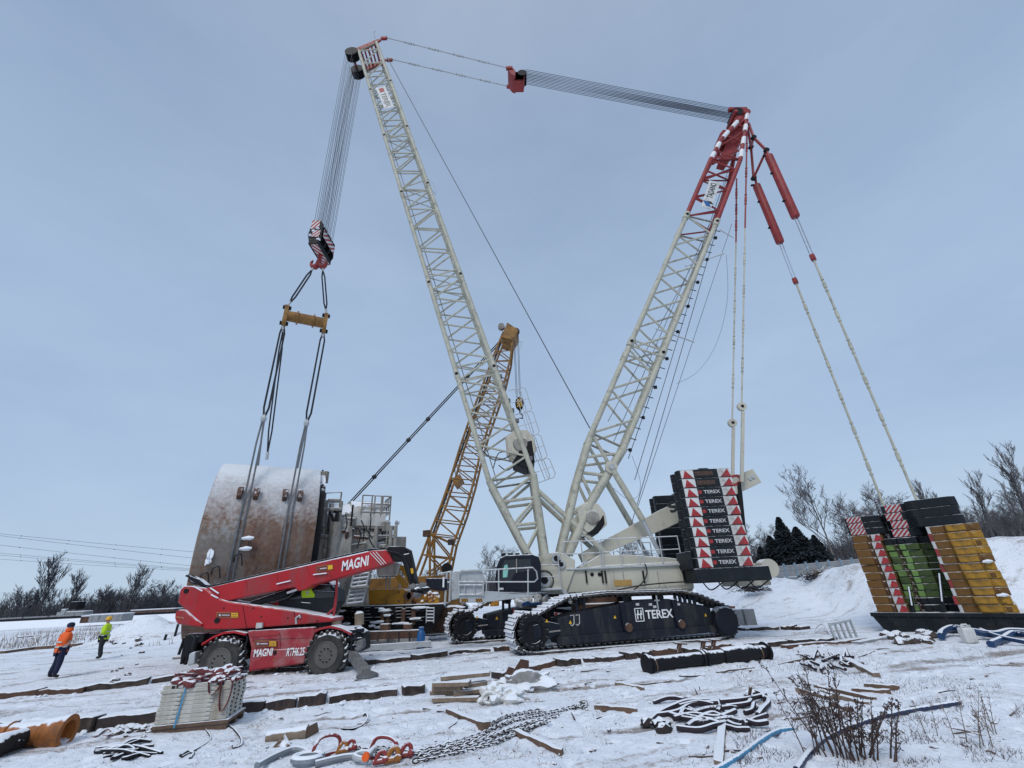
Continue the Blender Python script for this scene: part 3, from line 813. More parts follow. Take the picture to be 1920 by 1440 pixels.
# ---- spreader beam with slings
TC = V((-13.9, YC - .1, 4.95)); TA = radians(28); TX = V((cos(TA), sin(TA), 0)); TY = V((-sin(TA), cos(TA), 0)); TR = 4.25
SPc = at(573, 599, YC); 
spr = thing('spreader_beam', SPc, 'ochre tubular spreader beam hung level between two pairs of slings', 'spreader beam')
hl = 1.22
mb = MB(); mb.tube(SPc - TX * hl, SPc + TX * hl, .36, 18)
for e in (-.5, .5): mb.lathe([(.36, -.05), (.47, -.05), (.47, .05), (.36, .05)], SPc + TX * e, TX, 18)
mb.build('tube', MT['yellow'], spr)
for e in (-1, 1):
    c = SPc + TX * e * hl; mb = MB()
    pr_ = [c + TY * (sin(a) * .36) + V((0, 0, cos(a) * .36 + (.45 if cos(a) > 0 else -.45))) - TX * .12 for a in [i * pi / 8 for i in range(16)]]
    mb.prism(pr_, TX * .24); mb.build('end_plate', MT['yellow'], spr)
    for z in (.62, -.62): MB().tube(c + V((0, 0, z)) - TX * .25, c + V((0, 0, z)) + TX * .25, .14, 12).build('pin', MT['black'], spr)
# slings
def rope_pair(a, b, gap, r, name, label, grp=None, mat=MT['blackclean'], axis=None, knots=(), ends=.35):
    a, b = V(a), V(b); ax = axis if axis is not None else V((1, 0, 0)); mb = MB()
    d = (b - a).normalized()
    lo = a + d * ends; hi = b - d * ends
    pts = [lo] + [lo.lerp(hi, t) + ax * gap * min(1, t * 6, (1 - t) * 6) for t in [i / 12 for i in range(13)]] + [hi] + [hi.lerp(lo, t) - ax * gap * min(1, t * 6, (1 - t) * 6) for t in [i / 12 for i in range(13)]]
    mb.path(pts, r, 6, closed=True)
    root = thing(name, b, label, 'sling', grp)
    mb.build('rope', mat, root)
    MB().bar(a, lo + d * .1, .18, .1).build('shackle', MT['grey'], root, bevel=.03); MB().bar(hi - d * .1, b, .18, .1).build('shackle', MT['grey'], root, bevel=.03)
    for t in knots: MB().blob(a.lerp(b, t), (.12, .1, .2), int(t * 10), .2, 1).build('splice', MT['black'], root)
    return root
hookL, hookR = hk + V((-.30, 0, -.74)), hk + V((.30, 0, -.74))
rope_pair(hookL, SPc - TX * hl + V((0, 0, .7)), .12, .055, 'rope_sling', 'dark sling from the red hook to the higher left end of the spreader')
rope_pair(hookR, SPc + TX * hl + V((0, 0, .7)), .10, .055, 'rope_sling', 'dark sling from the red hook to the right end of the spreader')

# ---- mast (derrick) at the back
mf = [cn(1109, 812), cn(1169, 671), cn(1240, 523), cn(1287, 405)]
mk = [cn(1170, 840), cn(1229, 692), cn(1285, 560), cn(1343, 418)]
mF, mB_ = straight(mf), straight(mk)
mast = lattice(mF, mB_, 6, MT['boomgrey'], 'mast', crane, .165, .068, joints=(.36,), stag=.12)
for t in (.36, 1.0):
    for ch in (mF, mB_):
        p = ch[0].lerp(ch[-1], t); d = (mF[-1] - mF[0]).normalized()
        MB().lathe([(.09, -.25), (.11, -.23), (.11, .23), (.09, .25)], p, (0, 1, 0), 12).build('pin', MT['black'], mast)
        MB().path([p - d * .3, p + d * .3], [.22, .22], 10).build('lug', MT['boomgrey'], mast)
        MB().path([mir(p) - d * .3, mir(p) + d * .3], [.22, .22], 10).build('lug', MT['boomgrey'], mast)
r0 = [mF[-1], cn(1332, 300)]; r1 = [mB_[-1], cn(1388, 300)]
lattice(r0, r1, 3, MT['red'], 'red_mast_section', mast, .165, .065)
tipf, tipb = cn(1388, 222, YC - .75), cn(1402, 208, YC - .55)
mb = MB()
for s in (0, 1):
    g_ = mir if s else (lambda p: p)
    mb.path([g_(r0[1]), g_(cn(1352, 262, YC - 1.05)), g_(tipf)], [.17, .16, .15], 8); mb.path([g_(r1[1]), g_(cn(1396, 250, YC - .9)), g_(tipb)], [.17, .16, .18], 8)
    for k in (.0, .35, .65):
        mb.tube(g_(r0[1].lerp(tipf, k)), g_(r1[1].lerp(tipb, k + .2)), .09, 6); mb.tube(g_(r0[1].lerp(tipf, k + .2)), g_(r1[1].lerp(tipb, k)), .08, 6)
for p in (r0[1], r1[1], r0[1].lerp(tipf, .5), r1[1].lerp(tipb, .5)): mb.tube(p, mir(p) if p in (r0[1], r1[1]) else V((p.x, 2 * YC - p.y, p.z)), .09, 6)
mb.prism([cn(x, y, YC - .5) for x, y in ((1376, 225), (1385, 207), (1398, 203), (1406, 208), (1402, 232), (1392, 262), (1366, 300), (1352, 296))], (0, 1.0, 0))
mb.prism([cn(x, y, YC - .6) for x, y in ((1350, 250), (1356, 243), (1372, 246), (1374, 256), (1358, 258), (1354, 270))], (0, 1.2, 0))
mb.tube(cn(1401, 208, YC - .75), cn(1401, 208, YC - .75) + V((0, 1.5, 0)), .30, 14)
mb.tube(cn(1380, 207, YC - .8), cn(1380, 207, YC - .8) + V((0, 1.6, 0)), .16, 10); mb.bar(cn(1366, 206, YC - .3), cn(1400, 206, YC - .3), .3, .3)
mb.build('mast_head', MT['red'], mast)
for y in (-.45, 0, .45):
    MB().lathe([(.2, -.1), (.48, -.1), (.42, 0), (.48, .1), (.2, .1)], cn(1379, 220, YC) + V((0, y, 0)), (0, 1, 0), 20).build('sheave', MT['black'], mast)
# white bands on the red head
for ch in ((r0[1], cn(1352, 262, YC - 1.05), tipf), (r1[1], cn(1396, 250, YC - .9), tipb)):
    for a, b, rr_ in ((ch[0], ch[1], .178), (ch[1], ch[2], .176)):
        for u in (.08, .56): MB().tube(a.lerp(b, u), a.lerp(b, u + .26), rr_, 10).build('white_band', MT['lett'], mast)
# mast sign
corners = [cn(x, y, WN - .22) for x, y in ((1315, 386), (1332, 393), (1351, 342), (1330, 338))]
MB().prism(corners, (0, .03, 0)).build('name_board', MT['white'], mast)
ux = (corners[3] - corners[0]).normalized(); uy = V((-ux.z, 0, ux.x))
wdt = (corners[1] - corners[0]).length; lng = (corners[3] - corners[0]).length
ct = (corners[0] + corners[1] + corners[2] + corners[3]) / 4
text('TADANO', .42, ct - ux * lng * .14 - uy * .20 + V((0, -.01, 0)), ux, uy, MT['darklett'], mast, bold=.02, width=lng * .58)
e0 = ct - ux * lng * .38
MB().prism([e0 - uy * .3 - ux * .2, e0 + uy * .05 - ux * .2, e0 + uy * .38 + ux * .28, e0 + ux * .28], (0, -.012, 0)).build('emblem', MT['blue'], mast)
MB().prism([e0 - uy * .42 + ux * .1, e0 - uy * .12 + ux * .1, e0 + uy * .08 + ux * .34, e0 - uy * .2 + ux * .34], (0, -.014, 0)).build('emblem', MT['darklett'], mast)
# mast foot
mb = MB()
ffoot, bfoot = cn(1052, 1035), cn(1066, 1040)
for s in (0, 1):
    g_ = mir if s else (lambda p: p)
    A, B = [g_(mF[0]), g_(cn(1082, 905)), g_(ffoot)], [g_(mB_[0]), g_(cn(1110, 940)), g_(bfoot)]
    mb.path(A, .19, 10); mb.path(B, .22, 10)
    mb.tube(A[0], g_(cn(1146, 878)), .1, 6); mb.tube(A[1].lerp(A[0], .2), g_(cn(1140, 892)), .09, 6); mb.tube(A[1].lerp(A[0], .2), g_(cn(1112, 938)), .09, 6)
    mb.tube(A[1].lerp(A[2], .45), g_(cn(1112, 938)), .09, 6); mb.tube(A[1].lerp(A[2], .45), g_(cn(1084, 990)), .09, 6)
    mb.tube(A[0].lerp(A[1], .5), B[0].lerp(B[1], .1), .08, 6)
for p in (mF[0], mB_[0], cn(1110, 940), cn(1082, 905), cn(1068, 965)): mb.tube(p, mir(p), .1, 6)
mb.build('mast_foot', MT['boomgrey'], mast)
for p in (cn(1146, 876, WN - .25), mir(cn(1146, 876, WN - .25))):
    e = .0
    MB().lathe([(.34, -.08), (.34, .08)], p, (0, 1, 0), 16).build('pin_plate', MT['cream'], mast)
    MB().lathe([(.15, -.2), (.15, .2)], p, (0, 1, 0), 12).build('pin', MT['grey'], mast)
# back struts
for s in (0, 1):
    a, m_, e = cn(1146, 876, WN - .25), cn(1205, 975, WN - .25), cn(1237, 1038, WN - .25)
    if s: a, m_, e = mir(a), mir(m_), mir(e)
    mb = MB(); mb.tube(a, m_, .17, 10); mb.build('back_strut', MT['boomgrey'], crane)
    MB().tube(m_, e, .11, 10).build('strut_rod', MT['grey'], crane)
# short ladder rungs and fittings on the mast's rear chord
for i in range(26):
    t = i / 26; p = mB_[0].lerp(mB_[-1], t) + V((.12, 0, -.08)); mb = MB(); mb.tube(p, p + V((.30, 0, -.12)), .028, 5)
    if i % 3 == 0: mb.box(p + V((.2, 0, -.05)), (.16, .16, .16))
    mb.build('step_bracket', MT['black'], mast)
for t, l in ((.45, 1.3), (.80, 1.7)):
    p = mB_[0].lerp(mB_[-1], t); MB().tube(p + V((-.9, 0, .35)) if t < .5 else p + V((-1.2, 0, -.5)), p + V((l, 0, -.75 if t < .5 else .45)), .045, 6).build('cable_arm', MT['grey'], mast)
mb = MB(); mb.tube(mB_[0].lerp(mB_[-1], .985) + V((.2, 0, -.4)), mB_[0].lerp(mB_[-1], .985) + V((1.0, 0, -1.2)), .04, 6)
mb.build('cable_arm', MT['grey'], mast)
for i, (x0, y0, x1, y1) in enumerate(((1372, 300, 1178, 860), (1364, 330, 1190, 900), (1372, 330, 1196, 940), (1330, 420, 1150, 830), (1318, 460, 1140, 790))):
    MB().tube(cn(x0, y0, YC + (-.6 + .35 * i)), cn(x1, y1, YC + (-.6 + .35 * i)), .022, 5).build('hoist_line', MT['rope'], crane)
# rope from boom tip to the winch on the mast foot
MB().tube(cn(726, 108, YC), cn(1106, 803, YC), .032, 6).build('luffing_line', MT['rope'], crane)
MB().tube(cn(1365, 355, YC + .4), cn(1150, 1100, YC + .4), .020, 5).build('hoist_line', MT['rope'], crane)
MB().tube(cn(1372, 420, YC - .4), cn(1196, 950, YC - .4), .018, 5).build('hoist_line', MT['rope'], crane)
# loose thin cable hanging in a loop
MB().path(smoothpath([cn(x, y, YC - .5) for x, y in ((1362, 478), (1364, 560), (1345, 640), (1310, 695), (1268, 720))]), .012, 4).build('loose_cable', MT['rope'], crane)
MB().path(smoothpath([cn(x, y, YC - .5) for x, y in ((1185, 855), (1200, 900), (1196, 930), (1175, 935), (1150, 915))]), .012, 4).build('loose_cable', MT['rope'], crane)
MB().path(smoothpath([cn(x, y, WN) for x, y in ((790, 325), (812, 345), (818, 365), (806, 352))]), .012, 4).build('loose_cable', MT['rope'], crane)

# pendants boom head -> yoke -> ropes -> mast tip
yk = cn(970, 147, YC)
mb = MB()
pn, pf = cn(955, 128, YC - .8), V((0, 0, 0)); pf = V((pn.x, 2 * YC - pn.y, pn.z))
mb.prism([cn(x, y, YC - .8) for x, y in ((952, 126), (964, 128), (967, 134), (966, 142), (960, 140), (952, 131))], (0, 1.6, 0)); mb.prism([cn(x, y, YC - .5) for x, y in ((962, 134), (984, 135), (982, 150), (964, 150))], (0, .12, 0)); mb.prism([cn(x, y, YC - .5) for x, y in ((962, 134), (984, 135), (982, 150), (964, 150))], (0, 1.1, 0))
for p in (pn, pf): mb.box(p, (.6, .25, .32))
mb.build('yoke', MT['red'], crane, bevel=.04)
for y in (-.45, -.22, 0, .22, .45): MB().lathe([(.15, -.07), (.42, -.07), (.36, 0), (.42, .07), (.15, .07)], cn(979, 147, YC) + V((0, y, 0)), (0, 1, 0), 20).build('sheave', MT['black'], crane)
def pendant(pts, r, n, mat, name='pendant', kr=1.9, knob=None):
    mb = MB(); a, b = V(pts[0]), V(pts[1]); mb.tube(a, b, r, 8); d = (b - a).normalized()
    for i in range(1, n):
        p = a.lerp(b, i / n); mb.tube(p - d * .22, p + d * .22, r * kr, 8)
        mb.tube(p - d * .5, p - d * .42, r * kr, 8); mb.tube(p + d * .42, p + d * .5, r * kr, 8)
    return mb.build(name, mat, crane)
hb2 = hb + up * .1 - fw * 1.1
pendant([hb2, pn], .055, 5, MT['grey']); pendant([mir(hb2), pf], .055, 5, MT['grey'])
a0, a1 = cn(984, 144, YC), cn(1380, 219, YC)
for k in range(16):
    y = -.6 + k * .08
    for e in (0,):
        MB().tube(a0 + V((.1, y * .8, .38 if k % 2 else -.38)), a1 + V((0, y * .7, .42 if k % 2 else -.42)), .024, 5).build('luffing_rope', MT['rope'], crane)

# ---- superstructure
def bx(x0, z0, x1, z1, y0, y1, name, mat, bev=.03, lab=None): return MB().span((x0, y0, z0), (x1, y1, z1)).build(name, mat, crane, bevel=bev, label=lab)
N = YC - 1.55; F_ = YC + 1.55
body = MB().prism([cn(x, y, N) for x, y in ((1062, 1112), (1060, 1072), (1130, 1060), (1290, 1052), (1298, 1068), (1302, 1104))], (0, 3.1, 0)).build('machinery_house', MT['cream'], crane, bevel=.04)
MB().prism([cn(x, y, N - .14) for x, y in ((1062, 1066), (1282, 1056), (1282, 1059.5), (1062, 1069.5))], (0, .6, 0)).build('walkway', MT['grey'], crane, bevel=.01)
MB().prism([cn(x, y, N + .3) for x, y in ((1150, 1112), (1300, 1104), (1300, 1108), (1180, 1118), (1150, 1118))], (0, 2.4, 0)).build('engine_housing', MT['cream'], crane, bevel=.03)
for x in (1098, 1128, 1134, 1205, 1280):
    p = cn(x, 1070, N - .03); MB().span(p + V((-.035, -.05, -.55)), p + V((.035, .06, 0))).build('bracket', MT['black'], body)
p = cn(1168, 1093, N - .01); MB().span(p + V((-.42, -.02, -.13)), p + V((.42, .02, .13))).build('plate', M('ochre plate', (.42, .25, .07), .6), body)
for x, y in ((1110, 1077), (1124, 1077)): MB().lathe([(.09, -.03), (.09, .03)], cn(x, y, N), (0, 1, 0), 12).build('cap', MT['black'], body)
for x in (1170, 1235): p = cn(x, 1088, N); MB().span(p + V((-.015, -.02, -.3)), p + V((.015, .02, .4))).build('panel_seam', MT['creamdirty'], body)
MB().path(smoothpath([cn(x, y, N - .18) for x, y in ((1210, 1058), (1213, 1075), (1205, 1092), (1185, 1108), (1170, 1114))]), .03, 6).build('hose', MT['blackclean'], body)
MB().path(smoothpath([cn(x, y, N - .16) for x, y in ((1300, 1090), (1250, 1093), (1200, 1098), (1150, 1108))]), .03, 6).build('hose', MT['blackclean'], body)
MB().prism([cn(x, y, YC - 1.2) for x, y in ((1088, 1062), (1125, 1040), (1180, 1040), (1250, 1045), (1290, 1050), (1290, 1066), (1088, 1070))], (0, 2.4, 0)).build('deck', MT['cream'], crane, bevel=.04)
# railings along the house
def railing(pts, h, name, parent, mids=1, r=.028, post=1.0, mat=MT['greyrail']):
    mb = MB(); P = [V(p) for p in pts]; U = V((0, 0, h))
    mb.path([P[0]] + [p + U for p in P] + [P[-1]], r, 6)
    for m_ in range(mids): mb.path([p + U * ((m_ + 1) / (mids + 1)) for p in P], r * .85, 6)
    for a, b in zip(P, P[1:]):
        n = max(1, round((b - a).length / post))
        for i in range(n + 1): q = a.lerp(b, i / n); mb.tube(q, q + U, r, 6)
    return mb.build(name, mat, parent)
def gpl(x, y, Y): return cn(x, y, Y)
a, b, c, d = cn(1060, 1063, N - .08), cn(1128, 1060, N - .08), cn(1132, 1060, N - .08), cn(1279, 1054, N - .08)
railing([a, b], 1.15, 'handrail', crane); railing([c, cn(1200, 1057, N - .08)], 1.2, 'handrail', crane); railing([cn(1208, 1057, N - .08), d], 1.2, 'handrail', crane)
railing([V((a.x + 2, F_, a.z)), V((d.x - .5, F_, d.z))], 1.2, 'handrail', crane)
# front block with boom pivots
MB().prism([cn(x, y, YC - 1.65) for x, y in ((1012, 1100), (1012, 1060), (1020, 1038), (1050, 1034), (1078, 1050), (1078, 1068), (1062, 1112), (1030, 1112))], (0, .5, 0)).build('pivot_plate', MT['cream'], crane, bevel=.03)
MB().prism([cn(x, y, YC + 1.15) for x, y in ((1012, 1100), (1012, 1060), (1020, 1038), (1050, 1034), (1078, 1050), (1078, 1068), (1062, 1112), (1030, 1112))], (0, .5, 0)).build('pivot_plate', MT['cream'], crane, bevel=.03)
MB().prism([cn(x, y, YC - 1.1) for x, y in ((1022, 1108), (1024, 1062), (1068, 1062), (1066, 1110))], (0, 2.2, 0)).build('front_frame', MT['cream'], crane, bevel=.03)
for x, y, r in ((1043, 1047, .24), (1052, 1058, .2), (1021, 1088, .30)):
    MB().lathe([(r, -.08), (r, .08), (r * .6, .08), (r * .6, .0)], cn(x, y, YC - 1.68), (0, 1, 0), 18).build('pivot_pin', MT['grey'], crane)
    MB().lathe([(r * .55, -.11), (r * .55, .05)], cn(x, y, YC - 1.68), (0, 1, 0), 14).build('pivot_bore', MT['black'], crane)
MB().path([cn(1021, 1088, YC - 1.7) + V((cos(a) * .42, 0, sin(a) * .42)) for a in [i * pi / 10 for i in range(-3, 12)]], .03, 6).build('hose', MT['blackclean'], crane)
for x0, x1 in ((1014, 1051),):
    railing([cn(1014, 1104, N - .35), cn(1051, 1103, N - .35)], 1.55, 'handrail', crane, mids=2)
    MB().prism([cn(x, y, N - .7) for x, y in ((1012, 1104), (1054, 1102), (1054, 1106), (1012, 1108))], (0, .7, 0)).build('step_platform', MT['grey'], crane, bevel=.01)
    MB().prism([cn(x, y, N - .6) for x, y in ((1052, 1106), (1060, 1106), (1074, 1124), (1072, 1132), (1068, 1132))], (0, .06, 0)).build('boarding_ladder', MT['grey'], crane)
# winches
def winch(name, c, r, w, parent, lab=None):
    c = V(c)
    o = MB().prism([c + V((cos(a) * r * (1.15 if i % 2 else 1.0), -w / 2, sin(a) * r * 1.1)) for i, a in enumerate([k * pi / 4 + .3 for k in range(8)])], (0, .14, 0)).build(name, MT['cream'], parent, bevel=.03)
    MB().lathe([(r * .8, -w / 2 + .1), (r * .55, -w / 2 + .14), (r * .55, w / 2 - .14), (r * .8, w / 2 - .1)], c, (0, 1, 0), 20).build(name + '_drum', MT['black'], parent)
    MB().lathe([(r * .45, -w / 2 - .1), (r * .5, -w / 2), (r * .2, -w / 2 + .02)], c, (0, 1, 0), 16).build(name + '_motor', MT['creamdirty'], parent)
    MB().prism([c + V((cos(a) * r * 1.05, w / 2 - .14, sin(a) * r * 1.05)) for a in [k * pi / 4 + .3 for k in range(8)]], (0, .14, 0)).build(name, MT['cream'], parent, bevel=.03)
    return o
winch('winch', cn(1106, 975, YC - .2), .72, 1.8, crane)
MB().prism([cn(x, y, YC - 1.15) for x, y in ((1112, 992), (1132, 965), (1134, 982), (1122, 1000), (1098, 1002))], (0, 1.9, 0)).build('winch_guard', MT['black'], crane, bevel=.03)
winch('boom_winch', cn(976, 840, YC - .1), .85, 1.5, boom)
MB().prism([cn(x, y, YC - .9) for x, y in ((984, 828), (997, 825), (1000, 845), (1003, 865), (990, 880), (960, 868))], (0, 1.7, 0)).build('winch_guard', MT['black'], boom, bevel=.05)
for pts in (((905, 845), (925, 862), (950, 858), (965, 845)), ((925, 878), (935, 850), (955, 848)), ((935, 872), (950, 882), (966, 872))):
    MB().path(smoothpath([cn(x, y, YC - .6) for x, y in pts]), .03, 5).build('hose', MT['blackclean'], boom)
# ladder guard hoops behind the boom
dB = (bB[-1] - bB[0]).normalized(); nB = V((dB.z, 0, -dB.x)); nB = nB if nB.x > 0 else -nB
def hoop(c0, c1, wd, yy, mb):
    A = cn(*c0, yy); B = cn(*c1, yy); d = (B - A).normalized(); n_ = V((d.z, 0, -d.x)); n_ = n_ if n_.x > 0 else -n_
    mb.path([A, A + n_ * (wd - .15) , A + n_ * wd + d * .15, B + n_ * wd - d * .15, B + n_ * (wd - .15), B], .026, 6)
    M_ = A.lerp(B, .5); mb.tube(M_, M_ + n_ * wd, .02, 5); mb.tube(A + n_ * wd * .55, B + n_ * wd * .55, .02, 5)
mb = MB()
for k, (c0, c1) in enumerate((((953, 733), (966, 778)), ((966, 778), (980, 822)), ((980, 822), (994, 868)), ((996, 868), (1010, 905)))):
    for wd, yy in ((1.05, YC - .5), (.75, YC + .5)): mb = MB(); hoop(c0, c1, wd, yy, mb); mb.build('ladder_guard', MT['greyrail'], boom)
for k in range(9):
    p = bB[0].lerp(bB[-1], .02 + .018 * k) + nB * .2; MB().box(p + V((0, .3 * (k % 3), 0)), (.14 + .05 * (k % 2), .3, .22)).build('cable_clamp', MT['outr'], boom, bevel=.03)

# ---- inclined box beam
A, B = cn(1088, 1046, YC), cn(1413, 894, YC)
bd = (B - A).normalized(); bn_ = V((-bd.z, 0, bd.x))
beam = MB().prism([p + V((0, -.4, 0)) for p in (A - bn_ * .25, A + bn_ * .2, A.lerp(B, .45) + bn_ * .48, B + bn_ * .42, B - bn_ * .42, A.lerp(B, .45) - bn_ * .48)], (0, .8, 0)).build('backstay_beam', MT['cream'], crane, bevel=.03)
ps = cn(1258, 962, YC - .42); text('S', .52, ps, bd, bn_, MT['darklett'], beam, bold=.04, sx=1.5)
pd = cn(1372, 913, YC - .42); text('D', .52, pd, bd, bn_, MT['warnred'], beam, bold=.04, sx=1.5)
for t in (.955, .975): 
    p = A.lerp(B, t) + V((0, -.42, 0)); MB().lathe([(.1, -.03), (.1, .05)], p, (0, 1, 0), 10).build('pin', MT['grey'], beam)
MB().tube(cn(1384, 905, YC - .3), cn(1400, 1075, YC - .3), .16, 10).build('support_leg', MT['black'], crane); MB().tube(cn(1378, 905, YC + .3), cn(1394, 1075, YC + .3), .16, 10).build('support_leg', MT['black'], crane)
# rods from the mast head to the beam end
for s, x0, y0, xm, ym, x1, y1 in ((-1, 1401, 232, 1397, 428, 1388, 893), (1, 1381, 335, 1380, 455, 1371, 898)):
    Y = YC + s * .75
    p0, pm, p1 = cn(x0, y0, Y), cn(xm, ym, Y), cn(x1, y1, Y)
    pendant([p0, pm], .060, 4, MT['red'], 'red_tie_rod', 1.5); pendant([pm, p0.lerp(p1, .86)], .052, 5, MT['boomgrey'], 'tie_rod', 1.5)
    q = p0.lerp(p1, .86)
    MB().lathe([(.26, -.1), (.26, .1)], q, (0, 1, 0), 16).build('eye_plate', MT['cream'], crane); MB().lathe([(.09, -.13), (.09, .13)], q, (0, 1, 0), 12).build('pin', MT['black'], crane)
    MB().bar(q - V((0, 0, .3)), p1 - V((0, 0, .3)), .12, .17).build('link_bar', MT['cream'], crane)

# ---- rear counterweight trays
for s in (-1, 1):
    Y0, Y1 = (YC - 3.05, YC - 1.25) if s < 0 else (YC + 1.25, YC + 3.05)
    MB().span((7.85, Y0, 2.25), (11.25, Y1, 2.85)).build('counterweight_tray', MT['navyplate'], crane, bevel=.06)
    MB().span((7.7, Y0 + .1, 2.85), (7.9, Y1 - .1, 3.6)).build('tray_lip', MT['navyplate'], crane, bevel=.03)
MB().span((10.6, YC - 1.0, 2.0), (12.2, YC + 1.0, 3.0)).build('rear_frame', MT['cream'], crane, bevel=.05)
MB().lathe([(.42, -.3), (.42, .3)], (12.0, YC - 1.35, 2.75), (0, 1, 0), 18).build('rear_reel', MT['cream'], crane)
for k in range(4):
    x = 8.3 + k * .7; MB().path(smoothpath([V((x, YC - 2.6, 2.25)), V((x + .3, YC - 2.6, 1.95)), V((x + .9, YC - 2.6, 2.25))]), .03, 5).build('hose', MT['blackclean'], crane)

# ---- counterweight slabs of the near stack (each lifts off)
SW, SH, SD = 2.62, .452, 1.15
ordn = ['topmost', 'second from the top', 'third from the top', 'fourth from the top', 'fifth from the top', 'fifth from the bottom', 'fourth from the bottom', 'third from the bottom', 'second from the bottom', 'bottom']
def slab(root, plain):
    o = V((0, 0, 0)); w, h, d = SW, SH - .015, SD
    poly = [V((x, y, 0)) for x, y in ((-w / 2, -d / 2 + .2), (-w / 2 + .06, -d / 2 + .06), (-w / 2 + .2, -d / 2), (w / 2 - .05, -d / 2), (w / 2, -d / 2 + .05), (w / 2, d / 2), (-w / 2, d / 2), (-w / 2, .35), (-w / 2 + .16, .25), (-w / 2 + .16, -.05), (-w / 2, -.15))]
    ORG[root.name] = V((0, 0, 0))
    MB().prism(poly, (0, 0, h)).build('slab_body', MT['navyplate'], root, bevel=.025)
    for sx, x0, x1 in ((0, -w / 2 + .15, -w / 2 + .78), (1, w / 2 - .64, w / 2 - .02)):
        MB().span((x0, -d / 2 - .008, .02), (x1, -d / 2 + .01, h - .02)).build('warning_panel', MT['white'], root)
        tri = [V((x, -d / 2 - .012, z)) for x, z in (((x0 + .08, .02), (x1 - .05, .02), ((x0 + x1) / 2 - .08, h - .03)) if sx == 0 else ((x0 + .1, .02), (x1, .02), (x1 - .12, h - .03)))]
        MB().add(tri, [(0, 1, 2)]).build('warning_triangle', MT['warnred'], root, smooth=False)
    if plain:
        MB().span((-.45, -d / 2 - .012, .12), (.42, -d / 2, h - .12)).build('rusty_plate', MT['rust'], root)
        for k in range(5): MB().span((-.40 + k * .17, -d / 2 - .016, .15), (-.31 + k * .17, -d / 2 - .01, h - .16)).build('recess', MT['darkrust'], root)
    else:
        MB().span((-.50, -d / 2 - .012, .14), (-.33, -d / 2, .30)).build('emblem', MT['warnred'], root)
        text('TEREX', .155, V((-.24, -d / 2, .145)), (1, 0, 0), (0, 0, 1), MT['lettdim'], root, bold=.03, proud=.008, width=.80)
    MB().prism([V((x, -d / 2 + .02, z)) for x, z in ((-.3, h), (-.2, h + .05), (.2, h + .05), (.3, h))], (0, .5, 0)).build('lifting_lug', MT['navyplate'], root)
base = V((9.28, YC - 2.46, 2.86))
plain = thing('counterweight_slab', (0, 0, 0), '', 'counterweight', 'dark slabs of the near rear counterweight stack'); slab(plain, True)
lett = thing('counterweight_slab', (0, 0, 0), '', 'counterweight', 'dark slabs of the near rear counterweight stack'); slab(lett, False)
for k in range(10):
    loc = base + V((random.uniform(-.02, .02), random.uniform(-.02, .02), (9 - k) * SH))
    lab = ('dark slab with rusty plate and red triangles, ' if k < 2 else 'dark slab with white lettering and red triangles, ') + ordn[k] + ' of the crane stack'
    src = plain if k < 2 else lett
    if k in (0, 2): src.location = loc; src['label'] = lab
    else: dup(src, loc, label=lab)
fp = thing('counterweight_slab', (0, 0, 0), '', 'counterweight', 'slabs of the far rear counterweight stack')
poly = [V((x, y, 0)) for x, y in ((-SW / 2, -SD / 2), (SW / 2, -SD / 2), (SW / 2, SD / 2), (-SW / 2, SD / 2), (-SW / 2, .35), (-SW / 2 + .16, .25), (-SW / 2 + .16, -.05), (-SW / 2, -.15))]
MB().prism(poly, (0, 0, SH - .015)).build('slab_body', MT['navyplate'], fp, bevel=.025)
MB().prism([V((x, -SD / 2 + .02, z)) for x, z in ((-.3, SH), (-.2, SH + .05), (.2, SH + .05), (.3, SH))], (0, .5, 0)).build('lifting_lug', MT['rust'], fp)
for k in range(9):
    loc = V((9.28, YC + 1.90, 2.86 + (8 - k) * SH)); lab = 'plain dark slab, ' + (ordn[:5] + ordn[6:])[k] + ' of the far stack behind the inclined beam'
    if k == 0: fp.location = loc; fp['label'] = lab
    else: dup(fp, loc, label=lab)

# ---- cab
cy = YC - 2.75
cab = MB().prism([cn(x, y, cy) for x, y in ((931, 1108), (928, 1085), (931, 1062), (938, 1046), (948, 1041), (1000, 1039), (1010, 1044), (1014, 1056), (1015, 1108))], (0, 1.25, 0)).build('cab', MT['navy'], crane, bevel=.07, seg=3)
MB().prism([cn(x, y, cy - .015) for x, y in ((937, 1092), (940, 1064), (946, 1050), (967, 1049), (967, 1072), (956, 1092))], (0, .03, 0)).build('window', MT['glass'], cab)
MB().prism([cn(x, y, cy - .015) for x, y in ((971, 1049), (995, 1048), (996, 1070), (972, 1073))], (0, .03, 0)).build('window', MT['glass'], cab)
for x in (968.6,): MB().bar(cn(x, 1048, cy - .03), cn(x, 1074, cy - .03), .05, .05).build('window_post', MT['creamdirty'], cab)
MB().prism([cn(x, y, cy - .035) for x, y in ((943, 1070), (946, 1060), (951, 1058), (953, 1068), (951, 1082), (943, 1083))], (0, .02, 0)).build('driver_jacket', MT['teal'], cab)
MB().prism([cn(x, y, cy - .02) for x, y in ((936, 1102), (944, 1102), (944, 1106), (936, 1106))], (0, .03, 0)).build('lamp', MT['white'], cab)
for x in (944, 957, 970, 986): MB().box(cn(x, 1040, cy + .3), (.22, .2, .16)).build('roof_lamp', MT['black'], cab, bevel=.04)
MB().path([cn(x, y, cy) for x, y in ((935, 1052), (928, 1051), (926, 1062), (931, 1064))], .03, 6).build('mirror_arm', MT['black'], cab)
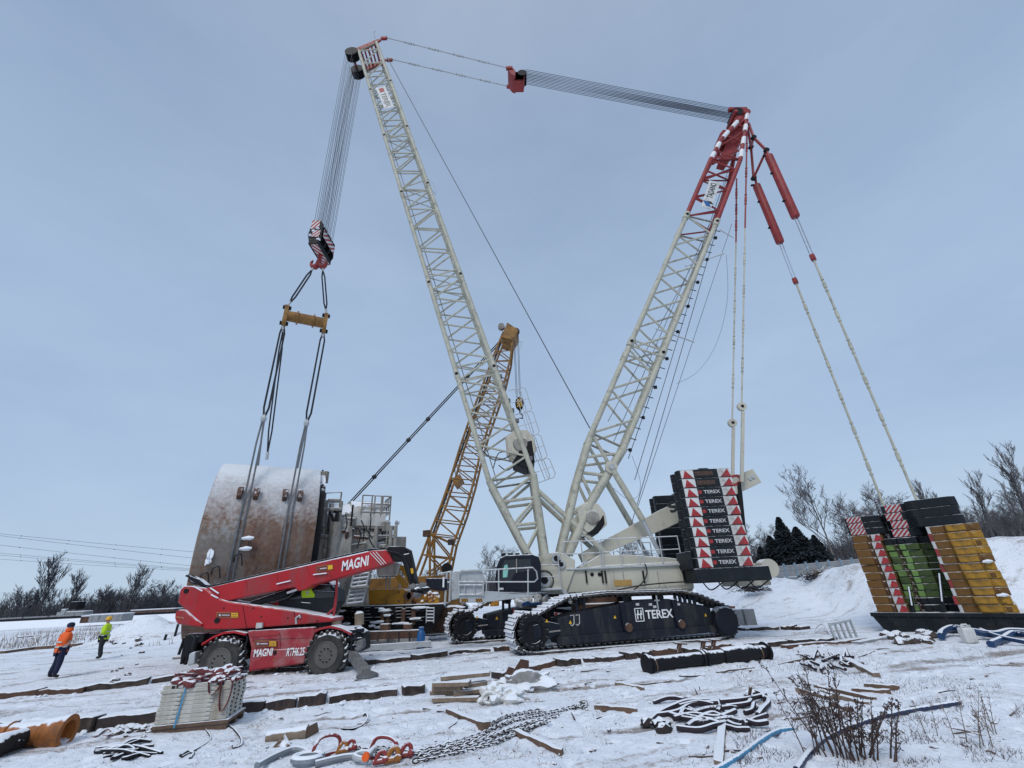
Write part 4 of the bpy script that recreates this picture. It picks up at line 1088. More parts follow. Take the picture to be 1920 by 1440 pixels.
# front platform with folded railing panels
py_ = cy - .5
MB().prism([cn(x, y, py_) for x, y in ((906, 1110), (1008, 1113), (1008, 1117), (906, 1130), (862, 1130), (862, 1120))], (0, .3, 0)).build('platform_beam', MT['grey'], crane, bevel=.02)
MB().prism([cn(x, y, py_) for x, y in ((908, 1109), (1006, 1113), (1006, 1115), (908, 1112))], (0, 1.1, 0)).build('platform_deck', MT['grey'], crane)
mb = MB()
rl = [cn(908, 1069, py_), cn(999, 1064, py_), cn(1006, 1072, py_), cn(1008, 1085, py_), cn(1002, 1091, py_), cn(908, 1091, py_)]
mb.path(rl, .032, 6)
for x in (935, 990): mb.tube(cn(x, 1067, py_), cn(x, 1118, py_), .032, 6)
mb.tube(cn(912, 1069, py_), cn(912, 1110, py_), .032, 6)
mb.build('front_railing', MT['greyrail'], crane)
MB().prism([cn(x, y, py_ + .05) for x, y in ((846, 1075), (852, 1070), (905, 1068), (907, 1120), (862, 1122), (846, 1126))], (0, .12, 0)).build('folded_panel', MT['grey'], crane, bevel=.04)
mb = MB(); mb.path([cn(x, y, py_ - .05) for x, y in ((861, 1118), (860, 1076), (865, 1070), (902, 1069), (906, 1075), (906, 1118))], .04, 6)
for y in (1091, 1097, 1115): mb.tube(cn(860, y, py_ - .05), cn(906, y, py_ - .05), .04, 6)
for x in (871, 889): mb.tube(cn(x, 1098, py_ - .05), cn(x, 1116, py_ - .05), .025, 6)
mb.build('panel_frame', MT['greyrail'], crane)
for x in (871, 898): stripes(cn(x, 1125.5, py_ - .03), (1, 0, 0), (0, 0, 1), .28, .13, 4, crane, (0, -1, 0), MT['yellowbeam'], MT['black'])
mb = MB(); mb.tube(cn(846, 1072, py_ + .2), cn(822, 1076, py_ + .2), .04, 6); mb.tube(cn(846, 1092, py_ + .2), cn(832, 1092, py_ + .2), .04, 6); mb.tube(cn(846, 1070, py_ + .2), cn(843, 1128, py_ + .2), .06, 6); mb.tube(cn(838, 1072, py_ + .2), cn(834, 1135, py_ + .2), .05, 6); mb.build('side_railing', MT['greyrail'], crane)
cabn = MB().prism([cn(x, y, py_ + .1) for x, y in ((797, 1084), (838, 1084), (838, 1106), (828, 1108), (802, 1104))], (0, .8, 0)).build('control_box', MT['navy'], crane, bevel=.04)
text('1', .42, cn(825, 1101, py_ + .1), (1, 0, 0), (0, 0, 1), MT['lett'], cabn, name='number', bold=.02)

# ---- slew ring and undercarriage
th = radians(17); tx = V((cos(th), sin(th), -.012 * cos(th))).normalized(); ty = V((-sin(th), cos(th), 0)); tz = tx.cross(ty)
N0 = gp(985, 1228)
P0 = N0 - tx * .55                       # outer lower corner of the near crawler, left end
LEN, TH, TWD = 11.0, 2.05, 1.25
mb = MB(); sc_ = V((4.05, YC, 0)); mb.lathe([(1.35, 1.15), (1.6, 1.2), (1.6, 1.55), (1.45, 1.6), (1.45, 2.1)], sc_, (0, 0, 1), 40); mb.build('slew_ring', MT['rust'], crane)
MB().box(sc_ + V((0, 0, 2.0)), (3.6, 2.6, .22)).build('slew_deck', MT['navy'], crane, bevel=.04)
Rz = Matrix.Rotation(th, 3, 'Z')
MB().box(sc_ + V((0, 0, .95)), (3.2, 5.0, .75), Rz).build('carbody', MT['navy'], crane, bevel=.08)
stripes(sc_ + Rz @ V((-2.9, -1.2, .75)), Rz @ V((0, -1, 0)), (0, 0, 1), 1.0, 1.1, 3, crane, Rz @ V((-1, 0, 0)))
snowtrack = M('snow caked track shoes', (.050, .043, .042), .75, var=.35, dirt=(.10, .085, .07), damt=.35, snow=1.0, snows=3)
snowface = M('snow plastered track shoes', (.05, .045, .044), .75, var=.3, snow=1.35, snows=1.6, sdir=V((-.75, -.25, .62)).normalized())
def crawler(P0, lab):
    def q(s, t, h): return P0 + tx * s + ty * t + tz * h
    # track loop in (s,h)
    loop = []
    pts = [(1.0, .02), (9.9, .02), (10.5, .10)] + [(10.35 + .62 * cos(a), .72 + .62 * sin(a)) for a in (-.9, -.3, .3, .9, 1.35)] + [(9.2, 1.80), (8.3, 2.02), (4.5, 2.06), (2.6, 1.96), (1.9, 1.70), (1.15, 1.36)] + [(.82 + .72 * cos(a), .76 + .72 * sin(a)) for a in (1.9, 2.4, 2.9, 3.4, 3.9, 4.4)]
    P = [V((a, b, 0)) for a, b in pts]; P.append(P[0])
    d = [0]
    for a, b in zip(P, P[1:]): d.append(d[-1] + (b - a).length)
    n = 84; shoes, left = MB(), MB()
    j = 0
    for i in range(n):
        s = d[-1] * (i + .5) / n
        while s > d[j + 1]: j += 1
        a, b = P[j], P[j + 1]; p = a.lerp(b, (s - d[j]) / (d[j + 1] - d[j])); t2 = (b - a).normalized(); nrm = V((t2.y, -t2.x, 0))
        c = q(p.x, TWD / 2, p.y); T = tx * t2.x + tz * t2.y; Nn = tx * nrm.x + tz * nrm.y
        rot = Matrix((T, ty, Nn)).transposed()
        w = d[-1] / n
        tgt = left if p.x < 3.2 and p.y > .12 else shoes
        tgt.box(c, (w * .93, TWD, .10), rot); tgt.box(c + Nn * .07 - T * w * .25, (w * .35, TWD * .96, .09), rot)
        tgt.box(c - Nn * .09, (w * .6, TWD * .5, .12), rot)
    trk = shoes.build('crawler_track', snowtrack, crane, bevel=.015, seg=1); left.build('snowy_track_shoes', snowface, trk, bevel=.015, seg=1)
    # side frame
    fr = MB().prism([q(s, .12, h) for s, h in ((2.05, .26), (2.0, .55), (2.1, 1.22), (3.2, 1.42), (5.0, 1.62), (5.7, 1.74), (7.6, 1.74), (8.2, 1.60), (9.7, 1.35), (9.75, .36))], ty * (TWD - .24)).build('track_frame', MT['navydry'], crane, bevel=.05)
    MB().prism([q(s, .02, h) for s, h in ((1.95, .22), (9.75, .30), (9.75, .60), (1.98, .52))], ty * .14).build('lower_skirt', MT['navydry'], fr, bevel=.03)
    MB().lathe([(.62, 0), (.62, .08), (.40, .10), (.40, .02)], q(.95, .10, .76), -ty, 28).build('idler_wheel', MT['black'], crane)
    MB().lathe([(.62, -.9), (.62, .02)], q(.95, .12, .76), -ty, 28).build('idler_drum', MT['black'], crane)
    for k in range(14):
        a = 2 * pi * k / 14; MB().box(q(.95 + .58 * cos(a), .06, .76 + .58 * sin(a)), (.16, .16, .16), Matrix.Rotation(-a, 3, 'Y')).build('idler_tooth', MT['black'], fr)
    MB().prism([q(s, .06, h) for s, h in ((.95, .52), (.95, 1.0), (1.6, 1.12), (2.1, 1.0), (2.1, .62), (1.6, .48))], ty * .2).build('idler_yoke', MT['navy'], fr, bevel=.03)
    MB().prism([q(s, .02, h) for s, h in ((1.55, .70), (2.12, .74), (2.12, .78), (1.55, .76))], ty * .1).build('tension_rod', MT['creamdirty'], fr)
    MB().lathe([(.60, -.1), (.60, .30), (.55, .36), (.15, .38)], q(10.22, .12, .74), -ty, 28).build('drive_sprocket', MT['navy'], crane)
    
    for s in (5.2, 7.85):
        MB().prism([q(s + a, -.03, h) for a, h in ((-.16, .62), (.0, .46), (.22, .60), (.22, .9), (.08, 1.0), (0, 1.72), (-.22, 1.72), (-.2, 1.0))], ty * .16).build('bracket', MT['navy'], fr, bevel=.03)
        MB().lathe([(.17, 0), (.17, .06), (.08, .07)], q(s + .05, -.03, .72), -ty, 16).build('pin_boss', MT['rust'], fr)
    for k in range(12):
        s = 2.3 + k * .68
        MB().span(q(s, .3, 1.35) if False else V((0, 0, 0)), V((.01, .01, .01))) if False else None
    for s in (3.0, 3.35, 7.95, 8.2, 8.45, 8.7, 8.95): MB().bar(q(s, .2, 1.3), q(s, .2, 1.88), .09, .12).build('roller_support', MT['navy'], fr)
    for s in (3.3, 5.4, 7.2, 8.8): MB().lathe([(.16, 0), (.16, .5)], q(s, .2, 1.82), ty, 14).build('carrier_roller', MT['black'], fr)
    for s, h in ((2.62, .98), (4.72, 1.08), (1.55, 1.08), (9.35, .95), (1.42, .80)):
        MB().add([q(s - .07, .105 if s > 2.2 else .05, h), q(s + .07, .105 if s > 2.2 else .05, h), q(s, .105 if s > 2.2 else .05, h + .13)], [(0, 1, 2)]).build('warning_sticker', MT['helmet'], fr, smooth=False)
    return fr, q
fr, q = crawler(P0, 'near')
text('TEREX', .33, q(6.24, .11, 1.0), tx, tz, MT['lett'], fr, bold=.03, proud=.012, width=1.40)
lg = [(5.72, .92), (6.12, .92), (6.12, 1.42), (5.72, 1.42)]
mb = MB()
for (a, b), (c, d) in zip(lg, lg[1:] + lg[:1]): mb.bar(q(a, .095, b), q(c, .095, d), .03, .03)
for s in (5.80, 5.96): mb.prism([q(s + a, .1, h) for a, h in ((0, 1.0), (.05, 1.0), (.05, 1.15), (.09, 1.2), (.09, 1.36), (.04, 1.36), (.04, 1.24), (0, 1.2))], -ty * .012)
mb.bar(q(5.78, .095, 1.18), q(6.06, .095, 1.18), .04, .04)
mb.build('emblem', MT['lett'], fr)
for s in (2.75, 3.0):
    MB().path([q(s - .12, .09, 1.28), q(s + .05, .09, 1.30), q(s + .03, .09, .98), q(s - .06, .09, .90), q(s - .14, .09, .95)], .022, 5).build('painted_mark', MT['lettdim'], fr)
MB().bar(q(6.9, .08, 1.35), q(6.9, .08, 1.9), .05, .05).build('paint_run', MT['grey'], fr); MB().bar(q(6.78, .08, 1.7), q(7.02, .08, 1.7), .05, .05).build('paint_run', MT['grey'], fr)
for s, h in ((5.9, 1.58), (6.55, 1.55), (6.75, 1.45), (8.0, 1.5)): MB().box(q(s, .1, h), (.16, .03, .10), Rz).build('sticker', MT['lettdim'], fr)
P1 = gp(850, 1208) - tx * .35 - ty * .0
fr2, q2 = crawler(P1, 'far')
# dark panel with triangle between the crawlers and bags on the far track
wp = MB().prism([at(x, y, 23.6) for x, y in ((961, 1140), (1008, 1140), (1008, 1172), (966, 1176))], (0, .15, 0)).build('inner_weight', MT['navyplate'], crane, bevel=.02)
MB().prism([at(x, y, 23.57) for x, y in ((961, 1142), (965, 1142), (968, 1175), (964, 1176))], (0, .04, 0)).build('warning_panel', MT['warnred'], wp)
MB().add([at(x, y, 23.57) for x, y in ((992, 1160), (1003, 1155), (996, 1146))], [(0, 1, 2)]).build('warning_triangle', MT['warnred'], wp)
text('TEREX', .17, at(973, 1156, 23.6), (1, 0, 0), (0, 0, 1), MT['lettdim'], wp, sx=1.0, proud=.01)

# ================================================================== superlift tray with its slabs
TL = at(1644, 1176, 0) if False else gp(1650, 1183); TRr = gp(1912, 1192)
ux = (TRr - TL); ux.z = 0; ux.normalize(); uy = V((-ux.y, ux.x, 0)); uz = V((0, 0, 1))     # ux along the face (to the right), uy away from the viewer
TB = V((TL.x, TL.y, min(TL.z, TRr.z) - .05))
def sl(px, py, t=0.0): return on_plane(px, py, TB + uy * t, uy)
def sloc(p):
    d = p - TB; return d.dot(ux), d.z
WID = sloc(sl(1918, 1156))[0]
tray = thing('counterweight_tray', TB + ux * WID / 2 + uy * 1.5, 'long black steel tray on the ground carrying the yellow and green slab stacks', 'tray')
def tq(s, t, h): return TB + ux * s + uy * t + uz * h
hT = sloc(sl(1640, 1149))[1]
MB().prism([tq(s, 0, h) for s, h in ((.25, .02), (WID - .15, .02), (WID + .15, hT - .12), (WID + .15, hT), (-.12, hT), (-.12, hT - .12))], uy * 3.1).build('tray_body', MT['navyplate'], tray, bevel=.03)
MB().prism([tq(s, -.06, h) for s, h in ((-.15, hT - .16), (WID + .2, hT - .16), (WID + .2, hT + .02), (-.15, hT + .02))], uy * .08).build('rim', MT['navyplate'], tray, bevel=.02)
for k in range(7): MB().prism([tq(.5 + k * WID / 7.2 + a, -.05, h) for a, h in ((0, .05), (.09, .05), (.09, hT - .16), (0, hT - .16))], uy * .08).build('stiffener', MT['navyplate'], tray)
for px in (1708, 1764):
    a = sl(px + 5, 1150, .15); s, _ = sloc(a); tp = 1075 if px > 1740 else 1100
    b = sl(px - 4 if px < 1740 else px - 3, tp, .15)
    MB().path([a, a.lerp(b, .35), b], [.11, .08, .05], 6).build('guide_post', MT['navyplate'], tray)
    MB().tube(a.lerp(b, .3) - uy * .1, b - uy * .1, .03, 5).build('snow_line', MT['snowlump'], tray)
# stacks: (left px at bottom, right px at bottom, top row y) measured on the front face
def stack(x0, x1, ytop, n, t0, dp, body_mats, group, lab, dress=None, name='counterweight_slab'):
    """x0,x1: distances along the tray; n slabs between the tray and ztop"""
    ztop = ytop; h = (ztop - hT) / n
    for k in range(n):
        z = hT + .02 + (n - 1 - k) * h; jx = random.uniform(-.05, .05); jt = random.uniform(-.05, .05)
        root = thing(name, tq((x0 + x1) / 2, t0 + dp / 2, z), lab(k), 'counterweight', group)
        def q(s, t, hh): return tq(s + jx, t + t0 + jt, z + hh)
        dress(q, root, h - .012, k, x1 - x0, x0, dp)
ow = lambda k, n: ('topmost', 'second from the top', 'third from the top', 'fourth from the top', 'fifth from the top', 'sixth from the top', 'seventh from the top', 'eighth from the top', 'ninth from the top', 'tenth from the top', 'eleventh from the top')[k] if k < n - 1 else 'lowest'
sA0, sA1 = sloc(sl(1642, 1140))[0], sloc(sl(1700, 1140))[0]
sB0, sB1 = sA1 + .02, sloc(sl(1806, 1148))[0] - .10
sC0, sC1 = sloc(sl(1806, 1148))[0], sloc(sl(1908, 1140))[0]
zA = sloc(sl(1590, 1006))[1]; zB = sloc(sl(1670, 1010, .7))[1]; zC = sloc(sl(1770, 985))[1]
def dressA(q, root, h, k, w, x0, dp):
    MB().prism([q(x0 + s, t, 0) for s, t in ((0, 0), (w * .50, 0), (w * .52, .10), (w * .64, .10), (w * .66, 0), (w, 0), (w, dp), (0, dp))], uz * h).build('slab_body', MT['cwbrown'], root, bevel=.025)
    MB().prism([q(x0 + s, -.012, hh) for s, hh in ((w * .68, .015), (w * .99, .015), (w * .99, h - .015), (w * .68, h - .015))], uy * .02).build('warning_panel', MT['lettdim'], root)
    MB().add([q(x0 + w * a, -.016, b) for a, b in ((.72, .02), (.99, .02), (.99, h * .7), (.86, h - .02))], [(0, 1, 2, 3)]).build('warning_triangle', MT['warnred'], root, smooth=False)
    MB().prism([q(x0 + w * a, .06, b) for a, b in ((.535, h * .15), (.625, h * .15), (.625, h * .85), (.535, h * .85))], uy * .06).build('lug', MT['rust'], root, bevel=.03)
def dressB(q, root, h, k, w, x0, dp):
    dark = k in (0,)
    last = k >= 9
    m1 = MT['navyplate'] if dark or last else MT['cwgreen']
    MB().prism([q(x0 + s, t, 0) for s, t in ((0, 0), (w * .20, 0), (w * .22, .1), (w * .30, .1), (w * .31, -.05), (w * .46, -.05), (w * .47, .05), (w * .74, .05), (w * .76, .5), (w, .5), (w, dp), (0, dp))], uz * h).build('slab_body', m1, root, bevel=.03)
    if not dark:
        MB().prism([q(x0 + w * a, -.065, b) for a, b in ((.32, .03), (.45, .03), (.45, h - .02), (.32, h - .02))], uy * .03).build('painted_rib', MT['cwlime'] if not last else MT['navyplate'], root, bevel=.01)
        MB().prism([q(x0 + w * a, -.012, b) for a, b in ((.02, .03), (.19, .03), (.19, h - .03), (.02, h - .03))], uy * .02).build('side_panel', MT['cwlime'] if k % 3 else MT['cwgreen'], root, bevel=.01)
        MB().path([q(x0 + w * .26 + .09 * cos(a), .06, h * .5 + h * .42 * sin(a)) for a in [i * pi / 5 for i in range(10)]], .028, 5, closed=True).build('lug', MT['rust'], root)
def dressC(q, root, h, k, w, x0, dp):
    MB().prism([q(x0 + s, t, 0) for s, t in ((0, .12), (w * .30, .12), (w * .33, -.05), (w * .74, -.05), (w * .76, .05), (w, .05), (w, dp), (0, dp))], uz * h).build('slab_body', MT['cwyellow'] if k % 4 else MT['cwbrown'], root, bevel=.03)
    MB().prism([q(x0 + w * a, .105, b) for a, b in ((.02, .02), (.30, .02), (.30, h - .02), (.02, h - .02))], uy * .03).build('rusty_panel', MT['cwbrown'], root, bevel=.012)
    MB().prism([q(x0 + w * a, -.07, b) for a, b in ((.345, .035), (.72, .035), (.72, h - .015), (.345, h - .03))], uy * .03).build('front_panel', MT['cwyellow'], root, bevel=.012)
    MB().prism([q(x0 + w * a, .02, b) for a, b in ((.80, h * .15), (.90, h * .15), (.90, h * .75), (.80, h * .75))], uy * .05).build('lug', MT['cwyellow'] if k % 2 else MT['cwbrown'], root, bevel=.03)
    MB().prism([q(x0 - .10, .1, b) for b in (0, h)] + [q(x0 + .02, .1, b) for b in (h, 0)], uy * .3).build('edge_stripe', MT['warnred'] if k % 2 else MT['lettdim'], root)
    if k in (4, 8): MB().blob(q(x0 + w * .86, .0, .02), (.28, .1, .07), k, .4, 2).build('snow_clump', MT['snowlump'], root)
stack(sA0, sA1, zA, 10, .05, 2.6, None, 'brown slabs of the left tray stack', lambda k: 'rusty brown slab with red triangle, ' + ow(k, 10) + ' of the left tray stack', dressA)
stack(sB0, sB1, zB, 11, .75, 1.9, None, 'green slabs of the middle tray stack', lambda k: ('dark capping slab on top of the green stack' if k == 0 else ('dark' if k >= 9 else 'green') + ' slab with round lugs, ' + ow(k, 11) + ' of the middle stack'), dressB)
stack(sC0, sC1, zC, 11, -.05, 2.8, None, 'yellow slabs of the right tray stack', lambda k: 'worn yellow slab, ' + ow(k, 11) + ' of the right tray stack', dressC)
# dark striped slabs on top
def dresst(flag):
    def f(q, root, h, k, w, x0, dp):
        MB().prism([q(x0 + s, t, 0) for s, t in ((0, .25), (.25, 0), (w - .25, 0), (w, .25), (w, dp), (0, dp))], uz * h).build('slab_body', MT['navyplate'], root, bevel=.03)
        if flag: stripes(q(x0 + w * flag, -.012, h / 2), ux, uz, w * .42, h * .92, 5, root, -uy, MT['lettdim'])
    return f
_h = hT
def topstack(x0, x1, z0, z1, n, t0, dp, flag, lab, grp):
    global hT
    keep = hT; hT = z0; stack(x0, x1, z1, n, t0, dp, None, grp, lab, dresst(flag)); hT = keep
p0, p1 = sloc(sl(1586, 1004, .5)), sloc(sl(1662, 966, .5))
topstack(sA0 - .1, sA1 + .25, zA + .03, sloc(sl(1600, 970, .4))[1], 3, .4, 2.2, .30, lambda k: 'striped dark slab, ' + ow(k, 3) + ' of three on the brown stack', 'striped slabs on the brown stack')
topstack(sA1 + .30, sC0 - .05, zB + .03, sloc(sl(1655, 948, .8))[1], 4, .95, 2.0, .33, lambda k: 'broad striped dark slab, ' + ow(k, 4) + ' of four above the green stack', 'striped slabs on the green stack')
zs = sloc(sl(1720, 945, .6))[1]
topstack(sC0 - .55, sC1 - .35, zC + .03, sloc(sl(1780, 930, .5))[1], 3, .5, 2.2, 0, lambda k: 'plain dark slab, ' + ow(k, 3) + ' of three on the yellow stack', 'plain dark slabs on the yellow stack')

# superlift cylinders and pendants
def slline(s, pts, Y0, Y1):
    """pts: linkage, cylinder top, cylinder bottom, knuckle, end on the stack"""
    n = len(pts); P = []
    for i, (x, y) in enumerate(pts): P.append(cn(x, y, lerp(Y0, Y1, i / (n - 1))))
    tip, top, bot, kn, end = P
    MB().tube(tip, top, .09, 8).build('link_rod', MT['red'], crane)
    c = MB(); d = (bot - top).normalized(); c.path([top, top + d * .1, bot - d * .1, bot], [.24, .29, .29, .26], 14); c.build('lift_cylinder', MT['red'], crane)
    for t in (.0, .3, .75): MB().box(top.lerp(bot, t) + V((-.28, 0, 0)), (.3, .16, .08)).build('bracket', MT['black'], crane)
    for e in (-.11, .11): MB().tube(bot + V((e, 0, 0)), kn + V((e, 0, 0)), .04, 6).build('piston_rod', MT['chrome'], crane)
    MB().bar(kn + V((0, 0, .22)), kn - V((0, 0, .22)), .42, .30).build('knuckle', MT['red'], crane, bevel=.06)
    pendant([kn, end], .066, 7, MT['boomgrey'], 'stay_bar', 1.5)
slline(-1, ((1437, 283), (1441, 292), (1492, 407), (1524, 483), (1719, 938)), YC - .8, YC - .9)
slline(1, ((1416, 330), (1418, 347), (1463, 455), (1491, 527), (1657, 948)), YC + .8, YC + 1.5)
A_, B_, C_, D_ = cn(1404, 232, YC - .4), cn(1413, 258, YC - .7), cn(1437, 282, YC - .8), cn(1413, 334, YC + .8)
for a, b in ((A_, B_), (B_, C_), (cn(1402, 240, YC + .4), cn(1408, 276, YC + .7)), (cn(1408, 276, YC + .7), D_), (C_, D_), (B_, cn(1408, 276, YC + .7))): MB().tube(a, b, .10, 7).build('linkage', MT['red'], crane)
for p in (B_, C_, D_, cn(1408, 276, YC + .7)): MB().lathe([(.2, -.12), (.2, .12)], p, (0, 1, 0), 12).build('linkage_pin', MT['black'], crane)

# ================================================================== tunnel boring machine
tbm = thing('boring_machine', V((TC.x, TC.y, .7)), 'huge rusty cylindrical tunnel shield, white with frost on top, with grey machinery behind', 'machine')
def tb(s, t, z): return TC + TX * s + TY * t + V((0, 0, z))
m, nt, b, L = newmat('rusty shield steel')
tc = nt.nodes.new('ShaderNodeTexCoord').outputs['Object']
n1 = noise_tex(nt, tc, .38, 7, .66); n2 = noise_tex(nt, tc, 1.3, 8, .72, (1, 1, .18)); n3 = noise_tex(nt, tc, 6, 6, .7)
c = ramp(nt, n1, [(.30, (.060, .022, .010)), (.42, (.17, .062, .022)), (.52, (.20, .088, .034)), (.60, (.20, .155, .12)), (.74, (.10, .078, .066))])
c = mix(nt, ramp(nt, n2, [(.46, 0.0), (.66, .75)]), c, (.23, .20, .17))
c = mix(nt, ramp(nt, n2, [(.30, .92), (.46, 0.0)]), c, (.022, .016, .014))
c = mix(nt, .25, c, ramp(nt, n3, [(.3, .0), (.7, .35)]))
geo = nt.nodes.new('ShaderNodeNewGeometry'); spn = nt.nodes.new('ShaderNodeSeparateXYZ'); L(geo.outputs['Normal'], spn.inputs[0])
sm = math_(nt, 'ADD', math_(nt, 'ADD', spn.outputs['Z'], math_(nt, 'MULTIPLY', math_(nt, 'SUBTRACT', n3, .5), .5)), math_(nt, 'MULTIPLY', math_(nt, 'SUBTRACT', n1, .5), .9))
c = mix(nt, ramp(nt, sm, [(.12, 0.0), (.42, .50), (.76, 1.0)]), c, (.70, .72, .74))
L(c, b.inputs['Base Color']); b.inputs['Roughness'].default_value = .8
bn = nd(nt, 'ShaderNodeBump', Strength=.35, Distance=.06); L(math_(nt, 'ADD', n1, math_(nt, 'MULTIPLY', n3, .3)), bn.inputs['Height']); L(bn.outputs['Normal'], b.inputs['Normal'])
MT['shield'] = m
SL0, SL1 = -2.35, 2.35
MB().lathe([(TR - .5, SL0 + .02), (TR - .04, SL0), (TR, SL0 + .05), (TR, SL1 - .05), (TR - .03, SL1), (TR - .4, SL1)], TC, TX, 96).build('shield', m, tbm)
MB().lathe([(TR - .30, SL1 - .02), (TR - .30, SL1 + .30)], TC, TX, 72).build('shield_gap', MT['black'], tbm)
for s in (-.25, 1.6):
    MB().lathe([(TR - .02, s), (TR + .012, s + .005), (TR + .012, s + .05), (TR - .02, s + .055)], TC, TX, 96).build('weld_seam', MT['shield'], tbm)
def cyl(s, a, r=TR): return tb(s, -sin(a) * r, cos(a) * r)          # a: angle from the top towards the viewer
SA = (-.80, 1.12)
for s in SA:
    for a, nm in ((1.06, 1), (1.62, 0)):
        if nm:
            for e in (-.34, .34):
                MB().prism([cyl(s + e + d, a + da, TR + k) for d, da, k in ((-.13, -.05, 0), (.13, -.05, 0), (.10, .08, 0), (-.10, .08, 0))], (cyl(0, a, 1) - cyl(0, a, 0)) * .30).build('sling_guide', MT['rust'], tbm, bevel=.03)
# bollard shaped lug with snow
a = 1.62; c0 = cyl(-.42, a)
out = (cyl(0, a, 1) - cyl(0, a, 0))
for z in (.22, -.22): MB().blob(c0 + out * .22 + V((0, 0, z)), (.30, .12, .10), 2, .2, 2).build('lug_snow', MT['snowlump'], tbm)
MB().box(c0 + out * .14, (.14, .3, .5), Matrix.Rotation(TA, 3, 'Z')).build('lug', MT['rust'], tbm, bevel=.03)
MB().blob(cyl(-1.75, 1.75, TR + .02), (.15, .07, .26), 6, 1.0, 3).build('snow_clump', MT['snowlump'], tbm)
for k in (0, 1, 3):
    s = -1.9 + k * .37; p = cyl(s, 1.98 - .06 * k, TR); MB().path(smoothpath([p, p + out * .25 + V((.05, 0, .25)), p + out * .3 + TX * .25 + V((0, 0, .3)), p + TX * .35 + out * .1 + V((0, 0, -.15))]), .03, 5).build('hose', MT['blackclean'], tbm)
# slings around the shield
def bight(e, s, name, lab):
    top = SPc + TX * e * hl + V((0, 0, -.75))
    kn = on_plane(*((491, 822) if e < 0 else (576, 826)), top - TY * .2, TY)
    # tangent point in the plane across the axis
    z0 = (top - TC).z; a_t = math.acos(TR / z0) * .99
    tp = cyl(s, a_t, TR + .06)
    kn = top.lerp(tp, .60)
    root = thing(name, kn, lab, 'sling', 'slings lifting the shield')
    for k in (-.05, .07):
        up_ = [top + TX * k * .3, top.lerp(kn, .1) + TX * k * 2.2, top.lerp(kn, .9) + TX * k * 2.0, kn]
        MB().path(up_, .055, 6).build('rope', MT['blackclean'], root)
    MB().bar(top, top.lerp(kn, .06), .17, .1).build('shackle', MT['grey'], root, bevel=.03)
    MB().blob(kn, (.15, .14, .26), 2, .3, 2).build('shackle', MT['grey'], root)
    for k in (-.10, .10):
        low = [kn + TX * k * .4, kn.lerp(tp, .3) + TX * k, tp + TX * k] + [cyl(s, a_t + i * .09, TR + .05) + TX * k for i in range(1, 20)]
        MB().path(low, .045, 6).build('strap', M('grey sling strap', (.15, .155, .165), .75, var=.35, snow=.3, snows=8) if 'grey sling strap' not in bpy.data.materials else bpy.data.materials['grey sling strap'], root)
    bk = [kn + TY * .3] + [cyl(s, -a_t - i * .12, TR + .05) for i in range(0, 12)]
    MB().path(bk, .055, 6).build('strap', MT['wire'], root)
bight(-1, SA[0], 'lifting_sling', 'long grey sling from the left spreader end down around the rusty shield')
bight(1, SA[1], 'lifting_sling', 'long grey sling from the right spreader end down around the rusty shield')
tp = SPc - TX * hl + V((0, 0, -.75)); e = on_plane(500, 862, tp + TY * .6, TY)
rope_pair(tp + TY * .15, e, .10, .045, 'loose_sling', 'slack dark sling hanging free behind the left lifting sling', None)

# grey machinery behind the shield
def tm(px, py, t): return on_plane(px, py, TC + TY * t, TY)
def post(x0, y0, x1, y1, t, r, name='column', mat=MT['creamdirty'], n=12): return MB().tube(tm(x0, y0, t), tm(x1, y1, t), r, n).build(name, mat, tbm)
MB().lathe([(3.0, SL1 + .1), (3.0, SL1 + 1.9), (2.4, SL1 + 2.0), (2.4, SL1 + 3.2)], TC + V((0, 0, -.6)), TX, 48).build('main_drum', MT['creamdirty'], tbm)
MB().lathe([(1.15, 0), (1.15, 1.9)], tm(652, 978, -.8), TX, 28).build('frosted_tank', MT['frosttank'], tbm)
for x0, x1, y0, y1, t in ((602, 616, 937, 1060, -2.6), (648, 664, 962, 1070, -2.4)):
    MB().prism([tm(x0, y0, t), tm(x1, y0, t), tm(x1 - 12, y1, t), tm(x0 - 12, y1, t)], TY * .5).build('web_plate', MT['creamdirty'], tbm, bevel=.03)
post(630, 980, 618, 1062, -2.8, .36); post(622, 945, 618, 985, -2.7, .12); post(640, 940, 634, 1000, -2.5, .10, 'pipe')
MB().span(*[p for p in (tm(620, 985, -2.8), tm(641, 996, -2.8) + V((0, .7, 0)))]).build('cylinder_block', MT['creamdirty'], tbm, bevel=.04)
for y, x0, x1 in ((955, 606, 640), (1006, 598, 636), (938, 615, 638)): MB().tube(tm(x0, y, -2.9), tm(x1, y, -2.9), .09, 8).build('cross_pipe', MT['creamdirty'], tbm)
MB().path(smoothpath([tm(x, y, -2.9) for x, y in ((618, 960), (624, 972), (628, 985))]), .06, 6).build('hose', MT['black'], tbm)
MB().box(tm(607, 895, .3), (.5, .3, .7)).build('junction_box', MT['creamdirty'], tbm, bevel=.03)
MB().tube(tm(605, 881, .3), tm(606, 890, .3), .05, 6).build('bolt', MT['black'], tbm)
railing([tm(606, 962, -1.2), tm(636, 960, -1.2)], 1.1, 'top_rail', tbm, 1, .045, .8, MT['creamdirty'])
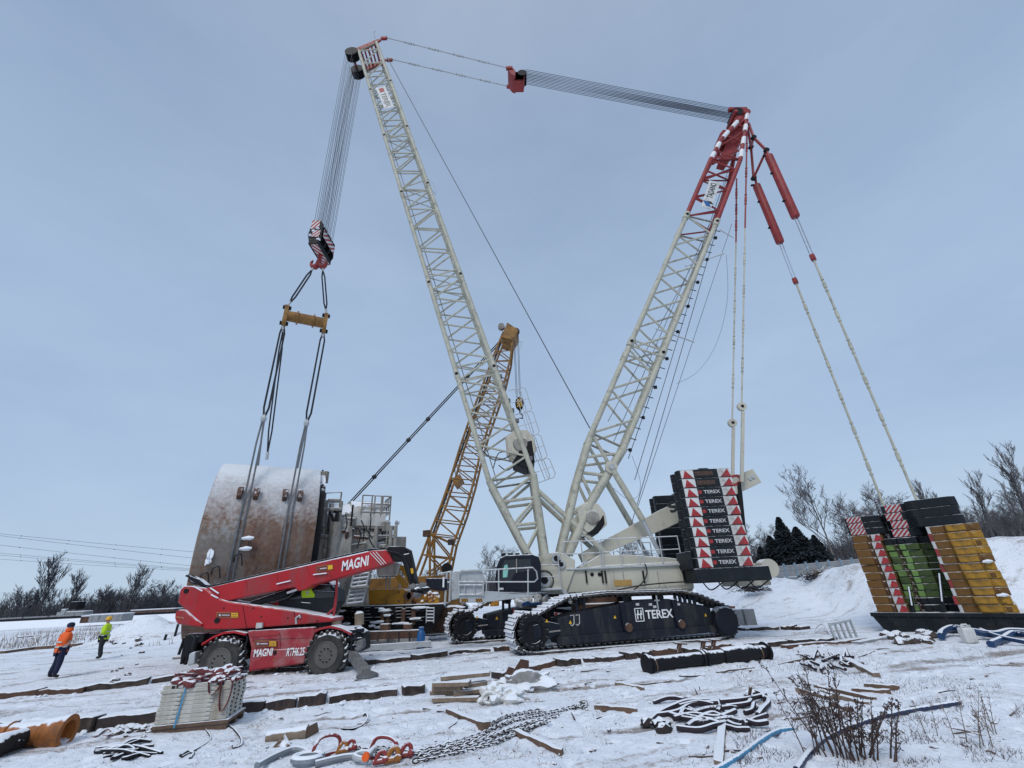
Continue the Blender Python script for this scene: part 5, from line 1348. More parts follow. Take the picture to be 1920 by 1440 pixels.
# tower platforms
def deck(x0, x1, y, t0, t1, name='platform', th=.14):
    a, b = tm(x0, y, t0), tm(x1, y, t0); z = (a.z + b.z) / 2; a.z = b.z = z
    return MB().prism([a, b, b + TY * (t1 - t0), a + TY * (t1 - t0)], (0, 0, -th)).build(name, MT['creamdirty'], tbm, bevel=.015), a, b
for y, x0, x1, t in ((975, 676, 730, -1.9), (986, 669, 742, -2.2), (1022, 668, 742, -2.2)):
    _, a, b = deck(x0, x1, y, t, t + 2.2)
    if y == 975: railing([a, b], 1.35, 'platform_rail', tbm, 2, .045, .55, MT['creamdirty']); railing([a + TY * 2, b + TY * 2], 1.35, 'platform_rail', tbm, 2, .045, .8, MT['creamdirty']); railing([b - TX * .9 + V((0, 0, .35)), b + V((0, 0, .35)), b + TY * 1.5 + V((0, 0, .35))], 1.0, 'platform_rail', tbm, 1, .045, .5, MT['creamdirty'])
    if y == 1022: railing([a, b], 1.0, 'platform_rail', tbm, 1, .04, .5, MT['creamdirty'])
for x0, x1 in ((674, 666), (706, 702), (733, 730), (742, 738)):
    post(x0, 986, x1, 1060, -2.2, .11); post(x0, 986, x1, 1060, -.4, .11)
MB().prism([tm(x, y, -1.9) for x, y in ((697, 988), (712, 988), (718, 1010), (708, 1012))], TY * .2).build('gusset', MT['creamdirty'], tbm, bevel=.02)
MB().blob(tm(688, 1000, -1.2), (.7, .5, .55), 5, .35, 3).build('motor', MT['rust'], tbm)
for k in range(4): MB().tube(tm(672, 1012 + k * 9, -1.6), tm(738, 1010 + k * 9, -1.6), .09, 8).build('pipe', MT['creamdirty'], tbm)
MB().prism([tm(x, y, -.8) for x, y in ((738, 1006), (762, 1006), (761, 1040), (736, 1040))], TY * 1.2).build('rear_box', MT['creamdirty'], tbm, bevel=.03)
MB().tube(tm(742, 978, -2.2), tm(748, 982, -2.2), .12, 8).build('floodlight', MT['grey'], tbm); MB().tube(tm(742, 978, -2.2), tm(742, 1000, -2.2), .04, 6).build('lamp_pole', MT['creamdirty'], tbm)
rnd = random.Random(15)
for k in range(16):
    x, y = rnd.uniform(604, 664), rnd.uniform(945, 1030); d = rnd.choice(((0, rnd.uniform(20, 60)), (rnd.uniform(10, 30), rnd.uniform(-4, 4)))); MB().tube(tm(x, y, -3.0 + rnd.uniform(0, .7)), tm(x + d[0] - d[1] * .1, y + d[1], -3.0 + rnd.uniform(0, .6)), rnd.uniform(.04, .10), 7).build('pipe', rnd.choice((MT['creamdirty'], MT['creamdirty'], MT['black'], MT['rust'])), tbm)
for k in range(14):
    x, y = rnd.uniform(668, 742), rnd.uniform(986, 1050); d = rnd.choice(((0, rnd.uniform(14, 40)), (rnd.uniform(12, 34), rnd.uniform(-3, 3)))); MB().tube(tm(x, y, -2.3 + rnd.uniform(0, 1.2)), tm(min(748, x + d[0]), y + d[1], -2.3 + rnd.uniform(0, 1.2)), rnd.uniform(.03, .08), 7).build('pipe', rnd.choice((MT['creamdirty'], MT['black'], MT['rust'], MT['grey'])), tbm)
for k in range(9):
    x, y = rnd.uniform(606, 735), rnd.uniform(960, 1045); c_ = tm(x, y, -2.4 + rnd.uniform(0, .8)); MB().box(c_, (rnd.uniform(.25, .6), .35, rnd.uniform(.25, .7)), Matrix.Rotation(TA, 3, 'Z')).build('junction_box', rnd.choice((MT['creamdirty'], MT['creamdirty'], MT['outr'])), tbm, bevel=.03)
for k in range(7):
    x, y = rnd.uniform(608, 700), rnd.uniform(960, 1000); MB().path(smoothpath([tm(x, y, -2.9), tm(x + rnd.uniform(-6, 12), y + rnd.uniform(8, 18), -3.1), tm(x + rnd.uniform(-4, 16), y + rnd.uniform(20, 40), -2.8)]), .035, 5).build('hose', MT['blackclean'], tbm)
# lower hull and ladder
MB().prism([tm(x, y, -2.0) for x, y in ((598, 1045), (664, 1045), (690, 1062), (692, 1136), (588, 1140))], TY * 3.5).build('lower_hull', MT['creamdirty'], tbm, bevel=.04)
mb = MB(); t = -2.7
mb.tube(tm(663, 1078, t), tm(650, 1132, t), .05, 6); mb.tube(tm(692, 1074, t), tm(680, 1128, t), .05, 6); mb.tube(tm(676, 1076, t), tm(664, 1130, t), .03, 6)
for k in range(8): q = k / 7; mb.tube(tm(lerp(663, 650, q), lerp(1078, 1132, q), t), tm(lerp(692, 680, q), lerp(1074, 1128, q), t), .05, 6)
mb.build('access_ladder', MT['grey'], tbm)
MB().bar(tm(656, 1102, -2.8), tm(690, 1099, -2.8), .5, .08).build('ladder_platform', MT['creamdirty'], tbm)

# cradle of dark steel under the machine
cr = thing('steel_cradle', (-7.6, 27.2, 0), 'black slatted steel cradle with snow on its ledges under the amber beam', 'cradle')
def c2(x, y, Y=26.0): return at(x, y, Y)
MB().prism([c2(x, y, 26.6) for x, y in ((632, 1138), (832, 1132), (806, 1186), (630, 1192))], (0, 2.2, 0)).build('cradle_frame', MT['black'], cr, bevel=.03)
rnd = random.Random(9)
for row, y in enumerate((1139, 1145, 1151, 1157, 1163)):
    for k in range(8):
        x = 640 + k * 20 + rnd.uniform(-4, 4)
        if rnd.random() < .2: continue
        MB().span(c2(x, y + 2.5, 26.3), c2(x + rnd.uniform(12, 17), y, 26.3) + V((0, .35, 0))).build('slat', MT['darkrust'] if rnd.random() < .25 else MT['black'], cr, bevel=.015)
for x in (712, 722, 751, 770): MB().span(c2(x, 1172, 26.25), c2(x + 9, 1141, 26.25) + V((0, .2, 0))).build('upright', MT['rust'], cr, bevel=.02)
mb = MB()
for x in (799, 813): mb.tube(c2(x, 1168, 26.2), c2(x + 1, 1138, 26.2), .035, 6)
for k in range(5): mb.tube(c2(799, 1164 - k * 6, 26.2), c2(814, 1164 - k * 6, 26.2), .035, 6)
mb.build('ladder', MT['grey'], cr)
for i in range(12):
    x = 636 + rnd.uniform(0, 160); MB().blob(c2(x, rnd.uniform(1138, 1178), 26.2), (rnd.uniform(.15, .5), .12, .07), i, .4, 2).build('snow_clump', MT['snowlump'], cr)
MB().prism([c2(x, y, 24.9) for x, y in ((640, 1186), (788, 1181), (788, 1196), (640, 1203))], (0, .5, 0)).build('rusty_beam', MT['rust'], cr, bevel=.02)
for k in range(7): MB().prism([c2(x + 646 + k * 20, y, 24.87) for x, y in ((0, 1184), (3, 1184), (3, 1203), (0, 1203))], (0, .05, 0)).build('stiffener', MT['darkrust'], cr)
for x, w in ((712, 16), (756, 14)): MB().prism([c2(x + dx, y, 25.2) for dx, y in ((0, 1170), (w, 1170), (w, 1184), (0, 1186))], (0, .5, 0)).build('support_block', MT['rust'], cr, bevel=.03)
for k, (y, x1, lab) in enumerate(((1203, 803, 'upper of two long grey steel bars lying before the rusty cradle beam'), (1212, 808, 'lower and nearer of two long grey bars on the snow before the cradle'))):
    mb = MB(); a = gp(672, y + 10); b2 = gp(x1, y + 1); mb.bar(a + V((0, 0, .14)), b2 + V((0, 0, .14)), .22, .24); solo(mb, 'steel_bar', MT['grey'], lab, 'steel bar', 'grey bars before the cradle', bevel=.02)
bp = at(789, 1204, 24.4); bp.z = gz(bp.x, bp.y)
r = thing('gas_bottle', bp, 'blue gas bottle standing at the end of the rusty cradle beam', 'bottle')
MB().lathe([(.17, 0), (.20, .03), (.20, .62), (.12, .76), (.10, .80)], bp, (0, 0, 1), 20).build('body', MT['blue'], r); MB().lathe([(.13, .80), (.13, .90), (.11, .90)], bp, (0, 0, 1), 14).build('collar', MT['blue'], r)
p = gp(755, 1200); 
# two round snowy bollards behind the telehandler
for i, (x, y0, y1) in enumerate(((632, 1154, 1175), (674, 1146, 1172))):
    a, b2 = at(x, y1, 24.2), at(x, y0, 24.2); mb = MB(); mb.path([a, b2 - V((0, 0, .1)), b2], [.22, .22, .12], 14)
    solo(mb, 'snowy_bollard', M('snow crusted post', (.30, .24, .18), .8, var=.4, snow=.9, snows=3) if i == 0 else bpy.data.materials['snow crusted post'], ('short' if i == 0 else 'taller') + ' round post crusted with snow between the red cab and the cradle', 'post', 'snowy posts behind the telehandler')

# ================================================================== the yellow lattice crane behind
yc = thing('yellow_crane', (-7.2, 31.5, 0), 'ochre lattice boom crane standing behind the rusty shield, boom leaning right', 'crane')
YY = 31.5
def yn(x, y, d=0): return at(x, y, YY + d)
yf = [yn(806, 1000), yn(838, 920), yn(868, 820), yn(930, 655), yn(944, 622)]
yb = [yn(850, 1020), yn(880, 938), yn(906, 828), yn(955, 690), yn(962, 628)]
def lattice2(front, back, w, panels, mat, name, parent, rc, rl):
    global YC
    k = YC; YC = YY + w / 2; o = lattice(front, back, panels, mat, name, parent, rc, rl); YC = k; return o
yboom = lattice2(resample(yf, 8), resample(yb, 8), 1.7, 17, MT['yellow'], 'main_boom', yc, .085, .042)
def far(p, w=1.7): return V((p.x, p.y + w, p.z))
mb = MB()
ft = yn(778, 1078); ft2 = yn(842, 1078)
for g_ in (lambda p: p, far):
    mb.path([g_(yf[0]), g_(yn(776, 1082))], .09, 7); mb.path([g_(yf[0]), g_(yn(806, 1080))], .08, 7); mb.path([g_(yb[0]), g_(yn(838, 1078))], .09, 7); mb.path([g_(yf[0]), g_(yn(800, 1040)), g_(yn(836, 1078))], .06, 6)
    mb.tube(g_(yf[0]), g_(yb[0]), .07, 6); mb.tube(g_(yn(792, 1040)), g_(yn(842, 1046)), .06, 6); mb.tube(g_(yn(842, 1046)), g_(yn(800, 1076)), .06, 6); mb.tube(g_(yf[0]), g_(yn(842, 1044)), .06, 6)
for p in (yf[0], yb[0], yn(842, 1046)): mb.tube(p, far(p), .06, 6)
mb.build('boom_foot', MT['yellow'], yboom)
MB().box(yn(800, 1000), (.5, .3, .45)).build('joint_block', MT['rust'], yboom, bevel=.05); MB().box(yn(846, 1016), (.45, .3, .4)).build('joint_block', MT['darkrust'], yboom, bevel=.05)
MB().lathe([(.35, -.15), (.35, .15)], yn(838, 1066), (0, 1, 0), 16).build('foot_reel', MT['black'], yboom)
mb = MB(); mb.prism([yn(x, y) for x, y in ((848, 900), (862, 888), (866, 896), (852, 910))], (0, 1.7, 0)); mb.build('spreader_plate', MT['yellow'], yboom)
mb = MB(); mb.bar(yn(850, 885, .4), yn(940, 640, .4), .32, .08, up=(1, 0, .3)); mb.build('cable_tray', MT['darkrust'], yboom); MB().bar(yn(812, 1000, .5), yn(848, 900, .5), .3, .08, up=(1, 0, .3)).build('cable_tray', MT['darkrust'], yboom)
hd = MB().prism([yn(x, y, -.2) for x, y in ((946, 616), (951, 604), (972, 618), (968, 627), (960, 637), (940, 632))], (0, 2.1, 0)).build('boom_head', MT['yellow'], yboom, bevel=.04)
MB().lathe([(.10, -.2), (.28, -.18), (.28, .18), (.10, .2)], yn(940, 613, -.1), (0, 1, 0), 16).build('top_sheave', MT['creamdirty'], yboom)
for y in (.2, .8, 1.4): MB().lathe([(.12, -.06), (.38, -.06), (.38, .06), (.12, .06)], yn(966, 622, y), (0, 1, 0), 18).build('sheave', MT['black'], yboom)
MB().path([yn(x, y, -.3) for x, y in ((972, 640), (979, 642), (976, 652), (966, 655))], .03, 5).build('limit_switch', MT['grey'], yboom)
for x0, x1 in ((963, 968), (965, 970), (970, 974), (972, 976)): MB().tube(yn(x0, 628, .5), yn(x1, 745, .5), .022, 5).build('hoist_rope', MT['rope'], yc)
hb3 = yn(974, 757, .5)
r = thing('small_hook_block', hb3, 'small hook block with black and yellow stripes under the yellow crane tip', 'hook block')
MB().prism([hb3 + V((cos(a) * .34, -.15, sin(a) * .55)) for a in [i * pi / 5 for i in range(10)]], (0, .3, 0)).build('side_plates', MT['black'], r, bevel=.03)
stripes(hb3 + V((0, -.17, 0)), (1, 0, 0), (0, 0, 1), .4, .7, 5, r, (0, -1, 0), MT['helmet'], MT['black'])
MB().path([hb3 + V((0, 0, -.5)), hb3 + V((0, 0, -.8)), hb3 + V((.2, 0, -1.0)), hb3 + V((.15, 0, -1.25)), hb3 + V((-.1, 0, -1.2))], [.06, .06, .07, .06, .03], 7).build('hook', MT['black'], r)
for d, off in ((0, 0), (1.7, .1)):
    a, b2 = yn(940, 636, d), yn(640, 958, d); mb = MB(); mb.tube(a, b2, .045, 6)
    mb.tube(a + V((0, 0, -.22)), b2 + V((0, 0, -.22)), .045, 6)
    for t in (.24, .5, .62, .82): mb.blob(a.lerp(b2, t) - V((0, 0, .1)), (.22, .1, .2), int(t * 9), .2, 1)
    mb.build('boom_pendant', MT['blackclean'], yc)
# body: amber beam with machinery, mast frame and crawlers
MB().prism([at(x, y, 27.6) for x, y in ((680, 1106), (756, 1104), (762, 1108), (756, 1134), (680, 1132))], (0, 2.2, 0)).build('amber_beam', MT['yellowbeam'], yc, bevel=.03)
for x in (690, 748): 
    for y in (1110, 1127): MB().lathe([(.05, -.02), (.05, .03)], at(x, y, 27.58), (0, 1, 0), 10).build('bolt', MT['rust'], yc)
rnd = random.Random(4)
for k in range(16):
    x, y = 762 + rnd.uniform(0, 54), 1110 + rnd.uniform(0, 20)
    MB().blob(at(x, y, 27.8), (rnd.uniform(.12, .35), .25, rnd.uniform(.1, .22)), k, .25, 2).build('machine_part', rnd.choice((MT['yellowbeam'], MT['rust'], MT['hookorange'])), yc)
for x in (766, 772): MB().lathe([(.22, -.3), (.22, .1)], at(x, 1117, 27.5), (0, 1, 0), 16).build('drum', MT['rust'], yc)
mb = MB()
for x0, y0, x1, y1 in ((728, 1062, 745, 1078), (745, 1078, 762, 1100), (742, 1060, 756, 1066), (756, 1066, 772, 1090), (772, 1090, 778, 1110)): mb.bar(at(x0, y0, 28.4), at(x1, y1, 28.4), .3, .3)
mb.build('amber_arm', MT['yellowbeam'], yc, bevel=.04)
MB().prism([at(x, y, 29) for x, y in ((705, 1060), (742, 1056), (738, 1080), (708, 1082))], (0, 1.5, 0)).build('cabinet', MT['creamdirty'], yc, bevel=.03)
for x in (726, 732, 752): MB().tube(at(x, 1080, 29.5), at(x - 3, 1104, 29.5), .05, 6).build('mast_strut', MT['grey'], yc)
bodyp = MB().span((-13, 33, 1.4), (-4.2, 36.2, 3.4)).build('upper_body', MT['yellow'], yc, bevel=.05)
def simple_track(x0, x1, y, nm):
    mb = MB(); pr_ = []
    for a in range(-4, 5): pr_.append(V((x1 + .75 * cos(a * pi / 8), y, .8 + .75 * sin(a * pi / 8))))
    for a in range(4, 13): pr_.append(V((x0 + .75 * cos(a * pi / 8), y, .8 + .75 * sin(a * pi / 8))))
    mb.prism(pr_, (0, 1.0, 0)); mb.build(nm, MT['darkrust'], yc, bevel=.04)
simple_track(-13, -4.6, 30.6, 'crawler_track'); simple_track(-13, -4.6, 36.0, 'crawler_track')
# brown track between the cradle and the white crane's far crawler
MB().prism([at(x, y, 27.6) for x, y in ((812, 1150), (822, 1138), (850, 1136), (870, 1140), (842, 1158), (838, 1176), (832, 1186), (812, 1186), (808, 1170))], (0, 1.6, 0)).build('rear_track', MT['rust'], yc, bevel=.08)

# ================================================================== red telehandler
YT = 18.3
tel = thing('telehandler', (-9.1, YT + 1.2, 0), 'red rotating telehandler with long lowered boom and white lettering before the rusty shield', 'telehandler')
def z4(x, y, Y=YT): return at(300 + x / 4, 980 + y / 4, Y)       # profile points measured on the near side
def prof(pts, Y, d, name, mat, par=tel, **k): return MB().prism([z4(x, y, Y) for x, y in pts], (0, d, 0)).build(name, mat, par, **k)
tur = prof([(130, 600), (150, 500), (185, 472), (340, 490), (420, 560), (510, 590), (1010, 660), (1300, 715), (1290, 742), (1040, 764), (600, 797), (330, 803), (310, 765)], YT + .12, 1.0, 'turret', MT['magni'], bevel=.05)
prof([(150, 600), (170, 520), (330, 540), (600, 640), (1000, 670), (1280, 725), (1040, 764), (600, 797), (330, 803)], YT + 1.12, 1.2, 'turret_far_side', MT['magni'], tur, bevel=.04)
cwt = prof([(112, 675), (140, 652), (185, 655), (235, 700), (312, 765), (300, 782), (130, 762), (110, 722)], YT + .0, 2.3, 'counterweight', MT['magni'], tel, bevel=.10, seg=3)
bm_ = prof([(330, 494), (1600, 207), (1700, 203), (1748, 290), (1640, 332), (1140, 468), (1085, 503), (1035, 513), (1005, 482), (510, 584), (330, 570)], YT + .16, .62, 'boom', MT['magni'], tel, bevel=.035)
prof([(340, 478), (1600, 190), (1650, 196), (1640, 208), (340, 500)], YT + .22, .42, 'boom_hose_track', MT['black'], bm_, bevel=.02)
prof([(560, 440), (1560, 212), (1560, 222), (560, 452)], YT + .17, .16, 'boom_ridge_snow', MT['snowlump'], bm_, bevel=.01)
prof([(190, 402), (215, 395), (290, 425), (345, 470), (320, 490), (240, 440)], YT + .3, .35, 'hose_reel', MT['black'], tel, bevel=.04)
MB().path(smoothpath([z4(x, y, YT + .4) for x, y in ((195, 400), (240, 395), (290, 440), (260, 455), (215, 430))]), .035, 6).build('hose', MT['black'], tel)
for a, b in (((380, 490), (440, 530)), ((385, 540), (435, 565)), ((250, 475), (318, 512)), ((875, 460), (980, 435)), ((1150, 390), (1250, 378))):
    MB().bar(z4(*a, YT + .1), z4(*b, YT + .1), .05, .035).build('panel_edge_snow', MT['snowlump'], tel)
MB().path(smoothpath([z4(x, y, YT + .13) for x, y in ((1150, 395), (1230, 378), (1265, 385), (1280, 400))]), .02, 5).build('panel_seam', MT['warnred'], bm_)
for dx in (30, 52, 74): MB().bar(z4(1545 + dx, 232 - dx * .2, YT + .14), z4(1640 + dx * .75, 325 - dx * .25, YT + .14), .035, .02).build('stripe', MT['lett'], bm_)
text('MAGNI', .36, z4(1362, 362, YT + .16), z4(1575, 315, YT + .16) - z4(1362, 362, YT + .16), (0, 0, 1), MT['lett'], bm_, bold=.035, proud=.012, width=.96 * (z4(1570, 315, YT + .16) - z4(1362, 362, YT + .16)).length)
def sticker(x0, y0, x1, y1, Y, par):
    a, b, c, d = z4(x0, y1, Y), z4(x1, y1 - (x1 - x0) * .0, Y), z4(x1, y0, Y), z4(x0, y0, Y)
    MB().prism([a, b, c, d], (0, -.012, 0)).build('sticker', MT['hookorange'], par)
    k = lambda p, q, t: p.lerp(q, t)
    i = [z4(lerp(x0, x1, u), lerp(y0, y1, v), Y) for u, v in ((.03, .90), (.66, .90), (.66, .12), (.03, .12))]
    MB().prism(i, (0, -.018, 0)).build('sticker_panel', MT['strap'], par)
    MB().prism([z4(lerp(x0, x1, u), lerp(y0, y1, v), Y) for u, v in ((.68, .88), (.97, .88), (.97, .14), (.68, .14))], (0, -.018, 0)).build('sticker_panel', MT['helmet'], par)
    MB().prism([z4(lerp(x0, x1, u), lerp(y0, y1, v), Y) for u, v in ((.10, .62), (.20, .70), (.22, .40), (.12, .32))], (0, -.022, 0)).build('sticker_mark', MT['lettdim'], par)
    MB().prism([z4(lerp(x0, x1, u), lerp(y0, y1, v), Y) for u, v in ((.26, .60), (.60, .60), (.60, .42), (.26, .42))], (0, -.022, 0)).build('sticker_mark', MT['lettdim'], par)
    for v in (.32, .62): MB().prism([z4(lerp(x0, x1, u), lerp(y0, y1, w_), Y) for u, w_ in ((.70, v + .14), (.94, v + .14), (.94, v), (.70, v))], (0, -.022, 0)).build('sticker_mark', MT['hookorange'], par)
sticker(425, 671, 590, 715, YT + .11, tur)
def skew(x, y): return y
a = [(1168, 328), (1298, 312), (1300, 350), (1170, 375)]
st_ = MB().prism([z4(x, y, YT + .15) for x, y in a], (0, -.01, 0)).build('sticker', MT['hookorange'], bm_)
MB().prism([z4(x, y, YT + .14) for x, y in ((1174, 332), (1255, 322), (1256, 356), (1176, 368))], (0, -.012, 0)).build('sticker_panel', MT['strap'], bm_)
MB().prism([z4(x, y, YT + .14) for x, y in ((1259, 322), (1294, 317), (1296, 347), (1260, 354))], (0, -.012, 0)).build('sticker_panel', MT['helmet'], bm_)
MB().prism([z4(x, y, YT + .13) for x, y in ((1200, 342), (1250, 336), (1250, 344), (1200, 350))], (0, -.008, 0)).build('sticker_mark', MT['lettdim'], bm_)
MB().lathe([(.10, -.03), (.10, .05)], z4(430, 732, YT + .12), (0, 1, 0), 14).build('hole', MT['black'], tur); MB().lathe([(.09, -.03), (.09, .05)], z4(198, 512, YT + .12), (0, 1, 0), 14).build('pin', MT['black'], tur)
MB().prism([z4(x, y, YT - .02) for x, y in ((122, 704), (170, 712), (176, 720), (122, 714))], (0, .05, 0)).build('sticker', MT['hookorange'], cwt)
MB().prism([z4(x, y, YT + .0) for x, y in ((720, 752), (766, 750), (762, 790), (715, 795))], (0, .12, 0)).build('white_box', MT['white'], tur, bevel=.02)
MB().path([z4(x, y, YT + .08) for x, y in ((1022, 760), (1020, 715), (1050, 695), (1052, 715))], .04, 6).build('grab_handle', MT['grey'], tur)
MB().tube(z4(690, 612, YT + .5), z4(950, 525, YT + .5), .13, 12).build('lift_cylinder', MT['black'], tel); MB().tube(z4(945, 527, YT + .5), z4(1030, 498, YT + .5), .065, 10).build('cylinder_rod', MT['chrome'], tel)
# cab on the far side
YCb = YT + 1.1
cab2 = prof([(868, 655), (862, 520), (930, 455), (1130, 430), (1215, 430), (1262, 440), (1312, 510), (1312, 600), (1240, 700)], YCb, 1.15, 'cab', MT['navy'], tel, bevel=.05)
prof([(890, 640), (885, 555), (1010, 500), (1060, 470), (1225, 440), (1262, 470), (1305, 520), (1303, 590), (1245, 692)], YCb - .02, .04, 'cab_window', MT['glass'], cab2)
prof([(878, 650), (880, 580), (1310, 560), (1300, 610), (1250, 700)], YCb - .035, .04, 'cab_door', MT['blackclean'], cab2, bevel=.01)
prof([(1060, 520), (1075, 500), (1130, 495), (1160, 540), (1155, 560), (1065, 565)], YCb - .05, .03, 'driver_vest', MT['hivis_yellow'], cab2)
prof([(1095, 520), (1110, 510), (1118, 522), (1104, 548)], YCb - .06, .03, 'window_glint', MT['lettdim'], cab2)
prof([(815, 640), (830, 600), (890, 590), (890, 655)], YCb - .05, .5, 'cab_base', MT['magni'], tel, bevel=.02)
MB().path([z4(x, y, YT + .75) for x, y in ((1328, 425), (1322, 540), (1308, 640), (1240, 705))], .05, 7).build('cab_guard', MT['magni'], tel)
MB().path([z4(x, y, YT + .75) for x, y in ((1328, 425), (1318, 600), (1296, 735))], .045, 7).build('cab_guard', MT['magni'], tel)
for y in (470, 520): MB().tube(z4(1322, y, YT + .75), z4(1150, y - 5, YCb), .02, 5).build('wiper_bar', MT['black'], cab2)
prof([(1010, 660), (1300, 712), (1300, 745), (1040, 762)], YT + 1.1, 1.1, 'cab_floor', MT['magni'], tel, bevel=.03)
# chassis
ch = prof([(655, 812), (1150, 783), (1158, 830), (1110, 960), (1075, 1058), (662, 1118), (682, 940)], YT + .05, .35, 'chassis_panel', MT['magnidirty'], tel, bevel=.04)
prof([(682, 962), (1105, 940), (1077, 1050), (668, 1106)], YT - .0, .1, 'lower_panel', MT['magnidirty'], ch, bevel=.02)
prof([(672, 830), (895, 818), (893, 842), (672, 862)], YT + .03, .1, 'recess', MT['warnred'], ch, bevel=.01)
prof([(330, 830), (1430, 790), (1440, 930), (1400, 985), (280, 1040), (270, 930)], YT + .55, 1.4, 'chassis_frame', MT['black'], tel, bevel=.06)
prof([(560, 800), (1080, 775), (1080, 800), (560, 825)], YT + .5, 1.5, 'slew_ring', MT['black'], tel)
sticker(710, 884, 876, 930, YT - .0, ch)
text('MAGNI', .23, z4(702, 1006, YT), z4(845, 994, YT) - z4(702, 1006, YT), (0, 0, 1), MT['lett'], ch, bold=.035, proud=.02, width=(z4(842, 994, YT) - z4(702, 1006, YT)).length)
text('RTH6.25', .245, z4(948, 1000, YT), z4(1085, 992, YT) - z4(948, 1000, YT), (0, 0, 1), MT['lett'], ch, bold=.03, proud=.02, shear=.12, width=(z4(1083, 992, YT) - z4(948, 1000, YT)).length)
MB().prism([z4(x, y, YT - .01) for x, y in ((850, 960), (872, 958), (874, 985), (852, 996))], (0, -.012, 0)).build('emblem', MT['black'], ch)
for x, y in ((866, 950), (855, 1028)): MB().add([z4(x - 9, y + 8, YT - .02), z4(x + 9, y + 8, YT - .02), z4(x, y - 10, YT - .02)], [(0, 1, 2)]).build('warning_sticker', MT['hookorange'], ch, smooth=False)
def fender(pts, w, nm='fender'):
    P = [z4(x, y, YT - .05) for x, y in pts]; mb = MB()
    for a, b in zip(P, P[1:]): mb.prism([a, b, b + V((0, 0, -.07)), a + V((0, 0, -.07))], (0, w, 0))
    return mb.build(nm, MT['magni'], tel)
fender([(312, 905), (400, 850), (480, 818), (560, 812), (640, 830)], .75); fender([(1150, 812), (1200, 788), (1280, 772), (1360, 792), (1432, 826)], .75)
def wheel(cx, cy, r, Y, lab):
    c = z4(cx, cy, Y); ax = V((0, 1, 0))
    ty = MB(); W_ = .52
    ty.lathe([(r * .58, -W_ / 2 + .04), (r * .88, -W_ / 2), (r * .97, -W_ / 2 + .08), (r, -W_ * .2), (r, W_ * .2), (r * .97, W_ / 2 - .08), (r * .88, W_ / 2), (r * .58, W_ / 2 - .04)], c, ax, 40)
    o = ty.build('wheel', MT['tyre'], tel)
    tr_ = MB()
    for k in range(22):
        for sd_ in (-1, 1):
            a = 2 * pi * (k + (.5 if sd_ > 0 else 0)) / 22; rr = r * 1.0
            cc = c + V((cos(a) * rr, sd_ * W_ * .24, sin(a) * rr))
            T = V((-sin(a), sd_ * .6, cos(a))).normalized(); Nn = V((cos(a), 0, sin(a))); B = Nn.cross(T).normalized()
            tr_.box(cc, (.09, W_ * .56, .11), Matrix((T, B, Nn)).transposed())
    tr_.build('tyre_tread', MT['tyre'], o, bevel=.015, seg=1)
    MB().lathe([(r * .60, -W_ / 2 + .02), (r * .56, -W_ / 2 + .0), (r * .52, -W_ / 2 + .08), (r * .36, -W_ / 2 + .14), (r * .34, -W_ / 2 + .05), (r * .24, -W_ / 2 + .02), (r * .22, -W_ / 2 + .1), (r * .1, -W_ / 2 + .1)], c, ax, 28).build('rim', MT['rim'], o)
    for k in range(10):
        a = 2 * pi * k / 10; MB().lathe([(.028, -.03), (.028, .03)], c + V((cos(a) * r * .29, -W_ / 2 + .02, sin(a) * r * .29)), ax, 8).build('wheel_nut', MT['black'], o)
    return o
for Y in (YT + .18, YT + 2.05):
    wheel(470, 1040, .765, Y, 'rear'); wheel(1262, 986, .725, Y, 'front')
# stabilisers
prof([(185, 850), (225, 830), (330, 830), (320, 900), (260, 905), (210, 1000), (175, 1020), (150, 1010)], YT + .25, .5, 'rear_outrigger', MT['black'], tel, bevel=.04)
prof([(215, 985), (262, 965), (258, 1060), (205, 1075)], YT + .15, .45, 'outrigger_pad', MT['grey'], tel, bevel=.04)
for a, b, r in (((200, 880), (165, 1060), .07), ((235, 880), (190, 1065), .06), ((290, 850), (240, 990), .09), ((140, 990), (185, 860), .05)): MB().tube(z4(*a, YT + .3), z4(*b, YT + .3), r, 8).build('outrigger_strut', MT['black'], tel)
prof([(90, 1008), (160, 1004), (158, 1024), (88, 1028)], YT + .8, .9, 'foot_pad', MT['creamdirty'], tel, bevel=.03)
prof([(1400, 830), (1470, 800), (1520, 830), (1525, 960), (1480, 975), (1400, 1010)], YT + .35, .9, 'front_outrigger_box', MT['black'], tel, bevel=.05)
prof([(1450, 890), (1525, 870), (1528, 935), (1480, 975), (1450, 950)], YT + .1, .3, 'outrigger_cover', MT['outr'], tel, bevel=.05)
A, B = z4(1435, 985, YT + .25), z4(1545, 1120, YT - 1.35)
MB().bar(A, B, .30, .26).build('front_outrigger', MT['outr'], tel, bevel=.03)
MB().bar(B + V((-.02, .04, .12)), B + V((.05, -.05, -.36)), .2, .2).build('outrigger_leg', MT['outr'], tel, bevel=.02)
fp_ = B + V((.08, -.08, 0)); fp_.z = .05
MB().lathe([(.36, -.04), (.34, .03), (.12, .12)], fp_, (0, 0, 1), 14).build('foot_pad', MT['outr'], tel)
for k in range(9): MB().blob(z4(1430 + random.uniform(0, 90), random.uniform(800, 930), YT + .2), (.16, .12, .12), k, .4, 1).build('hydraulic_fitting', random.choice((MT['black'], MT['navy'], MT['outr'])), tel)
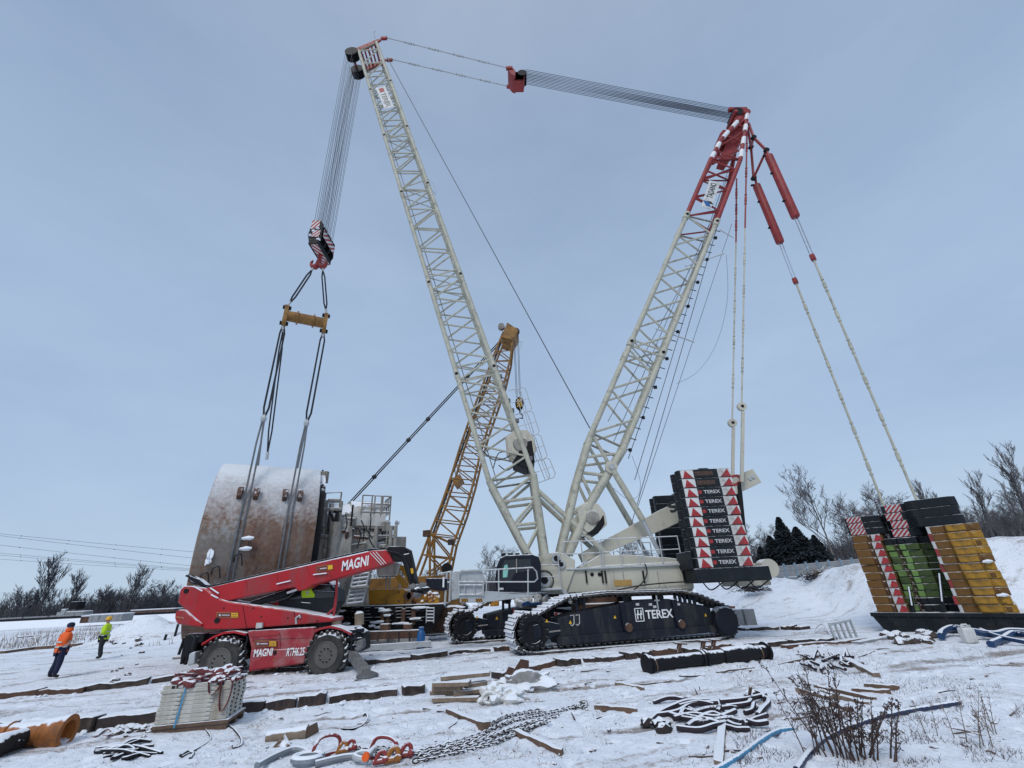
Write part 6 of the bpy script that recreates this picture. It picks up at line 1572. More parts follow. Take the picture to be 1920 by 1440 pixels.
# head with hanging arm, gripping the amber machine
hd_ = prof([(1680, 195), (1720, 176), (1835, 178), (1870, 205), (1892, 300), (1920, 440), (1945, 500), (1880, 500), (1862, 440), (1815, 290), (1748, 292), (1720, 210)], YT + .2, .5, 'boom_head', MT['black'], tel, bevel=.04)
prof([(1620, 330), (1770, 300), (1745, 395), (1625, 400)], YT + .9, .8, 'hanging_box', MT['creamdirty'], tel, bevel=.03)
prof([(1870, 470), (1960, 455), (1990, 520), (1960, 540), (1880, 520)], YT + .1, .8, 'attachment', MT['black'], tel, bevel=.05)
for k, (x, y) in enumerate(((1900, 480), (1940, 500), (1965, 470), (1985, 500), (1930, 540))): MB().blob(z4(x, y, YT + .1), (.2, .2, .12), k, .3, 1).build('attachment_joint', MT['black'] if k % 2 else MT['outr'], tel)
prof([(1878, 345), (1898, 340), (1902, 378), (1885, 384)], YT + .18, .03, 'sticker', MT['helmet'], hd_); prof([(1828, 236), (1868, 228), (1868, 234), (1828, 242)], YT + .18, .03, 'sticker', MT['lett'], hd_)

# grime, hoses and small fittings
for pts, r in ((((640, 830), (655, 870), (640, 930), (655, 980)), .03), (((1410, 840), (1440, 870), (1432, 930), (1446, 980)), .03), (((1425, 835), (1465, 850), (1470, 900), (1455, 960)), .025), (((230, 835), (262, 870), (240, 930)), .03), (((1010, 520), (960, 560), (900, 580), (840, 600)), .025), (((1830, 190), (1885, 230), (1900, 330), (1915, 430)), .03), (((1700, 215), (1790, 230), (1850, 300), (1880, 420)), .025)):
    MB().path(smoothpath([z4(x, y, YT + .12) for x, y in pts]), r, 6).build('hydraulic_hose', MT['blackclean'], tel)
for x, y in ((560, 690), (760, 705), (960, 715), (1180, 735), (700, 640), (480, 640)): MB().lathe([(.03, -.015), (.03, .03)], z4(x, y, YT + .12), (0, 1, 0), 10).build('bolt', MT['black'], tur)
for a, b in (((620, 620), (650, 795)), ((1005, 668), (1020, 762))): MB().bar(z4(*a, YT + .115), z4(*b, YT + .115), .018, .012).build('panel_gap', MT['black'], tur)
for a, b in (((900, 830), (905, 1070)), ((690, 880), (1120, 862))): MB().bar(z4(*a, YT + .045), z4(*b, YT + .045), .014, .012).build('panel_gap', MT['black'], ch)
for x in (640, 870, 1100, 1330): MB().bar(z4(x, 494 - (x - 330) * .226 + 4, YT + .15), z4(x + 14, 574 - (x - 330) * .226 + 6 if x < 1000 else 560 - (x - 330) * .226, YT + .15), .012, .012).build('panel_seam', MT['warnred'], bm_)
MB().path([z4(x, y, YT + .1) for x, y in ((1060, 640), (1062, 600), (1130, 605), (1128, 650))], .02, 6).build('step', MT['black'], tel)

# ================================================================== people
def skin_obj(name, chains, mat, parent, sub=2):
    """grow one continuous surface over the chains: chains = [[(co, r), ...], ...]; shared points are joined"""
    vs, rs, es = [], [], []
    def vid(p, r):
        for i, q in enumerate(vs):
            if (q - p).length < 1e-4: rs[i] = max(rs[i], r); return i
        vs.append(V(p)); rs.append(r); return len(vs) - 1
    for ch_ in chains:
        ids = [vid(V(p), r) for p, r in ch_]
        es += [(a, b) for a, b in zip(ids, ids[1:]) if a != b]
    me = bpy.data.meshes.new(name); me.from_pydata([tuple(v) for v in vs], es, []); o = bpy.data.objects.new(name, me); COL.objects.link(o)
    sk = o.modifiers.new('s', 'SKIN'); sk.branch_smoothing = .6
    for i, d in enumerate(me.skin_vertices[0].data): d.radius = (rs[i], rs[i]); d.use_root = (i == 0)
    ss = o.modifiers.new('u', 'SUBSURF'); ss.levels = ss.render_levels = sub
    dg = bpy.context.evaluated_depsgraph_get(); dg.update()
    m2 = bpy.data.meshes.new_from_object(o.evaluated_get(dg)); bpy.data.objects.remove(o)
    org = ORG[parent.name]
    for v in m2.vertices: v.co = v.co - org
    m2.materials.clear(); m2.materials.append(mat); m2.polygons.foreach_set('use_smooth', [True] * len(m2.polygons)); m2.name = name
    ob = bpy.data.objects.new(name, m2); COL.objects.link(ob); ob.parent = parent; ORG[ob.name] = org
    return ob
def person(base, yaw, s, jacket, trous, hat, label, armL, armR, legs):
    base = V(base); R3 = Matrix.Rotation(yaw, 3, 'Z')
    root = thing('person', base, label, 'person')
    def p(x, y, z): return base + R3 @ (V((x, y, z)) * s)         # faces -y before the turn
    pel, wst, cst, nck, hed = p(0, 0, .95), p(0, .0, 1.12), p(0, -.01, 1.36), p(0, -.02, 1.50), p(0, -.03, 1.66)
    (sl_, el, hl_), (sr, er, hr) = armL, armR
    shl, shr = p(-.205, 0, 1.43), p(.205, 0, 1.43)
    L_ = [p(*q) for q in (el, hl_)]; R_ = [p(*q) for q in (er, hr)]
    hands = []
    for w_, e in ((L_[1], L_[0]), (R_[1], R_[0])):
        d = (w_ - e).normalized(); side = d.cross(V((0, 0, 1))); side = side.normalized() if side.length > .1 else V((1, 0, 0)); up = side.cross(d)
        palm = w_ + d * .07 * s
        hands.append([(w_, .034 * s), (palm, .040 * s)])
        for k in range(4):
            b = palm + side * (k - 1.5) * .019 * s + d * .03 * s; ln = (.065, .078, .074, .058)[k] * s
            hands.append([(palm, .040 * s), (b, .011 * s), (b + d * ln * .55 + up * -.012 * s, .010 * s), (b + d * ln - up * .035 * s, .008 * s)])
        hands.append([(palm, .040 * s), (w_ + d * .04 * s + side * .045 * s, .013 * s), (w_ + d * .08 * s + side * .065 * s - up * .02 * s, .010 * s)])
    body = [[(pel, .13 * s), (wst, .125 * s), (cst, .14 * s), (nck, .058 * s), (p(0, -.03, 1.585), .072 * s), (hed, .098 * s), (p(0, -.02, 1.74), .088 * s)],
            [(cst, .14 * s), (shl, .065 * s), (L_[0], .045 * s), (L_[1], .034 * s)], [(cst, .14 * s), (shr, .065 * s), (R_[0], .045 * s), (R_[1], .034 * s)]]
    for hx, kn, an, toe in legs:
        body.append([(pel, .13 * s), (p(*hx), .095 * s), (p(*kn), .06 * s), (p(*an), .04 * s), (p(*toe), .035 * s)])
    skin_obj('body', body + hands, MT['skin'], root)
    jk = [[(p(0, 0, .80), .215 * s), (p(0, 0, .84), .225 * s), (wst, .215 * s), (cst, .215 * s), (p(0, -.01, 1.46), .12 * s), (p(0, -.02, 1.54), .092 * s)],
          [(cst, .215 * s), (shl, .115 * s), (L_[0], .094 * s), (L_[1].lerp(L_[0], .05), .070 * s)], [(cst, .215 * s), (shr, .115 * s), (R_[0], .094 * s), (R_[1].lerp(R_[0], .05), .070 * s)]]
    jo = skin_obj('jacket', jk, jacket, root)
    tk = []
    for hx, kn, an, toe in legs: tk.append([(p(0, 0, .92), .17 * s), (p(*hx), .125 * s), (p(*kn), .10 * s), (p(*an), .082 * s)])
    skin_obj('trousers', tk, trous, root)
    for hx, kn, an, toe in legs:
        a, t_ = p(*an), p(*toe); skin_obj('boot', [[(a + V((0, 0, .10 * s)), .066 * s), (a - V((0, 0, .02 * s)), .062 * s), (t_, .046 * s)]], MT['boot'], root)
    for z0, z1 in ((.98, 1.03), (1.14, 1.19)):
        MB().lathe([(.216 * s, z0 * s), (.224 * s, (z0 + .01) * s), (.224 * s, (z1 - .01) * s), (.216 * s, z1 * s)], base, (0, 0, 1), 24).build('reflective_band', MT['silver'], jo)
    for e, h_ in ((L_[0], L_[1]), (R_[0], R_[1])):
        a, b = e.lerp(h_, .45), e.lerp(h_, .60); MB().tube(a, b, .090 * s, 12).build('reflective_band', MT['silver'], jo)
    # face, ears, hair and hat
    fd_ = R3 @ V((0, -1, 0)); rt_ = R3 @ V((1, 0, 0))
    hc = p(0, -.03, 1.67)
    f = MB(); f.blob(hc + fd_ * .098 * s - V((0, 0, .02)) * s, (.016 * s, .026 * s, .028 * s), 0, 0, 1); f.build('nose', MT['skin'], root)
    for e in (-1, 1):
        MB().blob(hc + fd_ * .088 * s + rt_ * e * .034 * s + V((0, 0, .018)) * s, (.012 * s, .010 * s, .008 * s), 0, 0, 1).build('eye', MT['blackclean'], root)
        MB().blob(hc + rt_ * e * .098 * s, (.014 * s, .022 * s, .034 * s), 0, 0, 1).build('ear', MT['skin'], root)
    MB().blob(hc + fd_ * .09 * s - V((0, 0, .055)) * s, (.024 * s, .010 * s, .007 * s), 0, 0, 1).build('mouth', MT['strap'], root)
    if hat == 'helmet':
        MB().lathe([(.145 * s, .02 * s), (.135 * s, .05 * s), (.125 * s, .10 * s), (.09 * s, .15 * s), (.03 * s, .17 * s)], hc, (0, 0, 1), 22).build('helmet', MT['helmet'], root)
    else:
        MB().lathe([(.112 * s, -.01 * s), (.120 * s, .03 * s), (.118 * s, .08 * s), (.08 * s, .13 * s), (.02 * s, .145 * s)], hc, (0, 0, 1), 22).build('woollen_hat', MT['navycloth'], root)
        MB().lathe([(.09 * s, -.17 * s), (.13 * s, -.14 * s), (.115 * s, -.06 * s), (.10 * s, -.05 * s)], hc, (0, 0, 1), 20).build('collar', jacket, jo)
    return root
pb = gp(98, 1271); 
person(pb, radians(150), 1.06, MT['hivis_orange'], MT['navycloth'], 'hat', 'person in orange hi-vis jacket and navy trousers walking on the snow at left', (0, (.0, .0, 0), (0, 0, 0)) if False else ((0, 0, 0), (-.25, .10, 1.18), (-.14, -.12, 1.05)), ((0, 0, 0), (.30, .06, 1.14), (.37, -.02, .90)),
       (((-.10, 0, .88), (-.13, -.03, .50), (-.16, .02, .09), (-.17, -.13, .04)), ((.10, 0, .88), (.15, -.02, .50), (.19, .06, .09), (.22, -.09, .04))))
pb2 = gp(183, 1235)
person(pb2, radians(-70), 1.06, MT['hivis_yellow'], MT['darkcloth'], 'helmet', 'person in yellow hi-vis jacket and helmet beside the snow mound at left', ((0, 0, 0), (-.24, .04, 1.17), (-.18, -.15, 1.06)), ((0, 0, 0), (.24, .05, 1.17), (.12, -.18, 1.10)),
       (((-.10, 0, .88), (-.11, -.06, .50), (-.10, .02, .09), (-.10, -.13, .04)), ((.10, 0, .88), (.12, .03, .50), (.13, .14, .09), (.14, .0, .04))))

# ================================================================== timber mats in rows
def on(px, py, dz=0):
    p = gp(px, py)
    for _ in range(3):
        z = gz(p.x, p.y); p = on_plane(px, py, (0, 0, z), (0, 0, 1))
    return V((p.x, p.y, gz(p.x, p.y) + dz))
def matrow(pts, h, d, group, lab, lo=.45, hi=1.9, gapp=.16, seed=1, mats=('mat', 'mat', 'mat', 'darkrust')):
    rnd = random.Random(seed); P = [gp(*q) for q in pts]
    D = [0]
    for a, b in zip(P, P[1:]): D.append(D[-1] + (b - a).length)
    def pt(s):
        j = 0
        while j < len(P) - 2 and s > D[j + 1]: j += 1
        return P[j].lerp(P[j + 1], (s - D[j]) / (D[j + 1] - D[j]))
    s = 0
    while s < D[-1] - .25:
        ln = rnd.choice((rnd.uniform(lo, hi), rnd.uniform(lo, hi), rnd.uniform(.35, .7))); e = min(D[-1], s + ln)
        a, b = pt(s), pt(e); t = (b - a).normalized(); n = V((-t.y, t.x, 0))
        hh = h * rnd.uniform(.8, 1.15); off = n * rnd.uniform(-.10, .12)
        zb = min(gz(a.x, a.y), gz(b.x, b.y)) - .12; kk = rnd.random()
        mb = MB(); k = 5
        front = []
        for i in range(k + 1):
            q = a.lerp(b, i / k) + n * rnd.uniform(-.05, .05) + off; front.append(q)
        gq = lambda q: gz(q.x, q.y) - terrace(q.x, q.y)
        top = [V((q.x, q.y, gq(q) + hh + rnd.uniform(-.035, .035))) for q in front]
        bot = [V((q.x, q.y, zb)) for q in front]
        dd = n * d
        vs = bot + top + [p + dd + V((0, 0, rnd.uniform(-.02, .01))) for p in top] + [p + dd for p in bot]
        m_ = k + 1; fs = []
        for i in range(k):
            for r in range(3): fs.append((r * m_ + i, r * m_ + i + 1, (r + 1) * m_ + i + 1, (r + 1) * m_ + i))
        fs += [(0, m_, 2 * m_, 3 * m_), (k, m_ + k, 2 * m_ + k, 3 * m_ + k)]
        mb.add(vs, fs)
        # clumps of snow lying on the front edge
        solo(mb, 'timber_mat', MT[rnd.choice(mats)], lab, 'timber mat', group, bevel=.025)
        s = e + (rnd.uniform(.02, gapp) if rnd.random() < .6 else .02)
matrow([(-60, 1312), (120, 1298), (330, 1276), (470, 1264), (600, 1254), (700, 1243), (800, 1232), (955, 1219)], .17, .40, 'mats of the far row', 'wet dark timber mat with snowy top in the row running behind the telehandler wheels', seed=2, mats=('mat', 'rust', 'darkrust'))
matrow([(-40, 1376), (135, 1372), (300, 1352), (440, 1336), (560, 1322), (690, 1309), (808, 1293)], .24, .42, 'mats of the near row', 'wet brown timber mat with snowy top in the row before the telehandler', seed=5)
matrow([(935, 1270), (990, 1256), (1060, 1245), (1160, 1238), (1260, 1226), (1360, 1220), (1450, 1211), (1530, 1206), (1580, 1200)], .19, .40, 'mats before the crawler', 'dark wet timber mat with snowy top in the row before the near crawler', seed=8, mats=('mat', 'rust', 'mat', 'darkrust'))
matrow([(1395, 1182), (1470, 1178), (1500, 1180)], .16, .8, 'mats right of the crawler', 'dark timber mat with snowy top right of the crawler sprocket', seed=9)
matrow([(690, 1232), (800, 1226)], .12, .6, 'mats behind the outrigger', 'dark timber mat behind the front outrigger foot', seed=12)

# snow ridges along the mats: loose clods
rnd = random.Random(21)
def clods(n, area, rmin, rmax, name, label, mat, grp, squash=.6):
    protos = []
    for k in range(4):
        mb = MB(); mb.blob((0, 0, 0), (1, .8, squash), k + 3, .5, 2); protos.append(mb)
    first = {}
    for i in range(n):
        x, y = area(); p = on(x, y); r = rnd.uniform(rmin, rmax); k = i % 4
        if k not in first:
            o = protos[k].build(name, mat); tag(o, label, name.split('_')[-1], grp); first[k] = o
        else: o = first[k].copy(); COL.objects.link(o)
        o.location = p + V((0, 0, r * .2)); o.scale = (r, r, r); o.rotation_euler = (0, 0, rnd.uniform(0, 6))
def alongrow(pts):
    s = rnd.random() * (len(pts) - 1); i = int(s); a, b = pts[i], pts[i + 1]; t = s - i
    return (a[0] + (b[0] - a[0]) * t, a[1] + (b[1] - a[1]) * t + rnd.uniform(1, 7))
ROWA = [(0, 1308), (330, 1280), (700, 1246), (955, 1222)]; ROWB = [(120, 1376), (300, 1356), (560, 1326), (808, 1297)]; ROWC = [(980, 1260), (1160, 1242), (1360, 1224), (1580, 1204)]
clods(34, lambda: alongrow(ROWB), .03, .085, 'snow_clod', 'small clod of snow fallen before the near row of timber mats', MT['snowlump'], 'snow clods at the near mats', .6)
clods(30, lambda: alongrow(ROWA), .03, .08, 'snow_clod', 'small clod of snow fallen before the far row of timber mats', MT['snowlump'], 'snow clods at the far mats', .6)
clods(34, lambda: alongrow(ROWC), .03, .09, 'snow_clod', 'small clod of snow before the timber mats of the near crawler', MT['snowlump'], 'snow clods at the crawler mats', .6)
clods(26, lambda: (rnd.uniform(205, 275), rnd.uniform(1192, 1216)), .06, .22, 'dirt_clod', 'dark earth clod at the foot of the left snow mound', MT['debris'], 'clods at the mound')
clods(60, lambda: (rnd.uniform(300, 1500), rnd.uniform(1300, 1436)), .015, .05, 'stone', 'small dark stone poking through the trodden snow', MT['stone'], 'stones in the snow')
clods(46, lambda: (rnd.uniform(1380, 1900), rnd.uniform(1230, 1430)), .015, .055, 'stone', 'small dark stone in the snow of the right slope', MT['stone'], 'stones on the right slope', .5)
clods(22, lambda: (rnd.uniform(1660, 1770), rnd.uniform(1188, 1208)), .10, .30, 'rubble_lump', 'brown rubble lump before the black tray', MT['debris'], 'rubble before the tray')
clods(26, lambda: (rnd.uniform(700, 1250), rnd.uniform(1245, 1330)), .02, .07, 'wood_chip', 'dark wood chip lying before the mats', MT['oldplank'], 'chips before the mats', .35)

rnd = random.Random(44)
for i in range(70):
    if i < 46: x, y = rnd.uniform(420, 1500), rnd.uniform(1248, 1434)
    else: x, y = rnd.uniform(1450, 1900), rnd.uniform(1215, 1420)
    p = on(x, y, .012); a = rnd.uniform(-.7, .7) + (pi / 2 if rnd.random() < .2 else 0); ln = rnd.choice((.12, .18, .25, .4, .6)); d = V((cos(a), sin(a), rnd.uniform(-.05, .10))) * ln
    mb = MB(); mb.path([p, p + d * .5 + V((0, 0, rnd.uniform(-.01, .02))), p + d], [rnd.uniform(.010, .022), .013, .006], 5)
    solo(mb, 'stick', MT[rnd.choice(('weed', 'oldplank', 'darkrust'))], 'thin dark stick lying on the trodden snow in front of the machines' if i < 46 else 'thin dark stick lying on the snowy slope at right', 'stick', 'sticks on the snow' if i < 46 else 'sticks on the right slope')

# ================================================================== the white block stack on a pallet
cA, cB = on(285, 1376), on(424, 1366)
tX = (cB - cA); tX.z = 0; W_ = tX.length; tX.normalize(); tY = V((-tX.y, tX.x, 0))
zb = min(cA.z, cB.z)
def cq(s, t, h): return V((cA.x, cA.y, zb)) + tX * s + tY * t + V((0, 0, h))
def cpt(px, py, t=0): 
    p = on_plane(px, py, cq(0, t, 0), tY); d = p - cq(0, t, 0); return d.dot(tX), d.z
HT = cpt(300, 1286)[1]; s0 = cpt(288, 1360)[0]; s1 = cpt(422, 1350)[0]
pal = thing('pallet', cq(W_ / 2, .5, 0), 'snowy brown wooden pallet under the stack of white slabs', 'pallet')
MB().span((0, 0, 0), (0, 0, 0))
MB().prism([cq(s, -.03, h) for s, h in ((-.02, .10), (W_ + .02, .10), (W_ + .02, .17), (-.02, .17))], tY * 1.1).build('deck', MT['oldplank'], pal, bevel=.01)
for t in (0, .5, .95): MB().prism([cq(s, t, h) for s, h in ((0, -.02), (W_, -.02), (W_, .10), (0, .10))], tY * .11).build('runner', MT['oldplank'], pal, bevel=.01)
n = 9; hh = (HT - .18) / n
wts = ('topmost', 'second', 'third', 'fourth', 'fifth', 'sixth', 'seventh', 'eighth', 'lowest')
for k in range(n):
    z = .18 + (n - 1 - k) * hh; j = random.uniform(-.015, .015)
    r = thing('white_slab', cq((s0 + s1) / 2, .5, z), wts[k] + (' ' if k in (0, 8) else ' from the top ') + 'white painted slab of the strapped stack on the pallet', 'slab', 'white slabs on the pallet')
    MB().prism([cq(s + j, 0 + j, h) for s, h in ((s0, z), (s1, z), (s1, z + hh - .005), (s0, z + hh - .005))], tY * 1.0).build('slab_body', MT['whitewood'], r, bevel=.006)
    for s in (s0 + .30, s1 - .42): MB().prism([cq(s + j, -.02, h) for s, h in ((s, z + .01), (s + .10, z + .01), (s + .10, z + hh - .02), (s, z + hh - .02))], tY * .05).build('batten', MT['whitewood'], r, bevel=.008)
    for s in (.2, .5, .8): MB().lathe([(.022, 0), (.022, .02)], cq(s1 + j, s, z + hh * .5), tX, 8).build('nail_hole', MT['black'], r)
    if k == 0:
        for s in (s0 + .18, s0 + .27, s1 - .30, s1 - .22): MB().prism([cq(s + a, -.012, b) for a, b in ((0, z + .01), (.055, z + .01), (.055, z + hh - .02), (0, z + hh - .02))], tY * .02).build('slot', MT['black'], r)
mb = MB(); mb.prism([cq(s, -.035, h) for s, h in ((s0 + .40, .1), (s0 + .43, .1), (s0 + .49, HT + .01), (s0 + .46, HT + .01))], tY * .008); mb.prism([cq(s, -.03, h) for s, h in ((s0 + .46, HT + .004), (s0 + .49, HT + .004), (s0 + .49, HT + .012), (s0 + .46, HT + .012))], tY * 1.0)
solo(mb, 'blue_strap', MT['hoseblue'], 'thin blue strap running down the front of the white slab stack', 'strap')
mb = MB()
def ribbon(pts, w, mat, name, label, cat, grp=None, parent=None, n=5, th=.012):
    P = smoothpath(pts, n); mb = MB(); L_ = []
    for i, p in enumerate(P):
        a = P[max(0, i - 1)]; b = P[min(len(P) - 1, i + 1)]; t = (b - a).normalized(); sd = t.cross(V((0, 0, 1)))
        sd = sd.normalized() if sd.length > .25 else tY.copy()
        if i and sd.dot(prev) < 0: sd = -sd
        prev = sd; nn = t.cross(sd)
        L_.append((p - sd * w / 2, p + sd * w / 2, nn * th))
    vs = []; 
    for a, b, k in L_: vs += [a, b, b + k, a + k]
    fs = [(i * 4 + j, i * 4 + (j + 1) % 4, i * 4 + 4 + (j + 1) % 4, i * 4 + 4 + j) for i in range(len(L_) - 1) for j in range(4)] + [(0, 1, 2, 3), tuple(len(vs) - 4 + j for j in range(4))]
    mb.add(vs, fs)
    if parent: return mb.build(name, mat, parent)
    return solo(mb, name, mat, label, cat, grp)
# red lashing straps heaped on the stack
rr = random.Random(6)
for i, (cx, lab) in enumerate(((.42, 'faded red lashing strap heaped on the left of the white slab stack'), (.62, 'folded red lashing strap lying on the middle of the white slab stack'), (1.05, 'frosted purple-red strap heaped on the right of the white slab stack'))):
    root = thing('lashing_strap', cq(cx, .4, HT), lab, 'strap')
    for k in range(4):
        pts = [cq(cx + rr.uniform(-.32, .32), rr.uniform(.05, .75), HT + rr.uniform(.03, .20)) for _ in range(6)]
        ribbon(pts, .13, MT['strap'], 'webbing', '', '', parent=root, n=6, th=.02)
    MB().blob(cq(cx, .35, HT + .03), (.36, .32, .19), i + 2, .55, 4).build('bundle', MT['strap'], root)
for s_, d, lab in ((1.18, .55, 'red strap loop hanging over the front of the white slab stack'), (.92, .22, 'short red strap loop over the top edge of the white slabs')):
    ribbon([cq(s_, .3, HT + .05), cq(s_, -.03, HT + .02), cq(s_ + .02, -.05, HT - d * .6), cq(s_ + .08, -.05, HT - d), cq(s_ + .17, -.05, HT - d * .8), cq(s_ + .22, -.05, HT - d * .3), cq(s_ + .20, -.03, HT + .02), cq(s_ + .18, .3, HT + .05)], .07, MT['strap'], 'strap_loop', lab, 'strap')
for k in range(10): 
    pass
# ================================================================== timber pile, sack, boards
base = on(862, 1312)
def plank(a, b, w, h, mat, label, name='plank', grp=None, dz=0, up=(0, 0, 1), roll=0):
    a, b = V(a), V(b); mb = MB(); mb.bar(a, b, w, h); return solo(mb, name, mat, label, 'plank', grp, bevel=.01)
pp = [((812, 1312), (898, 1310), 0, 'lowest left plank end of the snowy timber pile'), ((835, 1310), (912, 1298), 0, 'lowest right plank of the snowy timber pile'),
      ((808, 1300), (868, 1312), 1, 'second layer plank pointing at the viewer in the timber pile'), ((850, 1301), (914, 1297), 1, 'second layer plank at the right of the timber pile'),
      ((812, 1292), (866, 1298), 2, 'thick brown plank across the left of the timber pile'), ((870, 1296), (912, 1291), 2, 'third layer plank at the right of the timber pile'),
      ((812, 1288), (880, 1296), 3, 'long brown plank slanting over the top of the pile'), ((826, 1278), (918, 1276), 4, 'topmost snowy plank of the timber pile')]
hz = on(860, 1313)
for i, (p, q, lv, lab) in enumerate(pp):
    t = -.1 + .12 * (i % 3)
    a = at(*p, hz.y + t); b = at(*q, hz.y + t + (.25 if i % 2 else -.15))
    zc = hz.z + .06 + lv * .105; a.z = zc; b.z = zc + .01
    plank(a, b, .20, .095, MT['plank'], lab, grp='planks of the snowy pile')
    if lv >= 3:
        plank(a + V((.05, .22, .0)), b + V((0, .22, .0)), .18, .09, MT['plank'], 'plank lying behind ' + ('the topmost one' if lv == 4 else 'the slanting one') + ' on the timber pile', grp='planks of the snowy pile')
r = thing('white_sack', on(928, 1318), 'crumpled white woven sack with a dark hole beside the timber pile', 'sack')
c = on(928, 1318)
MB().blob(c + V((-.05, 0, .12)), (.34, .3, .24), 4, .55, 4).build('bag', MT['sack'], r); MB().blob(c + V((.25, .15, .10)), (.45, .35, .17), 9, .6, 4).build('bag_fold', MT['sack'], r)
MB().path([c + V((-.12 + .15 * cos(a), -.26, .16 + .11 * sin(a))) for a in [i * pi / 6 for i in range(12)]], .035, 6, closed=True).build('rolled_rim', MT['sack'], r); MB().blob(c + V((-.1, -.27, .15)), (.07, .03, .05), 1, .2, 1).build('opening', MT['blackclean'], r)
c = on(975, 1290); r = thing('snowy_tarpaulin', c, 'snow covered grey sheet sloping down right of the white sack', 'sheet')
MB().blob(c + V((.15, .12, .02)), (.75, .36, .34), 14, .55, 5).build('sheet', M('snow covered sheet', (.3, .29, .28), .8, snow=1.25, snows=3, bump=.6, bs=9), r)
MB().prism([c + V(q) for q in ((-.25, .3, .25), (.05, .32, .62), (.28, .3, .58), (.25, .3, .1))], (0, .04, 0)).build('rusty_flap', MT['rust'], r)
MB().prism([c + V(q) for q in ((-.5, .35, .12), (-.3, .34, .45), (-.12, .33, .40), (-.05, .3, .12))], (0, .04, 0)).build('rusty_flap', MT['rust'], r)
boards = [((840, 1336), (914, 1366), .15, .16, 'oldplank', 'dark board lying aslant below the white sack'), ((1118, 1328), (1195, 1334), .16, .12, 'oldplank', 'short brown board right of the chains'),
          ((968, 1380), (1055, 1414), .12, .13, 'oldplank', 'tapering brown board below the chains'), ((1153, 1282), (1208, 1292), .12, .09, 'plank', 'short pale board in the open snow below the black pipe'),
          ((1200, 1285), (1258, 1277), .05, .04, 'oldplank', 'thin lath right of the short pale board'), ((1275, 1272), (1320, 1266), .05, .04, 'darkrust', 'thin rusty rod below the black pipe'),
          ((1345, 1262), (1415, 1252), .05, .05, 'oldplank', 'thin rod below the right end of the black pipe'), ((1405, 1258), (1545, 1228), .07, .06, 'oldplank', 'long thin pole stretching right from the black pipe'),
          ((1590, 1242), (1645, 1270), .2, .18, 'plank', 'thick pale beam pointing down right beside the rope heap'), ((1500, 1298), (1560, 1312), .20, .14, 'plank', 'broken pale board at the left of the plank heap'),
          ((1530, 1288), (1640, 1312), .13, .10, 'oldplank', 'long brown board crossing the plank heap'), ((1540, 1302), (1625, 1320), .12, .10, 'plank', 'lowest pale board of the plank heap behind the weed'),
          ((1600, 1296), (1668, 1300), .14, .12, 'oldplank', 'thick board at the right end of the plank heap'), ((1622, 1288), (1684, 1290), .15, .12, 'oldplank', 'back board with square end in the plank heap'),
          ((1560, 1320), (1594, 1334), .14, .12, 'oldplank', 'short stub of board below the plank heap'), ((1610, 1232), (1640, 1222), .06, .05, 'darkrust', 'thin bar leaning beyond the thick beam'),
          ((1356, 1360), (1348, 1436), .14, .12, 'plank', 'snow covered plank standing out of the dark rope coils'), ((1560, 1208), (1620, 1200), .3, .16, 'oldplank', 'pile of flat boards before the steel grating'),
          ((1470, 1215), (1550, 1206), .25, .14, 'rust', 'flat rusty plate before the grating'), ((1680, 1195), (1605, 1207), .3, .14, 'concrete', 'grey slab between the grating and the rubble')]
for (p, q, w_, h_, mt, lab) in boards:
    r_ = random.uniform(-.02, .05)
    a, b = on(*p, h_ * .12 + r_), on(*q, h_ * .12 - r_ * .3)
    mb = MB(); d = b - a; t = d.normalized(); s = t.cross(V((0, 0, 1))).normalized(); n_ = 7; ring = []
    for i in range(n_ + 1):
        c = a.lerp(b, i / n_); kx = random.uniform(.86, 1.08); kz = random.uniform(-.012, .012); sl_ = (random.uniform(-.05, .05) if i in (0, n_) else 0)
        ring += [c + s * x * w_ / 2 * kx + V((0, 0, z * h_ / 2 + kz)) + t * sl_ * x for x, z in ((-1, -1), (1, -1), (1, 1), (-1, 1))]
    mb.add(ring, [(i * 4 + j, i * 4 + (j + 1) % 4, i * 4 + 4 + (j + 1) % 4, i * 4 + 4 + j) for i in range(n_) for j in range(4)] + [(3, 2, 1, 0), tuple(n_ * 4 + j for j in range(4))])
    solo(mb, 'plank', MT[mt], lab, 'plank', None, bevel=.012)
# rotten debris at lower left centre
c = on(540, 1392); r = thing('rusty_duct', on(545, 1390), 'torn brownish sheet metal tube half under snow above the chain', 'scrap')
MB().lathe([(.10, 0), (.11, .45), (.13, .75)], on(500, 1389, .06), V((1, .10, .03)), 14).build('tube', MT['plank'], r); MB().prism([on(572, 1385, z) for z in (0, .18)] + [on(590, 1378, .20), on(596, 1376, .02)], (0, .05, 0)).build('torn_edge', MT['oldplank'], r)
MB().prism([on(510, 1402, 0), on(530, 1398, .16), on(546, 1402, .0)], (0, .04, 0)).build('torn_edge', MT['oldplank'], r)

def crv(px, r, mat, label, name, cat, dz=.5, grp=None, k=6, n=8, parent=None):
    pts = smoothpath([on(x, y, r * dz + (q[2] if len(q) > 2 else 0)) for q in px for x, y in (q[:2],)], k)
    mb = MB(); mb.path(pts, r, n)
    if parent: return mb.build(name, mat, parent)
    return solo(mb, name, mat, label, cat, grp)
